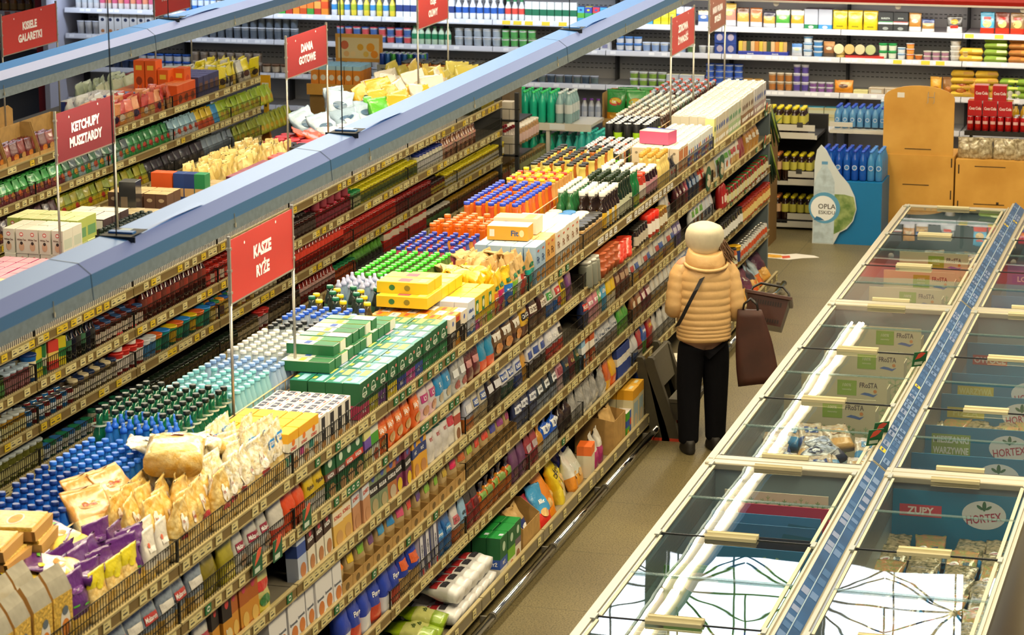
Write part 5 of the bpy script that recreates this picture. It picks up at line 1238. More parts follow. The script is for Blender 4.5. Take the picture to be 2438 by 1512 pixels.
BLUF = lambda: bag('#1f3fb8', '#d8dcea', None, None, w=.15, d=.09, h=.26, mat=lambda q: M(q, rough=.3, coat=.4, bump=.2, bs=30))
shelf_run(4, 11.9, [
    ([BLUF(), bag('#1c3cb0', '#c8442c', None, 'Flour', w=.15, d=.09, h=.25)], 'blue flour bag with pale base', 6),
    (bag('#1f3fb8', '#c8a468', '#d8602c', None, w=.14, d=.09, h=.26), 'blue flour bag with orange label', 2),
    (box_item('wheat_flour_pack', 'flour pack', .1, .105, .26, M('#26306c', rough=.3, coat=.3), top=M('#3a4080', rough=.3), prints=[('r', 'F', .4, .5, .5, 1, '#d8d8e4'), ('v', 'F', .42, .56, .5, .3, '#2a2e50', 'mąka'), ('r', 'F', .4, .12, .3, .12, '#c83a4c'), ('r', 'N', .75, .5, .5, 1, '#d8d8e4'), ('r', 'T', .4, .5, .5, 1, '#c8ccdc')]), 'navy and white flour pack', 3, dict(rj=.03)),
    13.42, (bag('#1f62b0', '#2a74c0', '#3a8ad0', 'Zagęst', w=.14, h=.21), 'blue starch bag', 2), (bag('#d8d4d8', '#c8642c', '#d06a7a', 'SKLIT', '#8a4a4a', w=.13, h=.22), 'white bag with pink circle', 1), (bag('#8cb8e0', '#c89a5c', None, 'MĄKA', '#1c2430', w=.12, h=.22), 'light blue flour bag', 1),
    (bag('#a02028', None, '#5c141c', None, w=.12, h=.21, top='#26202c'), 'red sugar bag with dark top', 2), ([bag('#c8641c', '#d8742c', '#7aa84a', None, w=.13, h=.2, top='#2a2638', tie=True), bag('#d88a2c', '#c86a1c', '#7a9a4a', None, w=.13, h=.2, top='#2a2638', tie=True)], 'amber lentil bag with dark tied top', 5),
    (bag('#6a3c6c', '#7a4a78', None, None, w=.15, h=.23, pic='#8a5a68'), 'purple bean bag', 2), (bag('#9a3040', None, '#b8a8b0', None, w=.13, h=.22), 'crimson bean bag', 2), (bag('#c88a2c', '#d0c8b8', None, None, w=.12, h=.22, tie=True), 'amber tied bag', 1),
    (bag('#1a5ad0', '#c0ccd8', '#dfe4ec', 'Bird', '#2a3a78', w=.18, h=.24, tie=True, amp=1.6), 'blue tied bag with white label', 2), (bag('#2a1c20', None, None, None, w=.15, h=.23, tie=True), 'dark tied bag', 2),
    15.62, (bag(SILV, SILV, None, None, w=.18, h=.2, amp=1.8), 'silver clear bag of grain', 5),
    16.65, (bag('#c8602c', '#d8a02c', None, None, w=.13, h=.2), 'orange mix bag', 1), (bag('#e0a81c', '#e0601c', None, None, w=.15, h=.2), 'yellow mix bag', 1), (cbox('#1f3c90', '#e8e4dc', None, 'Mix', w=.12, h=.22), 'blue mix box', 3), (bag('#dce0e8', '#5a78b8', None, None, w=.13, h=.21), 'white and blue bag', 2), (bag('#b02430', '#e0dcd0', None, None, w=.12, h=.2), 'red and white bag', 1),
    (bag('#1a52b0', '#6ab04a', None, 'Direby', w=.19, h=.27, d=.08, top='#1c4aa0'), 'blue bag with green base and white lettering', 1), (bag('#a81820', '#b8202c', None, "SOW", '#e8c82c', w=.18, h=.27, d=.08), 'red bag with yellow lettering', 1),
    18.1, ([bag(WFILM, '#b8b0a0', None, None, w=.16, h=.21, amp=1.7), bag('#c8cacc', WFILM, None, None, w=.15, h=.22, amp=1.7)], 'white film bag of rolls', 7), (bag('#c8882c', None, None, None, w=.14, h=.22, amp=1.5), 'amber crisp bag', 3),
    20.4, ([jar('preserve_jar', .042, .16, '#5a6a24', '#26261f', '#c8c89a'), jar('preserve_jar', .042, .16, '#c0602c', '#1f1f1c', '#d8d8c4')], 'black lidded vegetable jar', 14), (tub('yellow_tub', .06, .16, '#c89a1c', '#d8a81c', '#2a3a70'), 'yellow tub with blue rim', 1), (can('food_can', .04, .12, '#dcdcd8', '#c8c8c4', '#c8502c'), 'white and orange food can', 14),
])
# ---- bottom shelf, loosely piled
Zb = .136
LG = pouch_item('salt_bag', 'bag', .17, .09, .26, [(.3, '#8aa81c'), (.7, '#c8cc7c'), (1, '#9ab81c')], [('t', 'F', .5, .5, .7, .1, '#2c4a1c', 'sól')], seed=101, nt=10)
DG = pouch_item('salt_bag', 'bag', .17, .09, .26, [(.3, '#0f5a34'), (.7, '#8aa098'), (1, '#0f6a3c')], [('r', 'F', .5, .5, .6, .2, '#a8b8b0')], seed=102, nt=10)
for k in range(4):
    LG.put((-4.20-.01*k, 13.0+.135*k, Zb+.10+.035*(k % 2)), (0, -1.35, .1), 'lime green bag lying on the bottom shelf, %s from near end' % nth(k), 'lime bags')
    DG.put((-4.46-.01*k, 13.05+.14*k, Zb+.10), (0, -1.35, .05), 'dark green bag lying behind the lime ones, %s from near end' % nth(k), 'dark green bags')
FP = pouch_item('white_flour_bag', 'bag', .15, .1, .24, [(1, M('#e2e2e4', rough=.3, coat=.3, bump=.2, bs=30))], [('r', 'F', .5, .62, .8, .2, '#c83a40'), ('r', 'F', .5, .4, .6, .16, '#3c3a44'), ('r', 'F', .5, .8, .5, .06, '#b83a44')], seed=103, nt=10, amp=.7)
for k in range(6):
    for q in range(2):
        FP.put((-4.215-.2*q, 13.60+.135*k, Zb+.105+.11*(0 if k % 1 else 0)), (0, -1.45, .04), 'white sugar bag with red print lying flat, %s from near end, %s rank' % (nth(k), ('front', 'back')[q]), 'white sugar bags')
for k in range(5):
    FP.put((-4.225, 13.66+.14*k, Zb+.215), (0, -1.45, -.03), 'white sugar bag on the upper layer, %s from near end' % nth(k), 'upper white sugar bags')
for k in range(5):
    for q in range(2):
        it = None
GBX = box_item('green_rice_case', 'box', .085, .15, .27, '#d8d4c8', top=M('#1f8a3c', rough=.35), bands=[(.28, .5, '#2a50a8'), (.5, 1, '#135a30')], prints=[('e', 'F', .5, .75, .4, .22, '#b8d0b8'), ('t', 'F', .5, .4, .5, .1, '#ffffff', 'RYŻ'), ('t', 'N', .5, .4, .6, .1, '#ffffff', 'RYŻ'), ('r', 'T', .5, .2, .25, .3, '#c8d4e4')])
put_grid(GBX, -4.215, .09, 5, 14.48, .152, 1, Zb, 'green rice box with blue band on the bottom shelf', 'bottom green rice boxes', rj=.01)
GBX2 = box_item('green_rice_case', 'box', .085, .15, .27, '#d8d0c0', top=M('#1f8a3c', rough=.35), bands=[(.3, .56, '#6aa82c'), (.56, 1, '#135a30')], prints=[('e', 'F', .5, .78, .4, .2, '#b8d0b8'), ('e', 'F', .5, .16, .5, .2, '#b06a3c')])
put_grid(GBX2, -4.215, .09, 4, 14.64, .152, 1, Zb, 'green rice box with lime band on the bottom shelf', 'lime banded rice boxes', rj=.01)
GBX3 = box_item('green_rice_case', 'box', .085, .13, .27, '#d8d0c4', top=M('#1f8a3c', rough=.35), bands=[(.45, .6, '#6a5a6a'), (.6, 1, '#135a30')], prints=[('e', 'F', .5, .8, .4, .2, '#b8d0b8'), ('e', 'F', .5, .2, .6, .3, '#8a5a3c')])
put_grid(GBX3, -4.215, .09, 4, 14.79, .14, 1, Zb, 'green rice box with grey band on the bottom shelf', 'grey banded rice boxes', rj=.01)
tray('kraft_case', 14.92, 15.30, -4.22, -4.5, Zb, .17, .26, KRAFT, 'kraft case of paper bags on the bottom shelf')
for k, (c, n_) in enumerate((('#a8bcd0', 'pale blue'), ('#c8a468', 'plain'), ('#2c3c78', 'navy'), ('#c8a060', 'tan'))):
    pouch_item('paper_bag', 'bag', .14, .09, .27, [(.6, c), (1, KB)], [('e', 'F', .5, .4, .5, .2, '#e8e4dc')], seed=110+k, amp=1.6).put((-4.25-.1*(k % 2), 14.98+.085*k, Zb+.01), (0, -.2, .2*k-.3), 'paper bag with %s front in the kraft case' % n_, 'bags in the kraft case')
SN = [('#1f3c90', '#e8e0d8', None, 'navy', 15.10, -4.40, .2), ('#b01c28', '#e8742c', 'Mini', 'red', 15.40, -4.24, .26), ('#3a9ad8', '#d8342c', 'Milk', 'light blue and red', 15.55, -4.22, .28), ('#e2861c', '#e2861c', None, 'orange', 15.75, -4.24, .3), ('#e0781c', '#d88a2c', 'JOLLA', 'deep orange', 15.92, -4.28, .3),
      ('#1f2fa0', '#c8342c', 'Jolla', 'royal blue and red', 15.95, -4.40, .33), ('#e8cc1c', '#e8d03c', 'CORN FLAKES', 'bright yellow', 16.12, -4.26, .34), ('#e6d028', '#e8e0b0', 'CORN FLAKES', 'lemon yellow', 16.28, -4.30, .33), ('#dcdcd8', '#d88a2c', 'Flakes', 'white and orange', 16.42, -4.25, .27), ('#c8ccc4', '#e0a03c', 'Nuts', 'pale grey', 16.55, -4.26, .24)]
for k, (a, b, t, n_, y, x, h) in enumerate(SN):
    pouch_item('cereal_bag', 'bag', .2, .1, h, [(.35, b), (1, a)], ([('t', 'F', .5, .6, .8, .1, '#2a2a30' if 'yellow' in n_ else '#ffffff', t)] if t else [])+[('e', 'F', .5, .34, .5, .2, '#d8b070')], seed=120+k, amp=1.4).put((x, y, Zb), (R.uniform(-.15, .15), -.35, R.uniform(-.3, .3)), '%s cereal bag in the loose pile on the bottom shelf' % n_, 'loose cereal bags')
cbox('#d8d0b8', '#e8702c', '#e86a1c', None, w=.15, d=.1, h=.22, bz=(.7, 1)).put((-4.24, 16.72, Zb), .1, 'cream box with orange top on the bottom shelf')
for k in range(3): pouch_item('blue_bag', 'bag', .2, .1, .24, [(1, '#1c3cb8')], seed=140+k, amp=1.8).put((-4.42-.02*k, 16.6+.2*k, Zb), (0, -.4, .3*k), 'glossy blue bag at the back of the bottom shelf, %s from near end' % nth(k), 'glossy blue bags')
for k, c in enumerate(('#b83a78', '#a83470')): pouch_item('white_roll_bag', 'bag', .12, .09, .24, [(.5, c), (1, '#dcd8d0')], seed=150+k, amp=1.4).put((-4.25, 16.92+.15*k, Zb), (0, -.1, .1), 'white and pink bag on the bottom shelf, %s from near end' % nth(k), 'white and pink bags')
tray('kraft_case', 17.22, 17.56, -4.22, -4.5, Zb, .24, .26, KRAFT, 'taller kraft case of paper sacks on the bottom shelf')
for k in range(4): pouch_item('paper_sack', 'bag', .14, .09, .3, [(.25, ('#b83a58', '#c8a468', '#a83448', '#c0a060')[k]), (1, KB)], seed=160+k, amp=1.6).put((-4.25-.09*(k % 2), 17.28+.085*k, Zb+.01), (0, -.1, .2*k-.3), 'paper sack in the taller kraft case, %s from near end' % nth(k), 'paper sacks')
for k, (c, b, n_) in enumerate((('#4aa02c', '#2a50a8', 'green and blue'), ('#2f58b8', '#c8382c', 'blue and red'))): cbox(c, b, '#d8d0c8', None, pic='#e0a03c', w=.1, d=.09, h=.2).put((-4.225, 17.66+.11*k, Zb), 0, 'small %s box on the bottom shelf' % n_)
YBX = box_item('yellow_banded_case', 'carton', .12, .17, .33, '#cfc49c', top=M('#e0a828', rough=.45), bands=[(.78, 1, '#e0a01c')], prints=[('r', 'T', .5, .3, .5, .2, '#d8d0b0'), ('r', 'F', .5, .4, .7, .6, '#9ab0b8'), ('e', 'F', .5, .3, .5, .3, '#c8b89a')])
put_grid(YBX, -4.215, .125, 2, 17.84, .175, 2, Zb, 'cream case with yellow top band on the bottom shelf', 'yellow topped cases', rj=.01)
WBX = box_item('white_small_case', 'carton', .11, .13, .2, '#dcd2bc', top=M('#e6dec8', rough=.5), prints=[('r', 'F', .5, .5, .7, .5, '#b0b8c0'), ('e', 'N', .6, .5, .4, .4, '#b8b04a')])
put_grid(WBX, -4.215, .115, 1, 18.3, .135, 9, Zb, 'cream carton on the bottom shelf beside the step stool', 'cream cartons by the stool', rj=.03)
for k in range(4): pouch_item('blue_film_pack', 'bag', .26, .1, .2, [(1, '#1c4ab8')], seed=170+k, amp=1.8).put((-4.36, 18.75+.27*k, Zb+.2), (0, -.5, .2*k), 'blue film pack on the cream cartons, %s from near end' % nth(k), 'blue film packs')
CD = [('#5a1440', '#6a1a4c', 'MIX', 'plum'), ('#c87a2c', '#a83a4c', None, 'amber'), ('#26243c', '#d8602c', None, 'midnight'), ('#e0d81c', '#26242c', None, 'yellow and black'), ('#9fc0d8', '#d89a3c', None, 'pale blue'), ('#c8642c', '#7a2c20', None, 'rust'), ('#b0c4d4', '#e0742c', None, 'ice blue'), ('#d8402c', '#e8dcd0', None, 'scarlet'), ('#4a1838', '#d8a04a', None, 'aubergine'), ('#d88a3c', '#c8582c', None, 'golden')]
for k in range(20):
    a, b, t, n_ = CD[k % 10]
    pouch_item('sweets_bag', 'bag', .18, .09, .28, [(.4, b), (1, a)], [('t', 'F', .5, .6, .8, .12, '#e8e4e4', t)] if t else [('e', 'F', .5, .3, .6, .26, '#e0b060')], seed=180+k, amp=1.5).put((-4.24-.16*(k % 2), 21.4+.095*k, Zb+.02+.06*(k % 2)), (R.uniform(-.2, .2), -.5, R.uniform(-.4, .4)), '%s sweets bag in the %s half of the far bottom shelf pile' % (n_, 'near' if k < 10 else 'end'), 'sweets bags')
# shelf stoppers and hanging headers
def stopper(x, y, z, label, text=True):
    t = empty('shelf_sign', (x, y, z)); tag(t, label, 'shelf sign', 'green shelf signs')
    m = MB(); m.box(-.002, .002, -.055, .055, -.05, .05, card('#1a5a38')); m.build('card', t)
    m = MB(); m.prism([(-.04, -.005), (0, .012), (.03, .03), (.045, .06), (.02, .065), (-.01, .05)], .0022, .0034, card('#d8583c'), 'yz'); m.quad((.003, -.01, -.03), (0, 1, 0), (0, 0, 1), .032, .012, card('#c8d8c8')); m.build('emblem', t)
for k, (y, z) in enumerate(((10.68, 1.44), (10.93, 1.425), (11.32, 1.46), (22.95, 1.70), (22.9, 1.42))):
    stopper(-4.26, y, z, 'green card with red emblem clipped to the long rack rail, %s from near end' % nth(k))
def round_header(y, z, label):
    t = empty('round_header', (-4.27, y, z)); tag(t, label, 'shelf sign', 'round green headers')
    m = MB(); m.disc((0, 0, 0), (0, 1, 0), (0, 0, 1), .1, .1, card('#14553a'), 28); m.disc((-.004, 0, 0), (0, -1, 0), (0, 0, 1), .1, .1, card('#14553a'), 28); m.build('disc_card', t)
    m = MB()
    for a, b, r, q in ((-.02, .02, .03, '#d8c8a8'), (.03, 0, .035, '#e0d4bc'), (.01, -.04, .04, '#cdbb98'), (.05, -.035, .03, '#b89468'), (-.03, -.03, .032, '#d8ccb0')): m.disc((.001+r*.01, a, b), (0, 1, 0), (0, 0, 1), r, r*.8, card(q), 10)
    m.build('mushroom_print', t)
round_header(20.55, 1.50, 'round green mushroom header above the red snack bags'); round_header(21.08, 1.51, 'round green mushroom header above the clear mushroom bags')
for k, z in enumerate((1.55, 1.22)):
    t = empty('hanging_bundle', (-4.33, 23.42, z)); tag(t, '%s dark green leaf bundle hanging at the far end of the long rack' % ('upper', 'lower')[k], 'bundle')
    m = MB()
    for q in range(14):
        a = R.uniform(-.08, .08); m.tube((a*.3, R.uniform(-.01, .03), .1), (a+.04, R.uniform(-.02, .05), -.22+R.uniform(-.04, .06)), .012, 5, M(('#16301c', '#1c3a20', '#6a7a1c', '#10241a')[q % 4], rough=.5), r1=.006)
    m.build('leaf', t)['kind'] = 'stuff'
# ================================================================ JAR AND SAUCE RACK
JR = lambda c, l, lab=None, r=.036, h=.125, n='jam_jar', **k: jar(n, r, h, c, l, lab, 10, 'jar', **k)
GX = -6.685
SLN = {1: 'second shelf', 2: 'third shelf', 3: 'fourth shelf', 4: 'fifth shelf'}
def jar_run(lv, y0, seq):
    z = {1: 1.428, 2: 1.178, 3: .928, 4: .588}[lv]; y = y0
    for e in seq:
        if isinstance(e, (int, float)): y = max(y, e); continue
        it, words, n = e[:3]; o = e[3] if len(e) > 3 else {}
        its = it if isinstance(it, list) else [it]
        pitch = max(i.dy for i in its)+.006
        for i in its:
            if not i.used and i.root.name.split('.')[0] == 'preserve_jar': i.root.name = ('chutney_jar', 'relish_jar', 'canned_jar', 'jam_jar')[lv-1]
        for k in range(n):
            for q in range(min(2, o.get('deep', 2)) if lv < 3 else 1):
                i = its[(k+q) % len(its)]
                i.put((GX-.012-i.dx/2-(i.dx+.008)*q-R.uniform(0, .006), y+pitch*(k+.5), z+o.get('z1', 0)), R.uniform(-.4, .4)+o.get('rz', 0),
                      '%s, jar rack %s, %s from near end, %s row' % (words, SLN[lv], nth(k), ('front', 'second', 'third')[q]), 'jar rack %s, %s' % (SLN[lv], words))
                if o.get('tall') and k % 2 == 0 and q == 0:
                    i.put((GX-.012-i.dx/2, y+pitch*(k+.5), z+i.h), R.uniform(-3, 3), '%s, jar rack %s, stacked on the %s' % (words, SLN[lv], nth(k)), 'jar rack %s, %s' % (SLN[lv], words))
        y += pitch*n
BT = lambda c, k, l=None, h=.22, r=.03, n='sauce_bottle', kd='wine': bottle(n, r, h, M(c, rough=.1, coat=.7), k, l, kd, capr=.015, caph=.022, n=10)
TB = lambda b, l, lab=None, r=.045, h=.12, n='food_tub': tub(n, r, h, b, l, lab, 12)
SB = lambda s, b, h=.17, w=.09: box_item('sauce_box', 'box', .06, w, h, s, bands=[(.3, .6, b)])
jar_run(1, 11.4, [(JR('#4a4a24', '#1c1e1c', '#b8b090', n='pickle_jar'), 'dark lidded jar', 8), (JR('#7a8c8a', '#c4d4e0', '#b8c4c8', n='pickle_jar'), 'pale lidded jar', 8),
    (JR('#3a4a1c', '#20281c', '#4a7a3c', n='pickle_jar'), 'black lidded green jar', 6), (JR('#6a3a3c', '#a8bcd0', '#8a5a5c', n='pickle_jar'), 'pale blue lidded red jar', 4), (TB('#1f62b0', '#1a3a7c', '#e8dcb0', .05, .16), 'tall blue tub', 1),
    ([SB('#c8b81c', '#2c7a3c'), SB('#2c7a44', '#e0d8c0'), SB('#c8382c', '#e0c060')], 'small sauce carton', 4), ([BT('#14201a', '#2a8a3c', '#3a6a4a'), BT('#1c1c2a', '#1f7a4a'), BT('#1a140f', '#3ab04a', '#2a2a28')], 'dark soy bottle', 6),
    ([JR('#5a2a1c', '#2a4a7a', '#c8b8a8'), JR('#3a1a14', '#5a1c18', '#d0c4b0')], 'chutney jar with mixed lids', 9), ([BT('#4a1a14', '#8a2018', '#6a2a1c', .24, .034), BT('#3a1410', '#1c3a8a', '#8a3020', .24, .034)], 'brown sauce bottle', 14),
    ([JR('#8a1c10', '#b02418', '#c84a3c', n='tomato_jar'), JR('#7a1c14', '#8a1a14', '#d8c8b0', n='tomato_jar')], 'red sauce jar', 16), (JR('#3a1a16', '#2a1c1a', '#5a4a44', n='tomato_jar', h=.13), 'dark red jar', 11), (JR('#6a1418', '#a8203c', '#8a3040', h=.13), 'crimson lidded jar', 10, dict(tall=True)),
    (JR('#4a6a3c', '#2a8a4c', '#a8a87c', n='mustard_jar'), 'green lidded jar', 3), (JR('#a89a28', '#dcd01c', '#4a5a28', n='mustard_jar', h=.12), 'yellow lidded mustard jar', 18, dict(deep=3)), (JR('#d8d4c0', '#1c2c7a', '#e0e0e0', n='mayonnaise_jar', h=.15, r=.04), 'navy lidded mayonnaise jar', 8),
    ([BT('#a87a5a', '#d8d0c8', '#c8a890', .2, .032), BT('#6a3a28', '#2a6a3c', '#d8a090', .2, .032)], 'dressing bottle', 14)])
jar_run(2, 11.6, [(JR('#3a4424', '#c0ccd0', '#9aa8a0', n='gherkin_jar', h=.15, r=.04), 'white lidded jar', 5), (JR('#58622c', '#c8d4da', '#c8c8b0', n='gherkin_jar', h=.13), 'pale lidded gherkin jar', 13), (JR('#a07a2c', '#c0c8c8', '#d0c890', n='gherkin_jar'), 'amber jar with pale lid', 4),
    ([can('tin', .036, .1, '#2a70b0', band='#d8e0e8'), can('tin', .036, .1, '#8a2c2c', band='#e8e0d0')], 'blue or red tin', 8), ([JR('#6a5a3a', '#d8c8a0', '#d8d0b8'), JR('#5a4a3a', '#1c2c50', '#c8c0b0')], 'horseradish jar', 8), (TB('#c02c28', '#d8342c', '#e8e0d8', .05, .14), 'red lidded white tub', 4, dict(tall=True)),
    (TB('#d8dce0', '#dfe4e8', '#3a7ab0', .045, .13), 'white tub', 2), ([TB('#d8782c', '#e0682c', '#2a8a5a', .055, .12), TB('#1f8a8a', '#2a84d8', '#1f6a5a', .055, .12), TB('#3a8a5c', '#e8c81c', '#c8a01c', .055, .12)], 'tub with bright lid', 8),
    ([JR('#a07c2c', '#1c50a0', '#d8c070'), JR('#a05a2c', '#2a7a4a', '#e0d0b0'), JR('#a8862c', '#e0901c', '#5a3a2c')], 'bright lidded mixed jar', 10), (JR('#8a7a5a', '#6a4a3a', '#d8d0b0', h=.15, r=.042), 'tall pale jar', 5), (BT('#2c1810', '#3a1a14', '#4a2018', .23, .034), 'dark barbecue bottle', 5),
    (BT('#8a1a14', '#a82018', '#d8402c', .24, .034, 'ketchup_bottle'), 'red ketchup bottle', 14), (JR('#8a2018', '#c02c28', '#b8402c', n='ketchup_jar', h=.15), 'red lidded ketchup jar', 16), (JR('#5a1414', '#8a1c1c', '#6a2a24', n='ketchup_jar', h=.14), 'deep red jar', 12),
    (JR('#7a2a20', '#2a1c18', '#b8a030', n='mustard_jar', h=.11), 'black lidded brown jar', 5), (JR('#c0a42c', '#e0d020', '#d8d4c0', n='mustard_jar', h=.12), 'yellow lidded pale jar', 24, dict(deep=3)), (BT('#d8ccc0', '#d8303c', '#c04a54', .2, .034), 'white bottle with red cap', 5), (JR('#b08a60', '#d8d0c0', '#d8b8b0', n='mayonnaise_jar', h=.17, r=.045), 'large dressing jar', 8)])
jar_run(3, 12.3, [(JR('#5a6424', '#d0dadc', '#c8d0b8', n='gherkin_jar', h=.18, r=.045), 'tall white lidded gherkin jar', 6), (JR('#6a6a2c', '#c8d2d6', '#d0c88a', n='gherkin_jar', h=.15, r=.04), 'white lidded gherkin jar', 8, dict(deep=3)),
    ([TB('#2a70b8', '#3a78c0', '#d8e0e8', .04, .09), TB('#2a7a5a', '#2a8a5c', '#d8d8c8', .04, .09)], 'small blue or green tub', 8), ([JR('#c8c0a8', '#1f6a4c', '#c83a34'), JR('#b8b4a0', '#20242a', '#3a5a9c')], 'green or black lidded jar', 8),
    (JR('#2a3a1c', '#1a2a1c', '#5a4a2a', h=.10), 'small dark green jar', 22, dict(deep=3)), (JR('#6a5a3a', '#3a2c20', '#c8b890', h=.12), 'brown jar', 5), (TB('#b82c2c', '#c8302c', '#e8d8d0', .05, .13), 'red tub', 2), (JR('#3a2a20', '#2a201c', '#8a7a5a'), 'dark brown jar', 8),
    (BT('#7a1a18', '#b01c20', '#c8a098', .2, .034), 'red label bottle', 10), (JR('#a0401c', '#1f7a44', '#c8602c', h=.12), 'orange labelled green lidded jar', 6), (pouch_item('herb_pot', 'herb pot', .08, .08, .16, [(.35, '#2a2c20'), (1, M('#4a8a1c', rough=.6, var=.4, vs=60))], seed=301, amp=2.5, nt=8), 'lime green herb pack', 9),
    (cbox('#c8281c', '#e0d0b8', None, None, w=.1, h=.2, name='tomato_carton', cat='carton'), 'red tomato carton', 10), (JR('#5a3a24', '#d8d0c0', '#5a8a4a', h=.12), 'jar with leafy label', 8), (JR('#6a4a1c', '#a8801c', '#7a3a24'), 'brown jar with gold lid', 24), (JR('#6a5424', '#8a6a2c', '#8a8a5a', n='mushroom_jar'), 'amber mushroom jar', 16)])
jar_run(4, 12.6, [(JR('#6a1c18', '#a0201c', '#c8b8a0', h=.14), 'red lidded jam jar', 8), (JR('#3a1418', '#2a4a9c', '#b8a8a0', h=.14), 'blue lidded jam jar', 8), (JR('#5a1418', '#b8302c', '#b8b0a0', h=.14), 'scarlet lidded jam jar', 10), (JR('#2a1a14', '#3a8a5a', '#8a8a70', h=.14), 'green lidded jam jar', 8)])

# ---- the top of the jar rack
ZJ = 1.69
def tea(side, top, dark, w=.075, d=.14, h=.155, text=None, tc='#5a3a2c', pic=None):
    pr = [('e', 'N', .5, .78, .34, .17, '#c83a34'), ('e', 'N', .5, .78, .24, .1, '#f0e4dc')]
    if text: pr += [('t', 'N', .5, .56, .8, .08, tc, text)]
    if pic: pr += [('e', 'N', .5, .28, .5, .36, pic), ('e', 'N', .5, .42, .26, .14, '#2a201c')]
    pr += [('r', 'F', .5, .4, .8, .4, dark)]
    return box_item('tea_box', 'box', w, d, h, side, top=top, prints=pr)
put_grid(tea('#c03a78', '#cfa0b0', '#7a3a8a', pic='#d8902c'), -7.14, .085, 5, 14.30, .15, 4, ZJ, 'magenta tea box', 'magenta tea boxes', rj=.03, z2=lambda i, j: ZJ+.157*0)
put_grid(tea('#d89a1c', '#e8d0a0', '#c06a1c', pic='#d85a2c'), -7.14, .085, 5, 13.7, .15, 4, ZJ, 'amber tea box', 'amber tea boxes', rj=.03)
put_grid(tea('#3a4a9c', '#c8b8b8', '#c83a34'), -7.14, .085, 4, 13.25, .15, 3, ZJ, 'blue and red tea box', 'blue and red tea boxes', rj=.03)
WT = tea('#d4d0c2', '#dcd8c8', '#b8c0b0', text='White Tea', pic='#c8a488')
for l in range(2): put_grid(WT, -7.20, .082, 5, 15.0, .15, 2, ZJ+.156*l, 'white tea box in the %s layer' % ('lower', 'upper')[l], 'white tea boxes', rj=.02)
GT = tea('#a8b45a', '#d4d8a0', '#5a8a5a', text='Green Tea', tc='#2c4a1c', pic='#c88a2c')
for l in range(2): put_grid(GT, -7.26, .082, 6, 15.34, .15, 2, ZJ+.156*l, 'green tea box in the %s layer' % ('lower', 'upper')[l], 'green tea boxes', rj=.02)
CF = box_item('coffee_box', 'box', .11, .13, .2, '#3c2a2c', top='#d8d4cc', prints=[('r', 'N', .5, .8, .9, .3, '#e0dcd4'), ('e', 'N', .4, .35, .6, .3, '#6a3424'), ('r', 'F', .5, .5, .5, .3, '#26304c')])
put_grid(CF, -7.36, .115, 3, 15.95, .14, 3, ZJ, 'dark coffee box with white top', 'dark coffee boxes', rj=.02)
SBt = BT('#0f2a1c', '#12201a', '#3a5a3c', .15, .024, 'essence_bottle')
put_grid(SBt, -7.20, .06, 3, 15.75, .06, 12, ZJ, 'small dark green essence bottle', 'small dark green bottles', rj=3)
box_item('coffee_tin', 'tin', .12, .13, .3, M('#2c2e30', rough=.2, coat=.6), top=M('#8a8a86', rough=.2, metal=.5), prints=[('r', 'N', .3, .4, .4, .5, '#6a5c4c')]).put((-7.50, 16.78, ZJ), .1, 'tall black coffee tin standing above the sign KETCHUPY')
put_grid(box_item('coffee_box', 'box', .1, .11, .12, '#5a3c2c', top='#a89a78', prints=[('r', 'N', .5, .35, .8, .4, '#c87a2c')]), -7.22, .105, 5, 16.55, .12, 2, ZJ, 'short coffee box with tan top', 'short coffee boxes', rj=.02)
put_grid(box_item('instant_coffee_box', 'box', .085, .12, .19, '#5c4030', top='#c0a878', prints=[('e', 'N', .5, .75, .5, .14, '#b8a080'), ('e', 'N', .5, .3, .6, .3, '#c87a2c')]), -7.34, .09, 5, 16.95, .13, 2, ZJ, 'brown coffee box', 'brown coffee boxes', rj=.02)
for k, (c, n_, x) in enumerate((('#d8561c', 'orange', -7.58), ('#d8561c', 'bright orange', -7.50), ('#1f3a78', 'navy', -7.41), ('#1c3470', 'dark navy', -7.33), ('#1f7a48', 'green', -7.25))):
    box_item('sweets_box', 'box', .08, .1, .27, c, prints=[('r', 'N', .5, .5, .9, .22, '#c8a06a' if k > 1 else '#c84a18'), ('e', 'N', .5, .2, .3, .1, '#d8c8a0')]).put((x+.04, 17.32, ZJ), 0, 'tall %s sweets box standing among the coffee' % n_)
put_grid(box_item('wafer_box', 'box', .11, .14, .14, '#4a3a2c', top='#b09a70'), -7.14, .115, 4, 17.42, .15, 3, ZJ, 'dark wafer box with tan top', 'dark wafer boxes', rj=.03)
GFOIL = M('#d8c078', rough=.3, coat=.5, bump=.6, bs=30)
GB2 = [pouch_item('coffee_bag', 'bag', .1, .07, .2, [(.35, c), (1, GFOIL)], seed=310+k, amp=2, nt=8) for k, c in enumerate(('#a83a6a', '#6a3a2c', '#3a6a9c'))]
put_grid(GB2, -7.32, .08, 5, 17.95, .11, 13, ZJ, 'gold topped coffee bag', 'gold topped coffee bags', rj=.5, jit=.012, tilt=.12)
put_grid(box_item('chocolate_box', 'box', .07, .12, .15, '#5a1428', top='#8a4a5a', prints=[('r', 'N', .5, .5, .6, .4, '#d8c8c0')]), -7.08, .075, 3, 17.95, .125, 6, ZJ, 'burgundy chocolate box', 'burgundy chocolate boxes', rj=.02)
put_grid(JR('#b0503c', '#c85a5c', '#8a3a34', .04, .15, n='spread_jar'), -7.10, .09, 3, 18.78, .09, 3, ZJ, 'orange jar with rose lid on the jar rack top', 'rose lidded jars', rj=3)
put_grid(JR('#4a1418', '#1f1c1c', '#8a2c2c', .042, .15, n='preserve_jar'), -7.10, .09, 4, 19.25, .092, 3, ZJ, 'dark red preserve jar with black lid', 'black lidded preserve jars', rj=3)
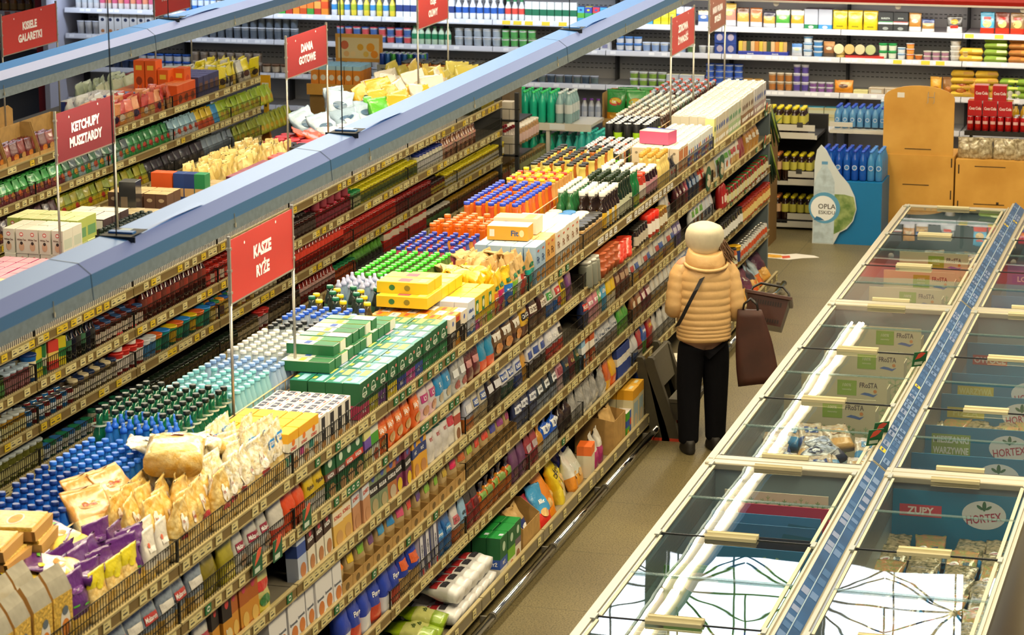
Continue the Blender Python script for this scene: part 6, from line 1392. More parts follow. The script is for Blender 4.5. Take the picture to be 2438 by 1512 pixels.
put_grid([TB('#b8202c', '#d0303c', '#d8a090', .06, .13), TB('#a81c28', '#c83034', None, .06, .13)], -7.34, .13, 3, 19.58, .13, 4, ZJ, 'red tub on the jar rack top', 'red tubs', rj=3)
put_grid(JR('#8a6a2c', '#c8a04a', '#d8c8a0', .035, .13, n='honey_jar'), -7.02, .078, 4, 19.62, .08, 9, ZJ, 'honey jar with gold lid on the jar rack top', 'gold lidded honey jars', rj=3)
def crisps(c, c2, n_, w=.24, h=.3, pic=None, text=None, s=1):
    return pouch_item('crisp_bag', 'bag', w, .1, h, [(.3, c2), (1, c)], ([('e', 'F', .5, .55, .5, .26, pic)] if pic else [])+([('t', 'F', .5, .55, .4, .1, '#ffffff', text)] if text else []), seed=s, amp=1.6, nt=10)
LBC = crisps('#a8c0d8', '#dfe6ec', 'x', pic='#4a6a8a', s=320)
for k, (x, y, z, t) in enumerate(((-7.3, 20.25, .02, .6), (-7.5, 20.4, .02, .5), (-7.25, 20.55, .08, .9), (-7.45, 20.75, .1, .4), (-7.2, 20.9, .05, .7), (-7.5, 21.05, .08, .3))):
    LBC.put((x, y, ZJ+z), (R.uniform(-.3, .3), -t, R.uniform(-1.2, .2)), 'pale blue crisp bag in the crisps pile, %s from near end' % nth(k), 'pale blue crisp bags')
WHC = crisps('#d0d4da', '#9aa4b4', 'x', pic='#3a4a6a', s=321)
for k, (x, y) in enumerate(((-7.1, 20.0), (-7.0, 20.3), (-7.05, 20.65))): WHC.put((x, y, ZJ+.02), (0, -.9, -.6+.3*k), 'white crisp bag at the aisle side of the crisps pile, %s from near end' % nth(k), 'white crisp bags')
ORC = crisps('#e05a1c', '#2c7a3c', 'x', s=322)
for k, (x, y) in enumerate(((-7.15, 19.88), (-7.3, 20.02))): ORC.put((x, y, ZJ+.03), (0, -.9, .4*k), 'orange and green snack bag before the crisps, %s from near end' % nth(k), 'orange snack bags')
for k, (x, y) in enumerate(((-7.08, 21.0), (-7.16, 21.16))): crisps('#58b82c', '#7ad03a', 'x', s=323+k).put((x, y, ZJ+.02), (0, -.4, -.5+.3*k), 'bright green crisp bag, %s from near end' % nth(k), 'green crisp bags')
YC = crisps('#e0ac1c', '#c89018', 'x', pic='#2a2a26', s=325)
for k in range(8): YC.put((-7.02-.15*(k % 3), 21.1+.12*k*.9, ZJ+.02+.03*(k % 3)), (R.uniform(-.2, .2), -.35, R.uniform(-.9, .2)), 'golden yellow crisp bag in the crisps pile, %s from near end' % nth(k), 'golden crisp bags')
CC = crisps('#d8d2c4', '#cdc6b4', 'x', pic='#b8ac98', s=326)
for k in range(9): CC.put((-7.0-.16*(k % 4), 21.75+.1*k*.9, ZJ+.02+.03*(k % 3)), (R.uniform(-.2, .2), -.3, R.uniform(-.9, .2)), 'cream white crisp bag in the crisps pile, %s from near end' % nth(k), 'cream crisp bags')
GLC = [crisps('#a89a2c', '#b8502c', 'x', s=327), crisps('#c0a83c', '#3a6a9c', 'x', s=328), crisps('#b0a444', '#c83c34', 'x', s=329)]
for k in range(14): GLC[k % 3].put((-6.86-.17*(k % 5), 22.42+.035*k, ZJ+.01+.06*(k % 2)), (R.uniform(-.2, .2), -.2, R.uniform(-.9, .2)), 'olive gold snack bag at the far jar rack top, %s from near end' % nth(k), 'olive gold snack bags')
put_grid(bottle('olive_oil_bottle', .034, .27, M('#1c2c14', rough=.1, coat=.7), '#1c2a18', '#c8b84a', 'wine', capr=.017, caph=.03, n=10), -6.74, .072, 2, 22.1, .075, 5, ZJ, 'dark oil bottle on the jar rack top', 'dark oil bottles', rj=3)
put_grid(bottle('sunflower_oil_bottle', .034, .29, M('#b0a024', rough=.1, coat=.7), '#e8d01c', '#d8c83c', 'wine', capr=.018, caph=.03, n=10), -6.74, .072, 3, 22.5, .075, 5, ZJ, 'oil bottle with yellow cap on the jar rack top', 'yellow capped oil bottles', rj=3)

# ================================================================ SACHET RACK
SX = -9.265
def sach_run(z, y0, seq, shelf, lean=.25):
    y = y0
    for e in seq:
        if isinstance(e, (int, float)): y = max(y, e); continue
        it, words, n = e[:3]; o = e[3] if len(e) > 3 else {}
        its = it if isinstance(it, list) else [it]; pitch = max(i.dy for i in its)+.006
        for i in its:
            if not i.used: i.root.name = {'top shelf': 'soup_sachet', 'second shelf': 'soup_sachet', 'third shelf': 'spice_sachet', 'fourth shelf': 'seasoning_sachet'}[shelf]
        for k in range(n):
            for q in range(o.get('deep', 2) if z > 1 else 1):
                i = its[(k+q) % len(its)]
                i.put((SX-.015-(i.dx*.7)*q, y+pitch*(k+.5), z), (R.uniform(-.05, .05), -lean, R.uniform(-.1, .1)), '%s, sachet rack %s, %s from near end, %s row' % (words, shelf, nth(k), ('front', 'second', 'third')[q]), 'sachet rack %s, %s' % (shelf, words))
        y += pitch*n
SC = lambda a, b, p=None, s=1, h=.17, w=.12, n='soup_sachet': pouch_item(n, 'sachet', w, .045, h, [(.45, b), (1, a)], [('e', 'F', .5, .34, .6, .3, p)] if p else [], seed=s, nt=8, nu=14)
sach_run(1.735, 17.2, [([SC('#5a1c1c', '#7a2a20', '#c87a2c', 340), SC('#7a2018', '#3a2a1c', '#b88a4c', 341)], 'dark red soup sachet', 16, dict(deep=3))], 'top shelf', .1)
for k in range(4):
    tray('sachet_case', 17.2+.56*k, 17.74+.56*k, -9.26, -9.42, 1.735, .05, .28, KRAFT, 'tan cut-out case of soup sachets on the sachet rack top, %s from near end' % nth(k), 'tan sachet cases')
    m = None
for k in range(3):
    t = empty('arched_case', (-9.60, 18.0+.55*k, 1.735)); tag(t, 'tan carton with arched cut-out back on the sachet rack top, %s from near end' % nth(k), 'carton', 'arched tan cartons')
    m = MB(); m.box(-.25, 0, 0, .5, 0, .12, KRAFT); m.build('tray', t)
    m = MB(); m.prism([(0, .12), (.5, .12), (.5, .26), (.42, .3), (.08, .3), (0, .26)], -.25, -.245, KRAFT, 'yz'); m.build('back_board', t)
sach_run(1.45, 17.0, [([SC('#2f9a3c', '#6a2a34', '#c8602c', 342), SC('#35a040', '#7a3038', '#b87a3c', 343)], 'green and maroon soup sachet', 19, dict(deep=3)), ([SC('#3a6a4a', '#9ab0b8', '#c85a3c', 344), SC('#4a5a5c', '#2a8a4c', '#d8a03c', 345)], 'mixed grey green sachet', 10), (SC('#1f7a38', '#2a8a3c', '#c83a2c', 346), 'leaf green sachet', 7),
    (SC('#8ab0c0', '#b8c0c4', '#c84a2c', 347), 'pale blue sachet', 5), (SC('#d0b01c', '#c84a1c', None, 348), 'orange and yellow sachet', 3), (SC('#2a80b8', '#3a90c8', None, 349), 'blue sachet', 1), ([SC('#98b01c', '#a8b82c', '#c8a02c', 350), SC('#8aa81c', '#b8b030', '#b0902c', 351)], 'lime green sachet', 11)], 'second shelf')
sach_run(1.17, 17.0, [([SC('#3a2224', '#5a2a2c', '#b8702c', 352), SC('#4a2a30', '#6a3a3c', '#c8843c', 353)], 'dark maroon sachet', 18, dict(deep=3)), ([SC('#a8a01c', '#c8b01c', '#c83a2c', 354), SC('#8a9a1c', '#d0b82c', None, 355)], 'yellow sachet', 14), ([SC('#26222a', '#3a342c', None, 356), SC('#302c34', '#2a2620', '#5a5048', 357)], 'black sachet', 10), (SC('#7a8a98', '#5a6470', None, 358), 'grey sachet', 6), (SC('#8a981c', '#a0a02c', '#c8a02c', 359), 'olive yellow sachet', 12)], 'third shelf')
sach_run(.91, 17.4, [([SC('#c8b83c', '#a89a3c', '#d8602c', 360), SC('#b8b02c', '#c8a42c', None, 361)], 'mustard yellow sachet', 18), (SC('#c8b01c', '#d8b820', '#e8e0b0', 362), 'bright yellow sachet', 12), ([SC('#26305c', '#3a5a9c', None, 363), SC('#2a2440', '#4a70a8', None, 364)], 'navy and blue pack', 16)], 'fourth shelf')
# the top: sweets and biscuits
ZS = 1.74
OBX = box_item('orange_biscuit_box', 'box', .1, .15, .26, '#e0601c', prints=[('e', 'N', .5, .3, .6, .3, '#8a3a18'), ('e', 'F', .5, .6, .6, .3, '#c84414'), ('e', 'F', .5, .25, .5, .2, '#5a2414'), ('r', 'N', .5, .75, .6, .16, '#e8c83c')])
for k, (x, y, z) in enumerate(((-9.66, 21.9, .11), (-9.55, 21.9, .11), (-9.44, 21.92, .03), (-9.34, 22.05, .03))): OBX.put((x, y, ZS+z), 0, 'tall orange biscuit box standing on the low ones, %s of the four' % nth(k), 'tall orange boxes')
OBY = box_item('orange_low_box', 'box', .1, .15, .11, '#e0601c', top='#e8803c', prints=[('e', 'F', .5, .5, .5, .5, '#b84414'), ('e', 'N', .5, .5, .5, .5, '#c04a18')])
put_grid(OBY, -9.50, .105, 4, 21.35, .155, 7, ZS, 'low orange biscuit box', 'low orange boxes', rj=.02)
put_grid(box_item('orange_biscuit_box', 'box', .09, .14, .18, '#d8561c', top='#e07a3c', prints=[('e', 'F', .5, .3, .6, .4, '#7a3418')]), -9.28, .095, 2, 21.72, .15, 3, ZS, 'orange biscuit box by the guard', 'guard side orange boxes', rj=.02)
put_grid(box_item('dark_biscuit_box', 'box', .08, .12, .19, '#3a3a5c', top='#5a5a8a', prints=[('r', 'F', .5, .5, .6, .4, '#6a4a3c')]), -9.28, .085, 4, 22.2, .13, 4, ZS, 'navy biscuit box', 'navy biscuit boxes', rj=.02)
RBG = [SC('#c85a3c', '#b88a5a', '#d8b060', 370, .2, .14, 'sweet_bag'), SC('#b83a34', '#c8843c', '#e0d0b8', 371, .2, .14, 'sweet_bag'), SC('#d08a5a', '#c04a3c', '#3a2a4a', 372, .2, .14, 'sweet_bag')]
put_grid(RBG, -9.275, .08, 4, 20.2, .15, 10, ZS, 'red and tan sweets bag', 'red and tan sweets bags', rj=.4, tilt=.15, jit=.01)
put_grid(pouch_item('sugar_bag', 'bag', .13, .08, .19, [(.4, '#3a9aa8'), (1, '#d8d8d4')], seed=373, amp=1.6, nt=8), -9.50, .09, 4, 20.6, .14, 4, ZS, 'white and teal sweets bag', 'white and teal bags', rj=.4, tilt=.15)
put_grid(box_item('blue_sweets_box', 'box', .06, .1, .17, '#3a5ab0', top='#8a9ac8', bands=[(.3, .6, '#d8c8b0')]), -9.50, .065, 3, 21.05, .1, 3, ZS, 'blue sweets box behind the red bags', 'blue sweets boxes', rj=.02)
put_grid([box_item('small_sweets_box', 'box', .05, .03, .14, c, top='#e0dcd4') for c in ('#d0c8c0', '#b04a5c', '#3a4a8a', '#c8b83c', '#7a3a5c')], -9.72, .055, 5, 20.8, .034, 22, ZS, 'narrow sweets box', 'narrow sweets boxes', rj=.02)
put_grid(pouch_item('green_white_bag', 'bag', .14, .07, .18, [(1, '#b8c4a8')], seed=374, amp=1.6, nt=8), -9.95, .1, 3, 21.6, .15, 6, ZS, 'pale green sweets bag', 'pale green sweets bags', rj=.4, tilt=.15)
put_grid(tub('round_tin', .07, .08, '#c8a02c', '#d8b84a', None, 14), -9.50, .15, 3, 22.42, .15, 3, ZS+.1, 'round gold biscuit tin', 'round gold tins')
for k in range(9): box_item('tin_riser', 'carton', .14, .14, .098, '#7a5a3c').put((-9.43-.15*(k % 3), 22.42+.15*(k//3), ZS), 0, 'brown carton under the round gold tins, %s from near end, %s from aisle' % (nth(k//3), nth(k % 3)), 'cartons under the tins')
YSW = [SC('#d8c81c', '#c8a82c', '#3a2a1c', 375, .2, .15, 'sweet_bag'), SC('#e0d02c', '#d8d0b8', '#5a2a1c', 376, .2, .15, 'sweet_bag'), SC('#d0cfc4', '#b8b0a0', '#3a2c28', 377, .2, .15, 'sweet_bag')]
put_grid(YSW, -9.28, .09, 5, 22.72, .13, 7, ZS, 'yellow sweets bag', 'yellow sweets bags', rj=.5, tilt=.2, jit=.012)
for k, (x, y, c, n_) in enumerate(((-10.0, 22.7, '#8a2c24', 'dark red'), (-9.98, 22.95, '#b8b48a', 'olive cream'), (-9.85, 23.15, '#e0dccb', 'white'), (-9.7, 23.05, '#d8c8c0', 'rose white'))):
    box_item('gift_box', 'box', .2, .22, .13, c).put((x, y, ZS), .1, '%s gift box at the far end of the sachet rack top' % n_)
# ================================================================ CHILLED WALL GOODS
def chill(z, seq, x0, yf=27.52, words='', deep=1, x1=-1.7):
    """left to right along the back wall; fronts face the camera side (-Y)"""
    x = x0
    for ei, e in enumerate(seq):
        if isinstance(e, (int, float)): x = max(x, e); continue
        it, desc, n = e[:3]; o = e[3] if len(e) > 3 else {}
        lim = next((q for q in seq[ei:] if isinstance(q, (int, float))), x1)
        its = it if isinstance(it, list) else [it]; pitch = max(i.dy for i in its)+o.get('gap', .008)
        lay = o.get('lay', 1)
        n = min(n, max(0, int((lim-x)/pitch+.3)))
        for k in range(n):
            for q in range(o.get('deep', deep)):
                for l in range(lay if q == 0 else 1):
                    i = its[(k+q+l) % len(its)]
                    off = i.dx/2 if o.get('round', i.round) else 0
                    lab = '%s, %s' % (desc, words)
                    if n > 1: lab += ', %s from red post' % nth(k)
                    if q: lab += ', second row'
                    if lay > 1: lab += ', %s layer' % nth(l)
                    i.put((x+pitch*(k+.5), yf+off+(i.dx+.01)*q+R.uniform(0, .01), z+i.h*l), (0, 0, -PI/2+R.uniform(-.08, .08)), lab, desc+' on the '+words)
        x += pitch*n
Item.round = False
def rnd(it): it.round = True; return it
CT = lambda c, t, b=None, h=.21, w=.075, n='milk_carton', cap=None: box_item(n, 'carton', w, w, h, c, top=t, bands=[(.3, .62, b)] if b else (), prints=[('e', 'F', .5, .8, .4, .12, t)])
BTL = lambda c, k, l=None, r=.033, h=.21, n='dairy_bottle': rnd(bottle(n, r, h, plastic(c), k, l, 'pet', capr=.018, n=10))
CUP = lambda b, l, lab=None, r=.045, h=.09, n='yogurt_cup': rnd(tub(n, r, h, b, l, lab, 12, 'cup', .8))
Z1, Z2, Z3, Z4 = 1.868, 1.578, 1.208, .853
chill(Z1, [(BTL('#c8c8cc', '#c8342c', '#b8c0c8'), 'white dairy bottle', 4), ([BTL('#d8c8cc', '#a03a4a', '#c85a7a'), BTL('#d8d4cc', '#d8784a', '#d88a6a')], 'pink drinking yogurt', 10), (BTL('#d0505a', '#d84a4a', '#e8d0d0'), 'red dairy bottle', 4), (BTL('#3a78c8', '#2a5ab0', '#c8d4e4'), 'blue dairy bottle', 5), ([BTL('#3a4a5c', '#2a2c30', '#d8d0c8'), BTL('#2a3a3c', '#20242a', '#5a7a8a')], 'dark drink bottle', 10),
    ([CT('#4a9a3c', '#c84a2c', '#e0782c', .24), CT('#b83a2c', '#d8a03c', '#e8a04a', .24), CT('#e08a2c', '#5a9a3c', '#d8501c', .24), CT('#c8501c', '#e0c04a', '#e8843c', .24)], 'bright juice carton', 18), ([CT('#e0b01c', '#d88a1c', '#d85a2c', .22), CT('#e0962c', '#c84a1c', '#e8c03c', .22)], 'orange juice carton', 6), ([CT('#e8e4dc', '#d84a3c', '#d85a2c', .2), CT('#c8d83c', '#4a9a3c', '#d8c020', .22)], 'white and lime carton', 6),
    -9.95, ([BTL('#d8dce4', '#2a50a8', '#3a8ac8'), BTL('#e0cc3c', '#5aa83c', '#a8b82c')], 'milk bottle with bright sleeve', 10), (BTL('#3a3c48', '#8a3ac0', '#5a5c70', .034, .22), 'dark shake bottle', 3), ([BTL('#2a84d0', '#e0d020', '#e0c83c', .036, .22), BTL('#e8d02c', '#e04a3c', '#3a90d0', .036, .22)], 'blue and yellow kefir bottle', 5), (CT('#b8c82c', '#3a8a3c', '#5aa02c', .23), 'lime juice carton', 3),
    -9.2, (CT('#dfe4ea', '#e8e8ec', '#2a3c78', .22), 'white milk carton with navy band', 8), (BTL('#e4e8ee', '#f0f0f0', '#2a5cb0', .036, .22), 'white milk bottle with blue label', 7), (BTL('#e0e4e4', '#2a8a4c', '#d84a3c', .034, .22), 'white bottle with red dot', 3), (CT('#1f8a5c', '#1f7a4c', '#dfe4dc', .21), 'green kefir carton', 3), -7.75, (CT('#dfe4e0', '#e8e8e4', '#1f6a4a', .21), 'white carton with green stripe', 7), ([CT('#4a9ac0', '#2a3a8a', '#5aa83c', .17), CT('#3a4a9c', '#e0d020', '#3a9a5c', .17), CT('#c83a4c', '#2a5aa0', '#4a9a3c', .17)], 'small milk drink carton', 10),
    (CT('#d8d03c', '#e8e070', '#d8c81c', .13), 'yellow butter carton', 4, dict(lay=2)), (rnd(can('coffee_can', .033, .12, '#3a6ab8', band='#d8502c')), 'blue and red coffee can', 3), -6.1+.0, (CT('#dfe6f0', '#c8d8f0', '#3a6ab0', .2), 'blue white milk carton', 8), ([CT('#d8dcd0', '#c8c0d8', '#8a9a5c', .2), CT('#dfe0d8', '#b8d8a0', '#a8b88a', .2)], 'oat drink carton', 9)], -13.0, words='top chilled shelf', deep=1, x1=-5.92)
chill(Z2, [(CUP('#c8c8cc', '#b8bcc8', None, .045, .15, 'cream_pot'), 'tall white pot', 3), (box_item('white_carton', 'carton', .08, .085, .24, '#d4d4d6', top='#c8c8cc', prints=[('e', 'F', .5, .72, .5, .16, '#26304c'), ('e', 'F', .5, .2, .5, .16, '#b87a4c')]), 'slim white carton with dark emblem', 9), (box_item('yellow_top_carton', 'carton', .08, .085, .24, '#d8d4c4', top='#e0c020', bands=[(.9, 1, '#e0c020')], prints=[('e', 'F', .5, .7, .5, .16, '#26304c'), ('e', 'F', .5, .2, .5, .2, '#d8902c')]), 'white carton with yellow top', 2), (CUP('#8a9098', '#b8bcc4', '#5a6470', .045, .13), 'grey cup', 14, dict(lay=2)),
    -9.9, ([CUP('#c8d0dc', '#3a5aa8', '#d85a5c'), CUP('#d8d8dc', '#d84a5c', '#4a70b0')], 'fruit yogurt cup', 9, dict(lay=2)), (BTL('#b8d0b8', '#2a7a4c', '#2a8a5c', .034, .2), 'green topped buttermilk bottle', 6), (BTL('#dfe4dc', '#1c4a34', '#2a7a54', .036, .21), 'white kefir bottle with dark cap', 8), ([CUP('#d8e0dc', '#2a8a6c', '#3a9a7c'), CUP('#e0e4e4', '#d8d8dc', '#4a9a84')], 'green printed yogurt cup', 5, dict(lay=2)),
    -8.55, (CUP('#d4d8dc', '#b8c0cc', '#a8b4c0', .05, .1), 'plain yogurt cup', 5, dict(lay=2)), (CUP('#dfe4e0', '#4aa04a', '#5aa85c', .046, .1), 'yogurt cup with green print', 4, dict(lay=2)), ([CUP('#d8d0cc', '#8a3a3c', '#b85a4c', .05, .08), CUP('#dcd4cc', '#c8a08a', '#a84a3c', .05, .08)], 'brown printed dessert cup', 4), (CUP('#3a62b8', '#4a74c8', '#d8e0ec', .045, .07), 'blue cream cheese tub', 3, dict(lay=3)), (box_item('square_tub', 'tub', .09, .1, .085, '#d0d2d6', top='#c4c6cc', prints=[('r', 'F', .5, .55, .6, .5, '#8a8cb0')]), 'square white tub', 6, dict(lay=2)), (CUP('#dfe2e6', '#e4e6ea', '#5a8ac0', .055, .12), 'white quark bucket', 2), -6.75, (CUP('#4a80c8', '#5a90d4', '#d8dce4', .045, .08), 'light blue tub', 3, dict(lay=2)), (CUP('#dfe4ea', '#c8d4e8', '#8aa4d0', .045, .1), 'pale cup', 5), (CUP('#d8dcd4', '#c8d0c0', '#5a7a4a', .045, .09), 'cup with leafy print', 6, dict(lay=2)), (CUP('#b8b8a0', '#8a9a6c', '#8a8a6c', .045, .09), 'olive cup', 4, dict(lay=2))], -13.0, words='second chilled shelf', deep=1, x1=-5.9)
chill(Z3, [(CUP('#2a3c60', '#2a4070', None, .05, .09), 'dark blue tub', 6), (CUP('#2050b0', '#2a60c0', '#d8dce4', .05, .09), 'royal blue tub', 6, dict(lay=2)), (CUP('#b8b0a8', '#a89a8c', '#8a7a6c', .05, .11), 'beige dessert cup', 8, dict(lay=2)), (CUP('#6a4a34', '#7a5a44', '#c8b8a0', .05, .1), 'chocolate pudding cup', 7), (CUP('#8a94a4', '#a8b0bc', '#b8bcc4', .05, .1), 'grey pudding cup', 14, dict(lay=2)), (BTL('#2a4a2c', '#1c6a3c', '#3a6a3c', .03, .17), 'small green bottle', 7), (CUP('#c8d0d0', '#d8dcdc', '#3a8a6c', .045, .12), 'tall white cup with green print', 6), -8.3, ([CUP('#5a6a7c', '#8a94a4', '#3a4a5c'), CUP('#7a8494', '#a8aab4', '#5a6a6c')], 'dark grey cup', 14),
    -6.6, (CUP('#dfe2e6', '#d8dcdc', '#8ab04a', .048, .08), 'cream cheese tub with green print', 4, dict(lay=2)), (box_item('spread_tub', 'tub', .1, .13, .07, '#c4ccdc', top='#d8d4b8', prints=[('r', 'F', .5, .5, .7, .5, '#d8dce4')]), 'butter spread tub', 3, dict(lay=2)), (CUP('#c8d4e4', '#2a50b8', '#3a62c0', .048, .07), 'blue lidded cottage cheese', 4, dict(lay=4)), (CUP('#d8c8a0', '#c89a4c', '#b8864c', .05, .06), 'amber cheese tub', 3, dict(lay=2)), (CUP('#c8cce0', '#4a4ab0', '#5a5ab8', .048, .07), 'violet lidded tub', 3, dict(lay=3)), (CUP('#d8b8a8', '#c8786c', '#c06a54', .05, .06), 'salmon tub', 5, dict(lay=2))], -12.9, words='third chilled shelf', deep=1, x1=-5.15)
chill(Z4, [-8.6, (box_item('margarine_tub', 'tub', .1, .13, .09, '#5a6a8c', top='#7a8ab0'), 'grey blue margarine tub', 9), (BTL('#c8ccd4', '#8a4ac0', '#b0b8c8', .034, .2), 'white bottle with violet cap', 8), (BTL('#b8c0c4', '#1f8a4c', '#8aa09c', .034, .2), 'white bottle with green cap', 12), (CUP('#b8bcc4', '#a8acb4', '#8a9098', .05, .1), 'low shelf cup', 10)], -11.2, words='fourth chilled shelf', deep=1, x1=-6)
# right part: cheeses, spreads, eggs
PKC = lambda a, b, pic, w=.13, h=.19, s=1, base='#c8ccd8': pouch_item('cheese_pack', 'pack', w, .05, h, [(.3, base), (.75, b), (1, a)], [('e', 'F', .5, .6, .5, .2, pic)], seed=s, nt=8, amp=.7)
chill(Z1, [(PKC('#d8c8a0', '#3a62a8', '#e0e0e4', .12, .16, 400), 'blue and white cheese pack', 2), (PKC('#e0c04a', '#d88a7a', '#f0d060', .15, .24, 401), 'sliced cheese pack with yellow picture', 1), (PKC('#6a3c1c', '#d8a04a', '#e8b84a', .13, .2, 402), 'brown topped cheese pack', 1), (PKC('#b06a2c', '#d88a4a', '#e8c060', .13, .2, 403), 'amber cheese pack', 1), (PKC('#3a3a50', '#c8a04a', '#e8c870', .13, .16, 404), 'cheese pack with dark top', 1), (PKC('#d0dac8', '#4aa03c', '#d8d4a0', .15, .19, 405), 'green cheese pack', 1), (PKC('#d8dcd0', '#e8a02c', '#f0d890', .14, .19, 406), 'white and orange cheese pack', 1),
    (box_item('open_carton', 'carton', .15, .14, .21, '#b4bccc', bands=[(0, .24, '#1f7a4c')], prints=[('e', 'F', .5, .12, .4, .14, '#d8e0d8')]), 'pale carton with green foot', 1, dict(gap=.002)), (box_item('open_carton', 'carton', .15, .14, .21, '#b4bccc', bands=[(0, .24, '#3a8ac8')], prints=[('e', 'F', .5, .12, .4, .14, '#d8e0e8')]), 'pale carton with blue foot', 1, dict(gap=.01)),
    ([pouch_item('yellow_cheese_pack', 'pack', .155, .06, .2, [(.42, '#d8b81c'), (1, c)], [('e', 'F', .5, .7, .5, .2, '#d8d890'), ('t', 'F', .5, .22, .5, .07, '#5a7a2c', 'Serenada')], seed=407+k, nt=8, amp=.6) for k, c in enumerate(('#d0c01c', '#dcc428', '#d8bc18'))], 'yellow holed cheese pack', 3, dict(gap=.004)),
    ([box_item('dark_cheese_box', 'box', .06, .15, .2, '#2a2e30', top='#3a3e40', bands=[(.38, .52, '#d8dcd4')], prints=[('t', 'F', .5, .68, .6, .09, '#b8c4bc', 'BURSZTA'), ('r', 'F', .5, .5, 1, .04, '#2a8a4c'), ('e', 'F', .5, .16, .4, .16, '#8a9290')]), box_item('dark_cheese_box', 'box', .06, .15, .2, '#2a2e30', top='#3a3e40', bands=[(.38, .52, '#d8dcd4')], prints=[('t', 'F', .5, .68, .6, .09, '#b8c4bc', 'JAGNA'), ('r', 'F', .5, .5, 1, .04, '#b03a3c'), ('e', 'F', .5, .16, .4, .16, '#8a9290')])], 'black cheese box', 2, dict(gap=.004)),
    (PKC('#b8863c', '#a8742c', '#d8c8a0', .13, .19, 411, '#d8d8d8'), 'tan cheese pack in white carton', 1), (PKC('#22407c', '#a07a3c', '#d8b060', .13, .13, 412, '#d8d8d8'), 'navy topped pack in white carton', 1), -3.98+.72, (pouch_item('black_sausage_pack', 'pack', .16, .06, .17, [(.4, '#c8ccd0'), (1, '#26221c')], [('e', 'F', .5, .7, .5, .3, '#c8a02c'), ('r', 'F', .5, .4, .5, .16, '#c83a2c')], seed=413, nt=8), 'black sausage pack', 1),
    -2.92, ([pouch_item('fries_pack', 'pack', .145, .06, .22, [(.3, '#c8341c'), (1, c)], [('e', 'F', .5, .5, .6, .36, '#e0c070'), ('r', 'F', .5, .75, .5, .12, '#c8342c')], seed=414+k, nt=8) for k, c in enumerate(('#4aa8cc', '#7a3c28', '#8a6a3c'))], 'tall potato snack pack', 3), ([pouch_item('fries_pack', 'pack', .14, .06, .17, [(.25, '#3a3c7c'), (1, '#a81c30')], [('e', 'F', .5, .4, .5, .2, '#e8843c')], seed=418, nt=8)], 'crimson cheese pack', 4)], -5.86, words='first cheese shelf')
chill(Z2, [(CUP('#d0d4d4', '#c8ccd0', None, .04, .08), 'plain white cup', 2), (box_item('quark_tub', 'tub', .09, .11, .12, '#26408c', top='#2a50b0', prints=[('e', 'F', .5, .5, .6, .6, '#a8a0b8')]), 'navy square tub', 2, dict(lay=2)), -5.42, (box_item('cheese_tray', 'carton', .12, .26, .04, '#2c3c9c', prints=[('t', 'F', .5, .5, .6, .4, '#d8dce8', 'deserek')]), 'low blue tray of cheeses', 2, dict(gap=.002))], -5.85, words='second cheese shelf')
for k in range(12):
    box_item('small_cheese', 'pack', .05, .04, .1, ('#d8c04a', '#c8a468', '#3a4a2c', '#d8b88a', '#c8843c')[k % 5]).put((-5.40+.043*k, 27.55, Z2+.041), -PI/2+R.uniform(-.3, .3), 'small cheese in the low blue trays, %s from the post side' % nth(k), 'small cheeses in the blue trays')
chill(Z2, [-4.86, (PKC('#3a78c0', '#b8c8d8', '#d8d0a0', .11, .13, 420, '#c8ccd8'), 'blue cheese pack standing by the tubs', 1), (CUP('#4a94d0', '#c0d4e8', '#d8e0e8', .05, .075), 'light blue quark tub', 1, dict(lay=3)), (CUP('#c8d8e8', '#d8e0e8', '#4a8ac8', .052, .06), 'white and blue quark tub', 1, dict(lay=3)), (PKC('#a8743c', '#8a5a34', '#c8b8a0', .12, .16, 421, '#5a4a3c'), 'brown smoked cheese pack', 1), (rnd(lathe_item('round_cheese', 'cheese', [(.045, 0), (.05, .005), (.05, .03), (.045, .035)], card('#c8b060'))), 'round cheese standing', 1, dict(lay=2)), (box_item('red_tray', 'carton', .1, .2, .03, '#b82c24'), 'low red tray of camembert', 2, dict(gap=.002))], -4.86, words='second cheese shelf')
for k in range(4):
    m = lathe_item('camembert', 'cheese', [(.05, 0), (.054, .004), (.054, .03), (.05, .034)], card(('#d8c8a0', '#c8a868', '#c8b890', '#a8b07a')[k]))
    m.put((-4.36+.11*k, 27.56, Z2+.088), (PI/2*.9, 0, 0), 'round camembert in the low red tray, %s from the post side' % nth(k), 'camembert in the red trays')
chill(Z2, [-3.95, (CUP('#2a9a4c', '#2aa054', '#d8e0d0', .045, .085), 'green lidded tub', 2, dict(lay=2)), (CUP('#3a8ac8', '#c8dce8', '#d8e0e4', .042, .065), 'small blue tub', 1, dict(lay=2)), (CUP('#e06a1c', '#d8dce0', '#e8a04a', .042, .06), 'orange dip tub', 1, dict(lay=3)), (CUP('#d8782c', '#d8c8a8', None, .04, .055), 'apricot dip tub', 1), (CUP('#c8bcb4', '#d0d4c4', '#a87a94', .042, .05), 'small pale tub', 3, dict(lay=2)), (CUP('#e0e0dc', '#e4e4e0', None, .055, .055), 'white tub', 1, dict(lay=4)), (CUP('#b0903c', '#c8c0a0', '#c8a85c', .045, .055), 'amber tub', 1, dict(lay=2))], -3.95, words='second cheese shelf')
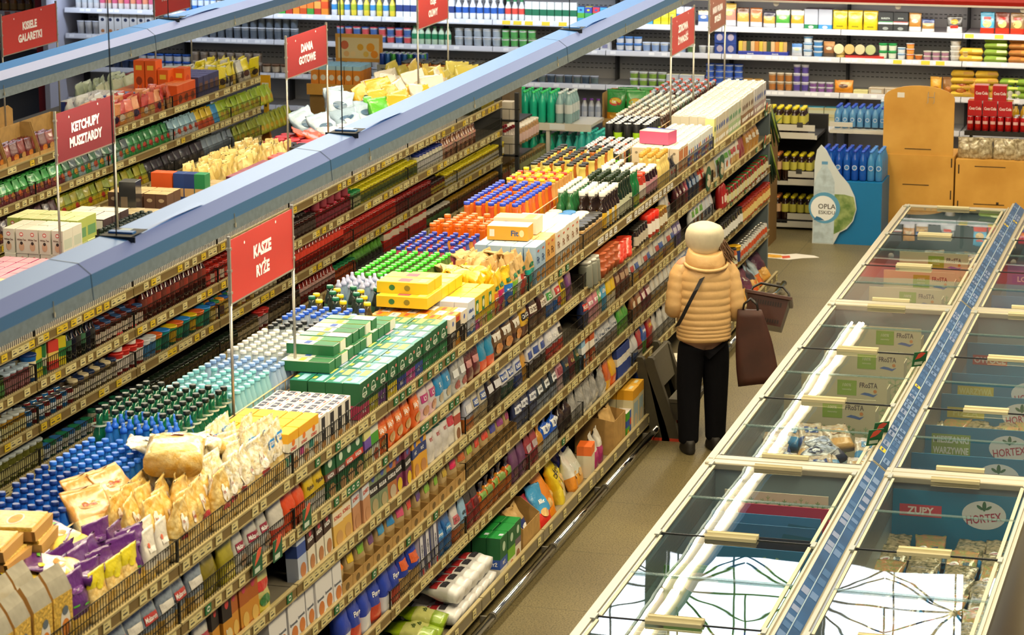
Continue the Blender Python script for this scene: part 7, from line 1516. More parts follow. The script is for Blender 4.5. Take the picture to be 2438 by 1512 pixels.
def egg_box(c, lab=None, w=.24):
    m = MB(); d = .1; b = M(c, rough=.75, var=.1, vs=30)
    m.loft([[(x*(w/2-k1), y*(d/2-k1)+0, z) for x, y in ((-1, -1), (-.5, -1), (0, -1), (.5, -1), (1, -1), (1, 1), (.5, 1), (0, 1), (-.5, 1), (-1, 1))] for k1, z in ((.014, 0), (0, .03), (.002, .034), (.008, .05), (.024, .068))], b)
    for v in range(len(m.v)): x, y, z = m.v[v]; m.v[v] = (-y-d/2, x, z)
    root = m.build('egg_box')
    k = MB()
    if lab: k.quad((-.5*d, .06, .0686), (0, 1, 0), (-1, 0, 0), .05, .02, card(lab)); k.quad((.0005-.006, .06, .046), (0, 1, 0), (-.3, 0, 1), .05, .012, card(lab))
    k.add([(.001, -w/2, .031), (.001, w/2, .031), (.001, w/2, .034), (.001, -w/2, .034)], [(0, 1, 2, 3)], M('#8a7a3c', rough=.8)); k.build('closing_rim', root)
    return Item(root, 'egg box', w, d, .07)
EY, EG, EO, EY2 = egg_box('#d8a828', '#e0c860'), egg_box('#7a9a2c', '#c8d89a'), egg_box('#a86a28', '#e08a2c'), egg_box('#d0a82c', '#b8862c')
chill(Z2, [-3.12, (EY, 'yellow egg box', 1, dict(lay=2)), (EG, 'green egg box', 1, dict(lay=4)), (EO, 'orange egg box', 1, dict(lay=4)), (EY, 'far yellow egg box', 2, dict(lay=3))], -3.12, words='second cheese shelf')
chill(Z3, [-3.2, (EY2, 'yellow egg box with brown label', 2, dict(lay=4)), (egg_box('#7aa02c', '#c8d85a', .16), 'short lime egg box', 3, dict(lay=3)), (EG, 'green egg box beside the lime ones', 2, dict(lay=2))], -3.2, words='third cheese shelf')
chill(Z3, [(CUP('#c8b090', '#d8d0c0', '#b8783c', .04, .1), 'tan labelled yogurt', 3, dict(lay=2)), (CUP('#c8c4d4', '#d0d0d8', '#5a4a9c', .04, .1), 'white yogurt with violet mark', 2, dict(lay=3)), (CUP('#c8c8d0', '#d0d0d8', '#8a5a9c', .04, .055), 'small violet labelled yogurt', 3, dict(lay=2)), (pouch_item('orange_cheese_bag', 'bag', .2, .1, .13, [(1, '#d88a1c')], [('e', 'F', .5, .6, .5, .3, '#5a3a1c')], seed=425, nt=8), 'orange bag of cheese', 1), (box_item('soft_cheese', 'cheese', .1, .15, .04, '#d8d090'), 'pale slab of cheese', 1), (box_item('brown_carton', 'carton', .14, .16, .07, '#b8a890', top='#c8bca8', prints=[('r', 'F', .5, .5, .7, .5, '#d0d0c8')]), 'low carton of butter', 2), (box_item('butter_case', 'carton', .12, .14, .08, '#c8b438', top='#d8cc80', bands=[(0, .4, '#2c3470')], prints=[('t', 'F', .5, .2, .7, .2, '#d8dce8', 'MLEKOVITA')]), 'yellow butter case with navy foot', 2),
    ([pouch_item('sauce_pouch', 'pouch', .12, .05, .2, [(1, c)], [('e', 'F', .5, .4, .6, .3, '#b8702c')], seed=430+k, nt=8) for k, c in enumerate(('#d8a01c', '#8a5a1c', '#a84a1c'))], 'amber sauce pouch', 4), (CUP('#b82c24', '#c83a2c', None, .05, .1), 'red tub', 1), (pouch_item('chicken_bag', 'bag', .16, .08, .15, [(1, '#c88a1c')], [('e', 'F', .5, .5, .5, .4, '#a83a1c')], seed=436, nt=8), 'golden chicken bag', 1), (BTL('#d8d4cc', '#2a50a8', '#c8c8b8', .035, .13), 'small white bottle with blue cap', 2)], -5.10, words='third cheese shelf')
chill(Z4, [(box_item('yellow_tub', 'tub', .1, .13, .08, '#d8c040', top='#d8b828'), 'yellow margarine tub', 3), (box_item('blue_tub', 'tub', .12, .16, .1, '#c8c090', top='#5ab0d0', bands=[(.3, .7, '#c8ccb0')]), 'cream tub with blue lid', 3, dict(lay=2)), (box_item('green_tub', 'tub', .1, .14, .07, '#a8c03c', top='#8ac020'), 'lime lidded tub', 1, dict(lay=2)), (box_item('salmon_tub', 'tub', .1, .14, .07, '#d89a84', top='#d88a6a'), 'salmon lidded tub', 2, dict(lay=2))], -5.25, words='fourth cheese shelf')
# brown jars on the dry wall shelf
JJ = [rnd(jar('jam_jar', .045, .15, c, l, '#8a6a3c', 10)) for c, l in (('#7a4a20', '#6a4a24'), ('#8a5a28', '#8a6a34'), ('#5a3418', '#7a5a2c'))]
chill(1.81, [(JJ, 'brown jar', 18)], -15.1, words='dry wall shelf beside the red strip', x1=-13.4)
chill(1.44, [(JJ, 'brown preserve jar', 18)], -15.1, words='lower dry wall shelf', x1=-13.4)

# ================================================================ DRINK RACKS AND STANDS
TEA = [bottle('iced_tea_bottle', .037, .27, M('#2a140c', rough=.1, coat=.6), c, l, 'square', capr=.02, caph=.022, n=12, lz=(.42, .72)) for c, l in (('#e0d01c', '#c8c050'), ('#e08a4c', '#d8b088'))]
PRT = None
for k, (z, zn) in enumerate(((.06, 'lower'), (.49, 'middle'), (.96, 'upper'))):
    for i in range(5, 12):
        for j in range(3):
            if i > 10 and z > .9: continue
            it = TEA[1] if (i < 8 and k < 2) else TEA[0]
            it.put((-5.30+.079*i, 26.27+.08*j, z), -PI/2+R.uniform(-.3, .3), 'iced tea bottle with %s cap, %s shelf of the black rack, %s across, %s row' % ('orange' if it is TEA[1] else 'yellow', zn, nth(i), nth(j)), 'iced tea bottles on the black rack')
WB = [bottle('blue_water_bottle', .038, .30, pet(c, .2), k, None, 'pet', capr=.016, n=12, prints=[('e', .13, .05, .05, '#cfdcec'), ('e', .13, .036, .036, '#3a7ac0')]) for c, k in (('#1450b8', '#1c3cb0'), ('#1a5cc0', '#2050c8'), ('#4a94d0', '#4a8ae0'))]
for i in range(8):
    for j in range(5):
        WB[2 if i > 5 else (i+j) % 2].put((-4.20+.079*i, 25.70+.085*j, .622), -PI/2+R.uniform(-.1, .1), 'large blue water bottle on the blue stand, %s across, %s row' % (nth(i), nth(j)), 'water bottles on the blue stand')
WL = bottle('small_water_bottle', .033, .22, pet('#6aa8dc', .25), '#1f4cc0', None, 'pet', capr=.015, n=12, prints=[('e', .09, .04, .04, '#d8e4f0'), ('e', .09, .03, .03, '#4a84c0')])
for i in range(8):
    for j in range(4):
        WL.put((-4.20+.076*i, 26.55+.075*j, 1.002), -PI/2+R.uniform(-.1, .1), 'pale blue water bottle on the white rack, %s across, %s row' % (nth(i), nth(j)), 'water bottles on the white rack')
for i in range(3):
    bottle('sport_water_bottle', .032, .26, pet('#7ab4e0', .25), '#d8e4f0', None, 'sport', n=12).put((-3.80+.08*i, 26.89, 1.002), 0, 'sport capped water bottle behind the pale blue ones, %s across' % nth(i), 'sport water bottles on the rack')
# coke cans and bread on the wooden counter side
t = empty('can_shelf', (-2.95, 26.75, 0)); tag(t, 'black shelf rack with red cans behind the wooden counter', 'rack')
for z in (.62, .98):
    m = MB(); m.box(0, 1.2, 0, .5, z-.03, z, BLK); m.box(0, 1.2, -.012, 0, z-.035, z+.01, BLK); m.build('shelf', t)
for x in (0, 1.17):
    m = MB(); m.box(x, x+.03, .46, .5, 0, 1.0, BLK); m.build('post', t)
CK = can('cola_can', .033, .15, '#b81c20', prints=[('r', .09, .05, .03, '#d8b0b0')])
CKG = can('cola_can', .033, .15, '#b81c20', band='#8a1418')
for i in range(14):
    for j in range(3):
        CK.put((-2.90+.075*i, 26.80+.075*j, .985), -PI/2, 'red cola can on the black can rack, %s across, %s row' % (nth(i), nth(j)), 'red cola cans')
PKR = box_item('can_multipack', 'pack', .14, .14, .155, M('#b01c24', rough=.2, coat=.7), top=M('#c84a50', rough=.2, coat=.6), prints=[('t', 'F', .3, .5, .4, .2, '#e8dcdc', 'Coca'), ('t', 'F', .75, .5, .4, .2, '#e8dcdc', 'Cola'), ('r', 'F', .5, .5, .015, 1, '#8a1018')])
for k, (x, z) in enumerate(((-2.86, 1.136), (-2.71, 1.136), (-2.56, 1.136), (-2.80, 1.291), (-2.62, 1.291))): PKR.put((x, 26.79, z), -PI/2, 'red shrink wrapped can pack stacked by the wood stand, %s of five' % nth(k), 'red can packs')
SIL = can('beer_can', .033, .15, '#3a8a5c')
for i in range(6):
    for j in range(2): SIL.put((-2.28+.075*i, 26.84+.075*j, 1.137), 0, 'green and silver can stacked on the red ones, %s across, %s row' % (nth(i), nth(j)), 'green silver cans')
YB2 = bottle('yellow_drink_bottle', .035, .24, M('#c8a01c', rough=.15, coat=.6), '#1c1c1c', None, 'square', n=10)
for i in range(7):
    for j in range(1): YB2.put((-2.48+.078*i, 27.10, .985), 0, 'yellow bottle with black cap behind the red cans, %s across' % nth(i), 'yellow bottles behind the cans')
for k in range(6):
    pouch_item('bread_roll_bag', 'bag', .15, .1, .2, [(1, M('#c8bc9c', rough=.15, coat=.8, c2='#8a7a5a', vs=26, bump=.6, bs=40))], seed=440+k, amp=2).put((-2.88+.115*k, 26.2, .80), (0, 0, -PI/2+.3*(k % 3)), 'clear bag of rolls on the wooden counter, %s from the tall stand' % nth(k), 'clear roll bags')
for k in range(3):
    pouch_item('toast_bag', 'bag', .11, .1, .24, [(.5, '#c88a3c'), (.7, '#d8501c'), (1, '#d8c8c0')], seed=447+k, tie=True).put((-2.20+.12*k, 26.22, .80), (0, 0, -PI/2), 'toast bag with tied orange top on the wooden counter, %s along' % nth(k), 'toast bags')

# ---- green water rack, crisps box and promo stands across the back aisle
t = empty('green_water_rack', (-7.30, 24.7, 0)); tag(t, 'white plastic rack with turquoise water bottles', 'rack')
for z in (.45, .80, 1.22):
    m = MB(); m.box(0, 1.0, 0, .55, z-.03, z, OFFW); m.box(-.01, 1.01, -.012, 0, z-.06, z+.012, OFFW); s = m.build('shelf', t)
    m = MB(); m.box(.1, .3, -.016, -.012, z-.05, z+.005, M('#dfe4e8')); m.box(.6, .75, -.016, -.012, z-.05, z+.005, M('#dfe4e8')); m.build('price_tag', s)
for x in (0, .56, .97):
    m = MB(); m.box(x, x+.035, 0, .035, 0, 1.22, OFFW); m.build('post', t)
GW3 = [bottle('turquoise_water_bottle', .04, .31, pet(c, .2), k, None, 'pet', capr=.016, n=12) for c, k in (('#22b894', '#2ac86a'), ('#3ac0b8', '#3ac8b8'))]
CLW = bottle('turquoise_water_bottle', .04, .31, pet('#9fc4c8', .3), '#d8e4e4', '#c8d0d0', 'pet', capr=.016, n=12)
for z, zn in ((.45, 'low'), (.80, 'middle'), (1.22, 'top')):
    for i in range(11):
        for j in range(4):
            if z > 1 and i > 8: continue
            (CLW if z > 1 and 6 < i else GW3[1 if (i > 6 and z < 1) else 0]).put((-7.24+.088*i, 24.78+.09*j, z), R.uniform(-3, 3), 'turquoise water bottle, %s shelf of the white rack, %s across, %s row' % (zn, nth(i), nth(j)), 'turquoise water bottles')
t = empty('water_carton', (-6.42, 24.6, 0)); tag(t, 'clear blue wrapped water carton stack beside the white rack', 'carton')
m = MB(); m.box(0, .42, 0, .4, 0, .86, M('#5aa4b0', rough=.15, coat=.6, var=.2, vs=16)); m.build('pallet_wrap', t)
for i in range(6):
    for j in range(5): GW3[1].put((-6.37+.072*i, 24.65+.075*j, .86), 0, 'turquoise water bottle on the wrapped carton stack, %s across, %s row' % (nth(i), nth(j)), 'turquoise bottles on the carton stack')
t = empty('crisps_case', (-6.38, 25.5, 0)); tag(t, 'kraft display case of crisps standing in the back aisle', 'display stand')
m = MB(); m.box(0, .72, 0, .4, 0, 1.10, M('#6a5a44', rough=.7)); m.build('base_stand', t)
m = MB(); m.box(0, .005, 0, .4, 1.1, 1.42, KRAFT); m.box(.715, .72, 0, .4, 1.1, 1.42, KRAFT); m.box(0, .72, .395, .4, 1.1, 1.42, KRAFT); m.build('case_wall', t)
m = MB(); m.box(0, .72, 0, .005, 1.1, 1.17, KRAFT); m.disc((.3, -.002, 1.155), (1, 0, 0), (0, 0, 1), .12, .045, M('#c88a2c', rough=.6), 20); m.build('front_lip', t)
LY = [pouch_item('crisp_packet', 'bag', .2, .09, .34, [(.34, '#d88a1c'), (1, c)], [('e', 'F', .5, .66, .66, .24, '#c8342c'), ('e', 'F', .5, .68, .6, .17, '#e8c83c'), ('t', 'F', .5, .66, .56, .1, '#ffffff', "Lay's"), ('e', 'F', .5, .25, .6, .2, '#e0a83c')], seed=450+k, nt=10) for k, c in enumerate(('#2a8a3c', '#349a40', '#d8401c'))]
for k, (q, x, y) in enumerate(((0, .12, .04), (1, .33, .03), (2, .56, .03), (0, .2, .2), (2, .62, .2), (1, .42, .22))):
    LY[q].put((-6.38+x, 25.5+y, 1.11), (0, 0, -PI/2+R.uniform(-.15, .15)), '%s crisp packet in the kraft case, %s row' % (('green', 'bright green', 'red')[q], 'front' if k < 3 else 'back'), 'crisp packets in the kraft case')
m = MB()
# far cross-aisle: juice stand, poster, cans and jars
t = empty('juice_stand', (-9.35, 25.2, 0)); tag(t, 'wooden stand of orange juice cartons with a framed picture', 'display stand')
m = MB(); m.box(0, .55, 0, .45, 0, 1.40, M('#8a6a34', rough=.6)); m.build('base', t)
m = MB(); m.box(-.02, .57, -.03, -.01, 1.35, 1.46, WOOD); m.build('front_board', t)
m = MB(); m.box(.12, .62, .46, .49, 1.32, 1.60, WOOD); m.box(.2, .23, .49, .5, .9, 1.5, WOOD); fr = m.build('picture_frame', t, (0, 0, .31))
m = MB(); m.box(.15, .59, .455, .46, 1.355, 1.565, M('#d8c490', rough=.5))
for a, b, r, c in ((.22, 1.49, .045, '#c8643c'), (.24, 1.40, .03, '#d8a868'), (.31, 1.40, .03, '#e0c48a'), (.39, 1.47, .035, '#d8a02c'), (.5, 1.47, .045, '#e0941c'), (.54, 1.40, .04, '#e08a1c'), (.45, 1.40, .03, '#d8b04a')): m.disc((a, .454, b), (1, 0, 0), (0, 0, 1), r, r, card(c), 12)
m.build('fruit_picture', fr)
OJ = box_item('orange_juice_carton', 'carton', .075, .08, .24, '#e08a2c', top='#8ac0d8', bands=[(.82, 1, '#a8d0e0')], prints=[('e', 'F', .5, .5, .7, .24, '#e8e0c8'), ('e', 'F', .5, .16, .5, .16, '#d8601c')])
for i in range(6):
    for j in range(4): OJ.put((-9.30+.09*i, 25.22+.085*j, 1.401), -PI/2, 'orange juice carton on the wooden juice stand, %s across, %s row' % (nth(i), nth(j)), 'orange juice cartons on the stand')
t = empty('energy_stand', (-8.66, 25.3, 0)); tag(t, 'grey counter display of slim energy cans', 'display stand')
m = MB(); m.box(0, .52, 0, .35, 0, 1.60, M('#5a5c58', rough=.5)); m.build('base', t)
m = MB(); m.box(0, .52, -.01, 0, 1.54, 1.66, M('#8a8c84', rough=.4)); m.text('TIGER', (.13, -.012, 1.60), (1, 0, 0), (0, 0, 1), .05, M('#3a3c3a'), bold=.03); m.build('front_lip', t)
EC = [can('slim_can', .026, .17, c) for c in ('#1f3c8c', '#2a5a9c', '#3a8a3c')]
for i in range(8):
    for j in range(3): EC[(i+j) % 3].put((-8.62+.06*i, 25.34+.06*j, 1.601), 0, 'slim energy can on the grey counter display, %s across, %s row' % (nth(i), nth(j)), 'slim energy cans')
t = empty('yellow_pole_stand', (-9.47, 24.3, 0)); tag(t, 'yellow pole stand with a square header card', 'display stand')
m = MB(); m.box(-.12, .12, -.12, .12, 0, .02, BLK); m.build('base', t); m = MB(); m.box(-.022, .022, -.015, .015, .02, 1.5, M('#d8a81c', rough=.4))
for z in (.95, 1.1, 1.25, 1.38): m.quad((0, -.016, z), (1, 0, 0), (0, 0, 1), .012, .03, M('#3a3020'))
m.build('pole', t); m = MB(); m.box(-.05, .05, -.018, .0, 1.5, 1.66, M('#e0a81c', rough=.4)); m.quad((0, -.019, 1.55), (1, 0, 0), (0, 0, 1), .035, .035, M('#e8e4d8')); m.build('header_card', t)
m = MB(); m.prism([(-.05, .78), (.06, .8), (.07, 1.0), (.03, 1.16), (-.05, 1.12), (-.04, .95)], -.06, -.018, foil('#c8741c'), 'xz'); m.build('hanging_packet', t)
t = empty('endcap_rack', (-6.70, 23.1, 0)); tag(t, 'black wire end rack at the far end of the jar rack', 'rack')
for x in (-.42, .10):
    m = MB(); m.box(x, x+.035, 0, .04, 0, 1.75, BLK); m.build('post', t)
for z in (.5, .85, 1.18, 1.5):
    m = MB(); m.box(-.45, .15, 0, .42, z-.015, z, BLK); s = m.build('shelf', t)
    m = MB()
    for k in range(9): m.box(-.44+.07*k, -.437+.07*k, -.002, .002, z, z+.1, WIRE)
    m.box(-.45, .15, -.003, .003, z+.097, z+.103, WIRE); m.build('wire_guard', s)
for k in range(4):
    for z in (1.18, 1.5):
        box_item('pantry_box', 'box', .1, .11, .16, ('#8a8478', '#a89a7c', '#5a5a54', '#b8b0a0', '#7a7064', '#94907c')[k]).put((-7.06+.125*k, 23.14, z), -PI/2, 'pantry box on the black end rack, %s across, shelf at %s' % (nth(k), {.5: 'the bottom', .85: 'knee height', 1.18: 'chest height', 1.5: 'the top'}[z]), 'pantry boxes on the end rack')
t = empty('honey_stand', (-8.0, 24.0, 0)); tag(t, 'low stand of honey jars behind the jar rack', 'display stand')
m = MB(); m.box(0, 1.1, 0, .4, 0, 1.72, M('#5a4a34', rough=.6)); m.build('base', t)
HJ = jar('large_honey_jar', .045, .15, '#9a5a14', '#2a2c24', None, 12)
for i in range(11):
    for j in range(3): HJ.put((-7.95+.098*i, 24.06+.1*j, 1.721), 0, 'large honey jar on the low stand, %s across, %s row' % (nth(i), nth(j)), 'large honey jars')
t = empty('produce_case', (-5.75, 25.3, 0)); tag(t, 'kraft produce case with dark green leaves in the back aisle', 'display stand')
m = MB(); m.box(0, 1.1, 0, .4, 0, 1.12, M('#7a5a28', rough=.6)); m.build('base', t)
m = MB()
for x0 in (.03, .78): m.prism([(x0, 1.12), (x0, 1.42), (x0+.05, 1.42), (x0+.34, 1.2), (x0+.34, 1.12)], .1, .11, KRAFT, 'xz')
m.build('slanted_board', t)
m = MB()
for k in range(60):
    x = R.uniform(.05, 1.05); y = R.uniform(.02, .36); m.tube((x, y, 1.12), (x+R.uniform(-.06, .1), y+R.uniform(-.04, .04), 1.24+R.uniform(-.04, .14)), .016, 5, M(('#14602c', '#1c7034', '#103c1c', '#5a7a1c')[k % 4], rough=.5), r1=.004)
m.build('leaf', t)['kind'] = 'stuff'
# ================================================================ GOODS IN THE FREEZERS
def board(x, y, w, h, ztop, colour, parts_fn, label, group=None, d=.16):
    t = empty('frozen_food_case', (x, y, ztop-h)); tag(t, label, 'carton', group)
    c = M(colour, rough=.55)
    m = MB(); m.box(-w/2, w/2, 0, .006, 0, h, c); m.box(-w/2, -w/2+.006, .006, d, 0, h*.8, c); m.box(w/2-.006, w/2, .006, d, 0, h*.8, c); m.box(-w/2, w/2, d, d+.006, 0, h*.8, c); m.build('case_wall', t)
    m = MB(); parts_fn(m, w, h); m.build('front_print', t)
    return t
U3, V3 = (1, 0, 0), (0, 0, 1)
def flake(m, x, z, r, c, y=-.0015):
    for k in range(6):
        a = PI/2+k*PI/3; dx, dz = math.cos(a), math.sin(a)
        m.quad((x+dx*r*.5, y, z+dz*r*.5), (dx, 0, dz), (-dz, 0, dx), r*.5, r*.045, c)
        for s in (-1, 1):
            b = a+s*.8; ex, ez = math.cos(b), math.sin(b)
            m.quad((x+dx*r*.6+ex*r*.16, y-.0002, z+dz*r*.6+ez*r*.16), (ex, 0, ez), (-ez, 0, ex), r*.17, r*.04, c)
GFL = M('#5a9a4a', rough=.6); GFL2 = M('#9aba84', rough=.6); FGR = M('#8ab030', rough=.5); FBL = M('#3a6ab0', rough=.5); FOR_ = M('#d88a3c', rough=.5); DK = M('#3c3438', rough=.6)
def frosta(m, w, h):
    m.quad((.02, -.001, h*.80), U3, V3, .065, h*.13, FGR); m.text('100%', (.02, -.002, h*.85), U3, V3, .022, M('#d4dcb0'), shear=.2)
    m.text('naturalny', (.02, -.002, h*.77), U3, V3, .016, M('#d4dcb0'), shear=.2, maxw=.1)
    m.text('FRoSTA', (.165, -.0015, h*.86), U3, V3, .036, DK, bold=.012, maxw=.12)
    m.add([(.11, -.001, h*.70), (.14, -.001, h*.735), (.17, -.001, h*.725), (.2, -.001, h*.70), (.23, -.001, h*.72), (.2, -.001, h*.66), (.16, -.001, h*.68)], [tuple(range(7))], FBL); m.disc((.21, -.001, h*.76), U3, V3, .012, .012, FOR_)
    rr = random.Random(int(w*1000+h*777))
    for k, (x, z) in enumerate(((-.17, .42), (-.03, .4), (.12, .45), (.22, .40), (-.1, .18), (.06, .16), (.19, .14), (-.22, .16))): flake(m, x*w/.55, h*z, .045+.012*(k % 2), GFL if k % 3 else GFL2)
for k, (x, y, w_) in enumerate(((-2.60, 21.62, .56), (-2.62, 20.85, .56), (-2.64, 20.2, .56), (-2.62, 18.85, .56), (-2.64, 18.1, .56), (-2.66, 17.35, .58), (-2.66, 16.75, .6))):
    board(x, y, w_, .40, .775, '#d2c8a4', frosta, 'cream frozen food case with green snowflakes, %s from the far freezer end' % nth(k), 'snowflake cases')
def heart(m, w, h):
    c = M('#e0a0ac', rough=.5)
    m.quad((0, -.001, h*.5), U3, V3, w*.5, h*.5, M('#c02c50', rough=.5))
    for s in (-1, 1):
        for k in range(10):
            a0 = PI*k/10; P = lambda a: (s*.05+math.cos(a)*.055, h*.55+math.sin(a)*.06)
            (x0, z0), (x1, z1) = P(a0), P(a0+PI/10); m.quad(((x0+x1)/2, -.002, (z0+z1)/2), (x1-x0, 0, z1-z0), (-(z1-z0), 0, x1-x0), .55, .5, c) if 0 else m.add([(x0, -.002, z0), (x1, -.002, z1), (x1*.84+s*.008, -.002, z1*.9+h*.04), (x0*.84+s*.008, -.002, z0*.9+h*.04)], [(0, 1, 2, 3)], c)
def milk(m, w, h):
    m.text('Milk', (-.04, -.002, h*.72), U3, V3, .06, M('#b8ccd8', rough=.5), bold=.05); m.text('Mango', (.2, -.002, h*.74), U3, V3, .03, M('#8fb0c4', rough=.5))
    m.add([(.07, -.0015, h*.5), (w*.49, -.0015, h*.5), (w*.49, -.0015, h*.86), (.13, -.0015, h*.9)], [(0, 1, 2, 3)], M('#1c6a88', rough=.5))
def sticks(m, w, h):
    c = M('#c8a45c', rough=.5)
    for k in range(26):
        a = PI*(k+.5)/26
        for cx in (-w*.22, w*.26):
            m.disc((cx+math.cos(a)*.13, -.002, h*.45+math.sin(a)*.11), (math.cos(a), 0, math.sin(a)), (-math.sin(a), 0, math.cos(a)), .026, .008, c, 8)
def sun(m, w, h):
    m.disc((.12, -.001, h*.55), U3, V3, .1, .07, M('#d8d4a0', rough=.5), 20)
    for k in range(14):
        a = 2*PI*k/14; m.quad((.12+math.cos(a)*.11, -.0015, h*.55+math.sin(a)*.08), (math.cos(a), 0, math.sin(a)), (-math.sin(a), 0, math.cos(a)), .05, .008, M('#b8ccb0', rough=.5))
    m.text('Hortex', (.17, -.003, h*.5), U3, V3, .045, M('#a83448', rough=.5), bold=.01); m.quad((0, -.0008, h*.12), U3, V3, w*.49, h*.12, M('#d8d8c8', rough=.5))
def leafy(m, w, h):
    m.disc((-.15, -.001, h*.8), U3, V3, .1, .06, M('#d0c8a8', rough=.5)); m.text('jagodowy', (.1, -.002, h*.86), U3, V3, .035, M('#2a5a50'), shear=.2)
    m.quad((-.05, -.001, h*.2), U3, V3, .06, h*.12, FGR); m.text('100%', (-.05, -.002, h*.22), U3, V3, .03, M('#c8d8a0')); m.disc((.08, -.001, h*.16), U3, V3, .03, .02, FBL); m.disc((.14, -.001, h*.18), U3, V3, .015, .015, FOR_)
def flakesonly(m, w, h):
    for k in range(6): flake(m, -w*.4+w*.16*k, h*(.8 if k % 2 else .84), .05, GFL if k % 2 else GFL2)
board(-2.60, 14.52, .6, .42, .78, '#d8d0b8', flakesonly, 'pale snowflake case just past the freezer cross bar', None, .06)
board(-2.53, 14.36, .52, .40, .755, '#c02c50', heart, 'raspberry red ice cream case with a pale heart', None, .06)
board(-2.60, 14.20, .62, .40, .745, '#3a84b4', milk, 'blue ice cream case lettered Milk behind its twin', 'blue Milk cases', .06)
board(-2.60, 14.04, .62, .40, .735, '#3478aa', milk, 'blue ice cream case lettered Milk in front', 'blue Milk cases', .06)
board(-2.60, 13.88, .66, .38, .715, '#222a34', sticks, 'dark ice cream case patterned with golden ice lollies', None, .06)
board(-2.60, 13.72, .68, .38, .70, '#2a78b0', sun, 'blue ice cream case with a sun emblem', None, .06)
board(-2.62, 13.25, .7, .42, .72, '#5c9a40', leafy, 'green frozen food case under the window reflection', None, .3)
board(-2.62, 12.2, .7, .42, .72, '#c8c4a0', frosta, 'cream case at the near end of the aisle side freezer', None, .3)
def hortex(word, pc='#d0c048', tc='#dfe4e0'):
    def fn(m, w, h):
        n = word.count('\n')+1
        m.quad((-.2, -.001, h*.74), U3, V3, .12, .035*n, M(pc, rough=.5))
        for k, s in enumerate(word.split('\n')): m.text(s, (-.2, -.002, h*.74+(.035 if n > 1 else 0)-.07*k), U3, V3, .045, M(tc, rough=.5), bold=.035, maxw=.22)
        m.disc((.16, -.001, h*.74), U3, V3, .125, .085, M('#d6dade', rough=.5), 28)
        m.text('HORTEX', (.16, -.002, h*.70), (.985, 0, .17), (-.17, 0, .985), .05, M('#a82c50', rough=.5), bold=.012, maxw=.2)
        for a, s in ((.0, .03), (-.6, .022), (.6, .02)):
            m.disc((.16+math.sin(a)*.045, -.002, h*.74+.045+.008*(a == 0)), (math.sin(a*1.6), 0, math.cos(a*1.6)), (math.cos(a*1.6), 0, -math.sin(a*1.6)), s, s*.4, M('#2a6a4c', rough=.5), 10)
    return fn
for k, (y, wd, pc, tc, ds) in enumerate(((18.42, 'OWOCE', '#b03a44', '#d8c8c8', 'OWOCE'), (17.52, 'WARZYWA', '#c8bc50', '#d8d890', 'WARZYWA, yellow lettering'), (16.95, 'PIZZA', '#b8b450', '#c8cc80', 'a faded yellow label'), (16.15, 'MIESZANKI\nWARZYWNE', '#8aa858', '#dfe4e0', 'MIESZANKI WARZYWNE'), (15.50, 'MIESZANKI', '#2a84b0', '#dfe4e0', 'MIESZANKI'), (14.72, 'ZUPY', '#cc4a5c', '#f0e4e4', 'ZUPY on a red tag'), (14.95, 'MROŻONKI', '#2a84b0', '#c8d4dc', 'the cross bar just before it'), (20.0, 'RYBY', '#3a7ac0', '#dfe4ea', 'RYBY far off'), (21.2, 'LODY', '#3a7ac0', '#dfe4ea', 'LODY at the far end'))):
    board(-1.60, y, .80, .46, .80, '#0f7aa4' if y < 19 else '#4a84b8', hortex(wd, pc, tc), 'blue frozen vegetable case in the inner freezer, board with %s' % ds, None, .12)
VEG = M('#a89a7c', rough=.15, coat=.8, c2='#5a5a3a', vs=38, bump=.5, bs=45); VEG2 = M('#c08a5c', rough=.15, coat=.8, c2='#8a9a5c', vs=42, bump=.5, bs=45); ICE = M('#b4b8bc', rough=.15, coat=.8, c2='#7a8490', vs=30, bump=.5, bs=45); FIS = M('#b89a74', rough=.15, coat=.8, c2='#dcd4c4', vs=30, bump=.6, bs=45)
VB = [pouch_item('vegetable_bag', 'bag', .18, .07, .26, [(.2, '#1c8ac8'), (1, v)], [('e', 'F', .3, .34, .3, .16, '#d8dce0'), ('t', 'F', .3, .34, .24, .06, '#a83450', 'Hortex'), ('r', 'F', .66, .36, .2, .12, '#3a5a6a')], seed=500+k, nt=8, amp=1.2) for k, v in enumerate((VEG, VEG2, VEG))]
for j in range(7):
    for i in range(4):
        VB[(i+j) % 3].put((-1.90+.195*i, 12.95+.24*j, .50+.01*((i+j) % 2)), (-1.25, 0, R.uniform(-.12, .12)-PI/2 if 0 else R.uniform(-.1, .1)) if 0 else (0, -1.25, -PI/2+R.uniform(-.12, .12)), 'frozen vegetable bag in the inner freezer, %s row from near end, %s across' % (nth(j), nth(i)), 'frozen vegetable bags')
for j in range(4):
    for i in range(4):
        VB[(i+2*j) % 3].put((-1.90+.195*i, 16.35+.2*j if j < 3 else 15.75, .56), (R.uniform(-.2, .2), -1.1, -PI/2+R.uniform(-.4, .4)), 'mixed vegetable bag before the yellow boards, %s row, %s across' % (nth(j), nth(i)), 'mixed vegetable bags')
SF = [pouch_item('seafood_bag', 'bag', .17, .08, .24, [(.3, a), (1, v)], [('r', 'F', .5, .6, .5, .3, a), ('e', 'F', .5, .6, .3, .2, '#d8dce0')], seed=510+k, nt=8, amp=1.5) for k, (a, v) in enumerate((('#2a4a8c', FIS), ('#d8a860', FIS), ('#26304c', ICE), ('#3a84b8', FIS)))]
for j in range(6):
    for i in range(4):
        SF[(i+j*3) % 4].put((-2.88+.19*i, 15.15+.24*j, .56+.03*R.random()), (R.uniform(-.3, .3), -1.15, -PI/2+R.uniform(-.6, .6)), 'frozen seafood bag in the aisle side freezer, %s row from near end, %s across' % (nth(j), nth(i)), 'frozen seafood bags')
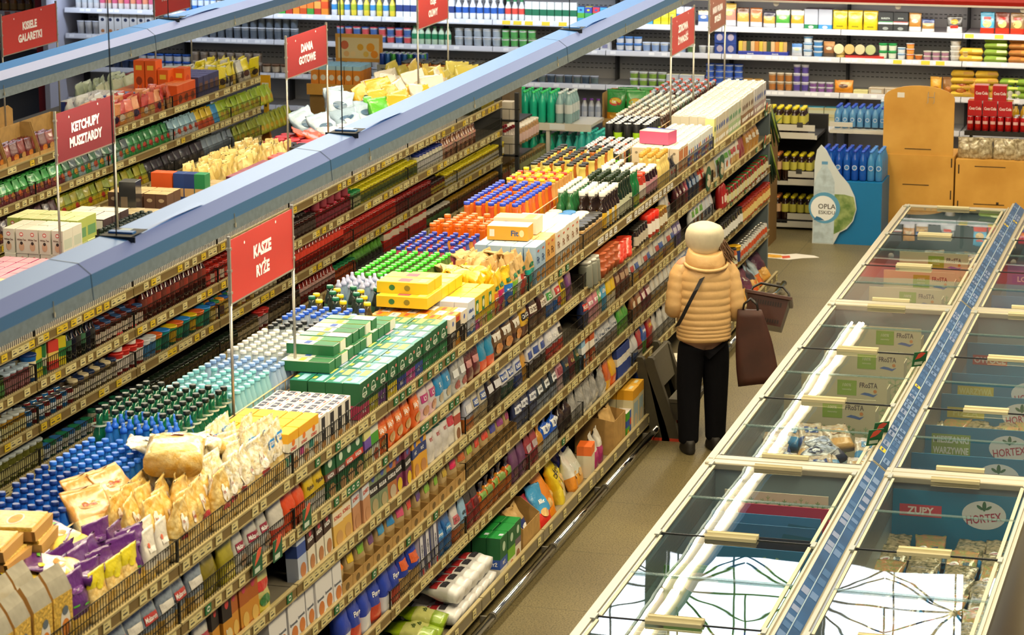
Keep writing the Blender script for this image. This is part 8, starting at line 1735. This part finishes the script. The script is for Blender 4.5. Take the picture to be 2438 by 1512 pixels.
for j in range(3):
    for i in range(3):
        SF[(i+j) % 4].put((-2.36+.0*i-.16*i, 21.75+.24*j, .55), (R.uniform(-.3, .3), -1.1, -PI/2+R.uniform(-.6, .6)), 'seafood bag at the far end of the aisle side freezer, %s row, %s across' % (nth(j), nth(i)), 'far seafood bags')
FB_ = [pouch_item('fish_bag', 'bag', .18, .08, .25, [(.4, '#a8c4dc'), (1, '#4a84b8')], [('e', 'F', .5, .5, .5, .2, '#c04a5c')], seed=520, nt=8, amp=1.2)]
for j in range(1, 4):
    for i in range(2):
        FB_[0].put((-1.90+.195*i, 19.35+.4*j, .55), (0, -1.15, -PI/2+R.uniform(-.3, .3)), 'blue and white fish bag in the far inner freezer, %s row, %s across' % (nth(j), nth(i)), 'blue fish bags')
for k, (y, x) in enumerate(((17.25, -2.15), (15.42, -2.14), (15.25, -2.15))):
    t = empty('shelf_sign', (x, y, .93)); tag(t, 'green card with red emblem clipped on the freezer ledge, %s from the far end' % nth(k), 'shelf sign')
    t.rotation_euler = (0, .3, -.9)
    m = MB(); m.box(-.002, .002, -.05, .05, -.035, .075, card('#14603a')); m.build('card', t)
    m = MB(); m.prism([(-.035, .02), (0, .03), (.02, .045), (.035, .065), (.005, .072), (-.02, .06)], .0022, .0034, card('#d8503c'), 'yz'); m.quad((.003, -.005, -.01), (0, 1, 0), (0, 0, 1), .03, .012, card('#c8d8c8')); m.build('emblem', t)
# ================================================================ SHOPPER
def skin_mesh(name, verts, edges, radii, root, mat, parent, sub=2):
    me = bpy.data.meshes.new(name); me.from_pydata(verts, edges, []); me.materials.append(mat)
    o = obj(name, me, parent)
    md = o.modifiers.new('skin', 'SKIN'); md.use_smooth_shade = True
    for i, r in enumerate(radii):
        sv = me.skin_vertices[0].data[i]; sv.radius = r if isinstance(r, tuple) else (r, r); sv.use_root = (i == root); sv.use_loose = False
    ss = o.modifiers.new('sub', 'SUBSURF'); ss.levels = sub; ss.render_levels = sub
    return o
SKINM = M('#c89878', rough=.5); NAVY = M('#08080e', rough=.9, spec=.15); JCK = M('#d8b078', rough=.45, coat=.1, bump=.3, bs=22, spec=.4); SHOE = M('#1a1613', rough=.6); HATM = M('#d8cfb4', rough=.85, var=.06, vs=20); HAIRM = M('#6a4a30', rough=.6, var=.3, vs=40)
P = empty('person', (-3.755, 17.96, 0), .42)
tag(P, 'person seen from behind in a quilted tan jacket, white knit hat and black trousers', 'person')
Bv = [(0, 0, .88), (0, .01, 1.05), (0, .01, 1.24), (0, .0, 1.38), (0, .02, 1.46), (0, .035, 1.53), (0, .04, 1.60)]; Br = [.11, .10, .11, .07, .05, .085, .075]; Be = [(i, i+1) for i in range(6)]
def chain(start, pts, rs):
    k = start
    for p, r in zip(pts, rs): Bv.append(p); Br.append(r); Be.append((k, len(Bv)-1)); k = len(Bv)-1
    return k
for s in (-1, 1):
    fx = .10*s; fy = .0 if s < 0 else .06
    chain(0, [(.09*s, 0, .80), (.10*s, .01, .47), (fx, fy, .10), (fx, fy+.05, .045), (fx, fy+.13, .035)], [.085, .055, .042, .04, .03])
ends = {}
for s, el, wr in ((1, (.215, -.02, 1.06), (.23, .19, .98)), (-1, (-.21, .0, 1.07), (-.13, .2, 1.05))):
    k = chain(3, [(.17*s, 0, 1.37), el, wr], [.055, .042, .03])
    wv = Vector(wr); d = (wv-Vector(el)).normalized(); kn = chain(k, [tuple(wv+d*.05)], [.032])
    sd = Vector((s, 0, 0)); up = Vector((0, 0, -1))
    for q, (o, l) in enumerate(((-.028, .06), (-.009, .07), (.010, .066), (.028, .05))):
        b = wv+d*.085+Vector((0, 0, 1))*0+sd*o*s
        chain(kn, [tuple(b), tuple(b+d*l*.45+up*.012), tuple(b+d*l*.5+up*.045)], [.0095, .009, .008])
    chain(kn, [tuple(wv+d*.04-sd*.035), tuple(wv+d*.075-sd*.045+up*.02)], [.011, .009])
skin_mesh('body', Bv, Be, Br, 0, SKINM, P)
m = MB(); m.lathe([(.001, -.012), (.012, 0), (.001, .02)], 8, SKINM, T=Matrix.Translation((0, .128, 1.545))); m.build('nose', P)
for s in (-1, 1):
    m = MB(); m.lathe([(.001, -.008), (.010, 0), (.001, .008)], 8, M('#2c2420', rough=.3), T=Matrix.Translation((.034*s, .112, 1.568))); m.build('eye', P)
m = MB(); m.quad((0, .122, 1.508), (1, 0, 0), (0, .2, 1), .022, .005, M('#a05a50')); m.build('mouth', P)
# trousers
Tv = [(0, 0, .86), (-.085, 0, .76), (-.10, .01, .47), (-.10, 0, .11), (-.10, 0, .055), (.085, .01, .76), (.10, .03, .47), (.108, .06, .11), (.108, .06, .055)]
skin_mesh('trousers', Tv, [(0, 1), (1, 2), (2, 3), (3, 4), (0, 5), (5, 6), (6, 7), (7, 8)], [(.135, .10), (.118, .115), (.094, .094), (.074, .078), (.078, .082), (.118, .118), (.094, .094), (.074, .078), (.078, .082)], 0, NAVY, P)
for s, fy in ((-1, 0), (1, .06)):
    m = MB(); cx = .10*s
    rings = [[(cx+a*w_, fy+yc+b*l, z) for a, b in [(math.cos(2*PI*k/14), math.sin(2*PI*k/14)) for k in range(14)]] for z, w_, l, yc in ((0, .046, .125, .035), (.012, .052, .132, .035), (.035, .05, .125, .032), (.055, .047, .10, .01), (.075, .046, .07, -.015), (.10, .044, .055, -.02))]
    m.loft(rings, SHOE); m.build('shoe', P)
# jacket: quilted body, sleeves, hood
m = MB(); lines = [.835, .862, .889, .916, .945, .99, 1.04, 1.09, 1.14, 1.20, 1.265, 1.335, 1.40]
def body_ring(z, puff, n=40):
    t = (z-.83)/.59
    hw = .188-.006*t; hd = .150+.015*math.sin(PI*t)
    if z > 1.27: k = (z-1.27)/.16; hw = hw*(1-k*k*.52); hd = hd*(1-k*k*.45)
    pts = []
    for i in range(n):
        a = 2*PI*i/n; ca, sa = math.cos(a), math.sin(a)
        x = math.copysign(abs(ca)**.85, ca)*hw; y = math.copysign(abs(sa)**.9, sa)*hd-.01
        w_ = 1+puff*(.028+.022*noise.noise(Vector((x*14, y*14, z*9)))) + .012*noise.noise(Vector((x*9, y*9, z*22)))
        if abs(ca) < .09 and sa < 0: w_ -= .018
        pts.append((x*w_, y*w_, z))
    return pts
rings = [body_ring(.829, -.4)]
for a, b in zip(lines, lines[1:]):
    for f, p in ((.04, 0), (.2, .7), (.5, 1), (.8, .7), (.96, 0)): rings.append(body_ring(a+(b-a)*f, p))
rings.append(body_ring(1.425, -.6))
m.loft(rings, JCK); jk = m.build('jacket', P)
def sleeve(pts, rs, name='sleeve'):
    m = MB(); P_ = [Vector(p) for p in pts]; rings = []; L = len(pts)-1; N = 44
    for i in range(N+1):
        t = i/N*L; k = min(int(t), L-1); f = t-k
        p0, p1, p2, p3 = P_[max(k-1, 0)], P_[k], P_[k+1], P_[min(k+2, L)]
        q = .5*((2*p1)+(p2-p0)*f+(2*p0-5*p1+4*p2-p3)*f*f+(3*p1-p0-3*p2+p3)*f**3)
        tg = (.5*((p2-p0)+2*(2*p0-5*p1+4*p2-p3)*f+3*(3*p1-p0-3*p2+p3)*f*f)).normalized()
        r = (rs[k]+(rs[k+1]-rs[k])*f)*(.96+.07*abs(math.sin(PI*i/4.4)))
        rot = tg.to_track_quat('Z', 'Y')
        rings.append([tuple(q+rot @ Vector((r*math.cos(2*PI*j/16)*(1+.04*noise.noise(Vector((i*.5, j, 1)))), r*math.sin(2*PI*j/16), 0))) for j in range(16)])
    m.loft(rings, JCK); return m.build(name, jk)
sleeve([(.09, 0, 1.36), (.165, -.005, 1.30), (.196, -.03, 1.17), (.218, -.035, 1.05), (.228, .06, .985), (.232, .17, .985)], [.066, .076, .074, .07, .06, .046])
sleeve([(-.09, 0, 1.36), (-.165, 0, 1.30), (-.194, -.01, 1.18), (-.212, -.01, 1.06), (-.19, .09, 1.04), (-.13, .18, 1.05)], [.066, .076, .073, .068, .06, .046])
m = MB()
m.loft([[(math.cos(q)*w_*(1+.07*noise.noise(Vector((q*1.4, z*16, 2)))), math.sin(q)*d_-.045-.1*(1.42-z)*(1 if math.sin(q) < 0 else .2)+.012*noise.noise(Vector((q*2, z*24, 7))), z+.03*math.sin(q)*(z > 1.4)) for q in [2*PI*k/28 for k in range(28)]]
        for z, w_, d_ in ((1.235, .02, .02), (1.25, .06, .05), (1.285, .10, .085), (1.33, .124, .112), (1.375, .136, .125), (1.41, .14, .128), (1.44, .136, .125), (1.468, .128, .118), (1.482, .115, .106), (1.47, .09, .085))], JCK)
m.build('hood', jk)
m = MB(); m.path([(math.cos(q)*.152, math.sin(q)*.14-.052, 1.385-.035*max(0, -math.sin(q))) for q in [PI+PI*k/16 for k in range(17)]], .012, 8, JCK); m.build('hood_seam', jk)
m = MB(); rings = []
for z, w_, oy in ((1.465, .106, .0), (1.49, .122, .0), (1.525, .132, -.01), (1.565, .136, -.02), (1.60, .130, -.035), (1.63, .112, -.05), (1.648, .075, -.06), (1.656, .02, -.065)):
    rings.append([(math.cos(2*PI*k/24)*w_*(1+.05*noise.noise(Vector((k*.8, z*14, 2)))), math.sin(2*PI*k/24)*w_*1.1+oy+.03, z+.028*math.sin(2*PI*k/24)*(1 if z < 1.55 else .4)) for k in range(24)])
m.loft(rings, HATM); ht = m.build('knit_hat', P)
m = MB(); K = M('#6a6256', rough=.8)
for a, z in ((-1.9, 1.545), (-.9, 1.60), (-1.35, 1.53)):
    c = Vector((math.cos(a)*.131, math.sin(a)*.142+.02, z)); u = Vector((-math.sin(a), math.cos(a), 0))
    for k in range(10):
        b0, b1 = 2*PI*k/10, 2*PI*(k+1)/10; m.bar(c+u*.013*math.cos(b0)+Vector((0, 0, .013*math.sin(b0))), c+u*.013*math.cos(b1)+Vector((0, 0, .013*math.sin(b1))), .0018, K)
for a, z in ((-1.55, 1.60), (-.7, 1.55), (-2.2, 1.58)):
    c = Vector((math.cos(a)*.13, math.sin(a)*.142+.015, z)); u = Vector((-math.sin(a), math.cos(a), .3)); m.bar(c-u*.02, c+u*.02, .002, K)
m.build('print', ht)
m = MB(); rr = random.Random(3)
for k in range(70):
    a = rr.uniform(-.95, .5); z0 = 1.515+rr.uniform(-.02, .02); c = Vector((math.cos(a)*.142, math.sin(a)*.135+.03, z0))
    pts = [c]
    for q in range(5): pts.append(pts[-1]+Vector((.012*math.cos(a)+rr.uniform(-.012, .014), rr.uniform(-.014, .012), -.026+rr.uniform(-.006, .006))))
    m.path(pts, .004, 4, HAIRM, rs=[.005, .0055, .005, .0045, .004, .002])
h = m.build('hair', P); h['kind'] = 'stuff'
m = MB()
pts = [Vector((-.05, -.16, 1.30)), Vector((-.10, -.188, 1.22)), Vector((-.15, -.182, 1.12)), Vector((-.19, -.155, 1.02)), Vector((-.215, -.115, .95))]
m.loft([[tuple(p+Vector((a*.018, -.004*b-.008, a*.008))) for a, b in ((-1, 0), (-1, 1), (1, 1), (1, 0))] for p in pts], M('#15131a', rough=.7), smooth=False); m.build('bag_strap', P)
# brown shopping bag and basket on her arm
rot = Matrix.Rotation(.42, 4, 'Z'); W0 = Vector((-3.755, 17.96, 0))
def W(v): return W0+(rot @ Vector(v))
t = empty('shopping_bag', (-3.375, 17.95, .535), .12); tag(t, 'dark brown fabric shopping bag hanging from the shopper\'s arm', 'bag')
BRB = M('#3c1c12', rough=.6, var=.25, vs=7)
m = MB(); rings = []
for t_ in range(11):
    f = t_/10; z = .52*f; w_ = .145*(1-.42*f*f); d = .055*(1-.75*f)+.008
    ang = -.10
    rings.append([(math.copysign(abs(math.cos(a))**.5, math.cos(a))*w_*(1+.03*noise.noise(Vector((a*2, z*9, 1))))-.07*f+(.03 if z < .02 else 0)*0+.02, math.copysign(abs(math.sin(a))**.7, math.sin(a))*d*(1+.25*noise.noise(Vector((a*3, z*7, 5))))-.0, z+.09*(math.cos(a))*.35*(1-f)) for a in [2*PI*k/24 for k in range(24)]])
m.loft(rings, BRB); m.build('bag_body', t)
m = MB(); HB = M('#14100e', rough=.4)
for y in (-.012, .012): m.path([(-.10, y, .50), (-.09, y, .56), (-.045, y, .60), (.0, y, .56), (.01, y, .50)], .008, 6, HB)
m.build('handle', t)
t = empty('shopping_basket', (-3.40, 18.36, .84), .2); t.rotation_euler = (-.35, .15, .1); tag(t, 'brown plastic shopping basket hanging tilted before the shopper', 'basket')
BP_ = plastic('#45281e')
m = MB(); o_ = lambda w_, d, z: [(-w_, -d, z), (w_, -d, z), (w_, d, z), (-w_, d, z)]
m.loft([o_(.125, .18, 0), o_(.15, .215, .21)], BP_, smooth=False, caps=False); m.loft([o_(.119, .174, .006), o_(.144, .209, .21)], BP_, smooth=False, caps=False); m.box(-.125, .125, -.18, .18, 0, .006, BP_); m.build('tub', t)
m = MB(); m.loft([o_(.15, .215, .19), o_(.168, .233, .195), o_(.17, .235, .215), o_(.148, .213, .22)], BP_, smooth=False, caps=False); m.build('rim', t)
m = MB(); SLB = M('#150d0a', rough=.6)
for z, zh in ((.15, .03), (.03, .025)):
    for k in range(12): m.quad((-.10+.018*k, -.2005-.035*z/.21*.9+.0135, z), (1, 0, 0), (0, -.166, 1), .0045, zh*.5, SLB)
for k in range(14): m.quad((.1345+.018*.0, -.15+.022*k, .12), (0, 1, 0), (.12, 0, 1), .005, .035, SLB)
m.build('slot', t)
m = MB(); m.path([(-.15, 0, .20), (-.13, .02, .27), (-.08, .03, .31), (.08, .03, .31), (.13, .02, .27), (.15, 0, .20)], .009, 8, HB); m.build('handle', t)

# ================================================================ STEP STOOL
STL = M('#3c3626', rough=.6, var=.1, vs=12); STT = M('#4c4636', rough=.75, bump=.3, bs=120); ORF = plastic('#c8442c')
t = empty('step_stool', (-4.04, 18.16, 0)); t.scale = (1, 1, .87); tag(t, 'dark plastic two-step stool with red feet standing against the long rack', 'step stool')
def stringer(x0, x1, y0, y1, name):
    m = MB(); w_ = .075
    pr = [(x0-w_*.7, .02), (x0+w_*1.0, .02), (x0+w_*.55, .16), (x1+w_*.55, .64), (x1+w_*.45, .68), (x1+.02, .70), (x1-w_*.2, .70), (x1-w_*.48, .67)]
    m.prism([(x, z) for x, z in pr], y0, y1, STL, 'xz'); s = m.build(name, t)
    f = MB(); f.prism([(x0-w_*.72, 0), (x0+w_*1.05, 0), (x0+w_*1.02, .025), (x0-w_*.72, .025)], y0-.002, y1+.002, ORF, 'xz'); f.build('rubber_foot', s)
for y0 in (.0, .50):
    stringer(.0, -.15, y0, y0+.05, 'side_rail'); stringer(-.075, -.225, y0, y0+.05, 'rear_leg')
m = MB(); m.box(-.02, .16, .05, .50, .315, .345, STT); m.box(.13, .165, .05, .50, .30, .34, STL); m.build('tread', t)
m = MB(); T_ = Matrix.Translation((-.085, 0, .40)) @ Matrix.Rotation(-.21, 4, 'Y'); m.box(-.015, .02, .05, .50, .02, .31, STT, bev=.008, T=T_); m.build('top_tread', t)
m = MB(); m.prism([(.0, .17), (.10, .17), (.16, .31), (-.04, .31)], .05, .09, STL, 'xz'); m.prism([(.0, .17), (.10, .17), (.16, .31), (-.04, .31)], .46, .50, STL, 'xz'); m.box(-.05, -.03, .05, .5, .1, .3, STL); m.build('brace', t)
# ================================================================ TIDY UP
drop_unused()
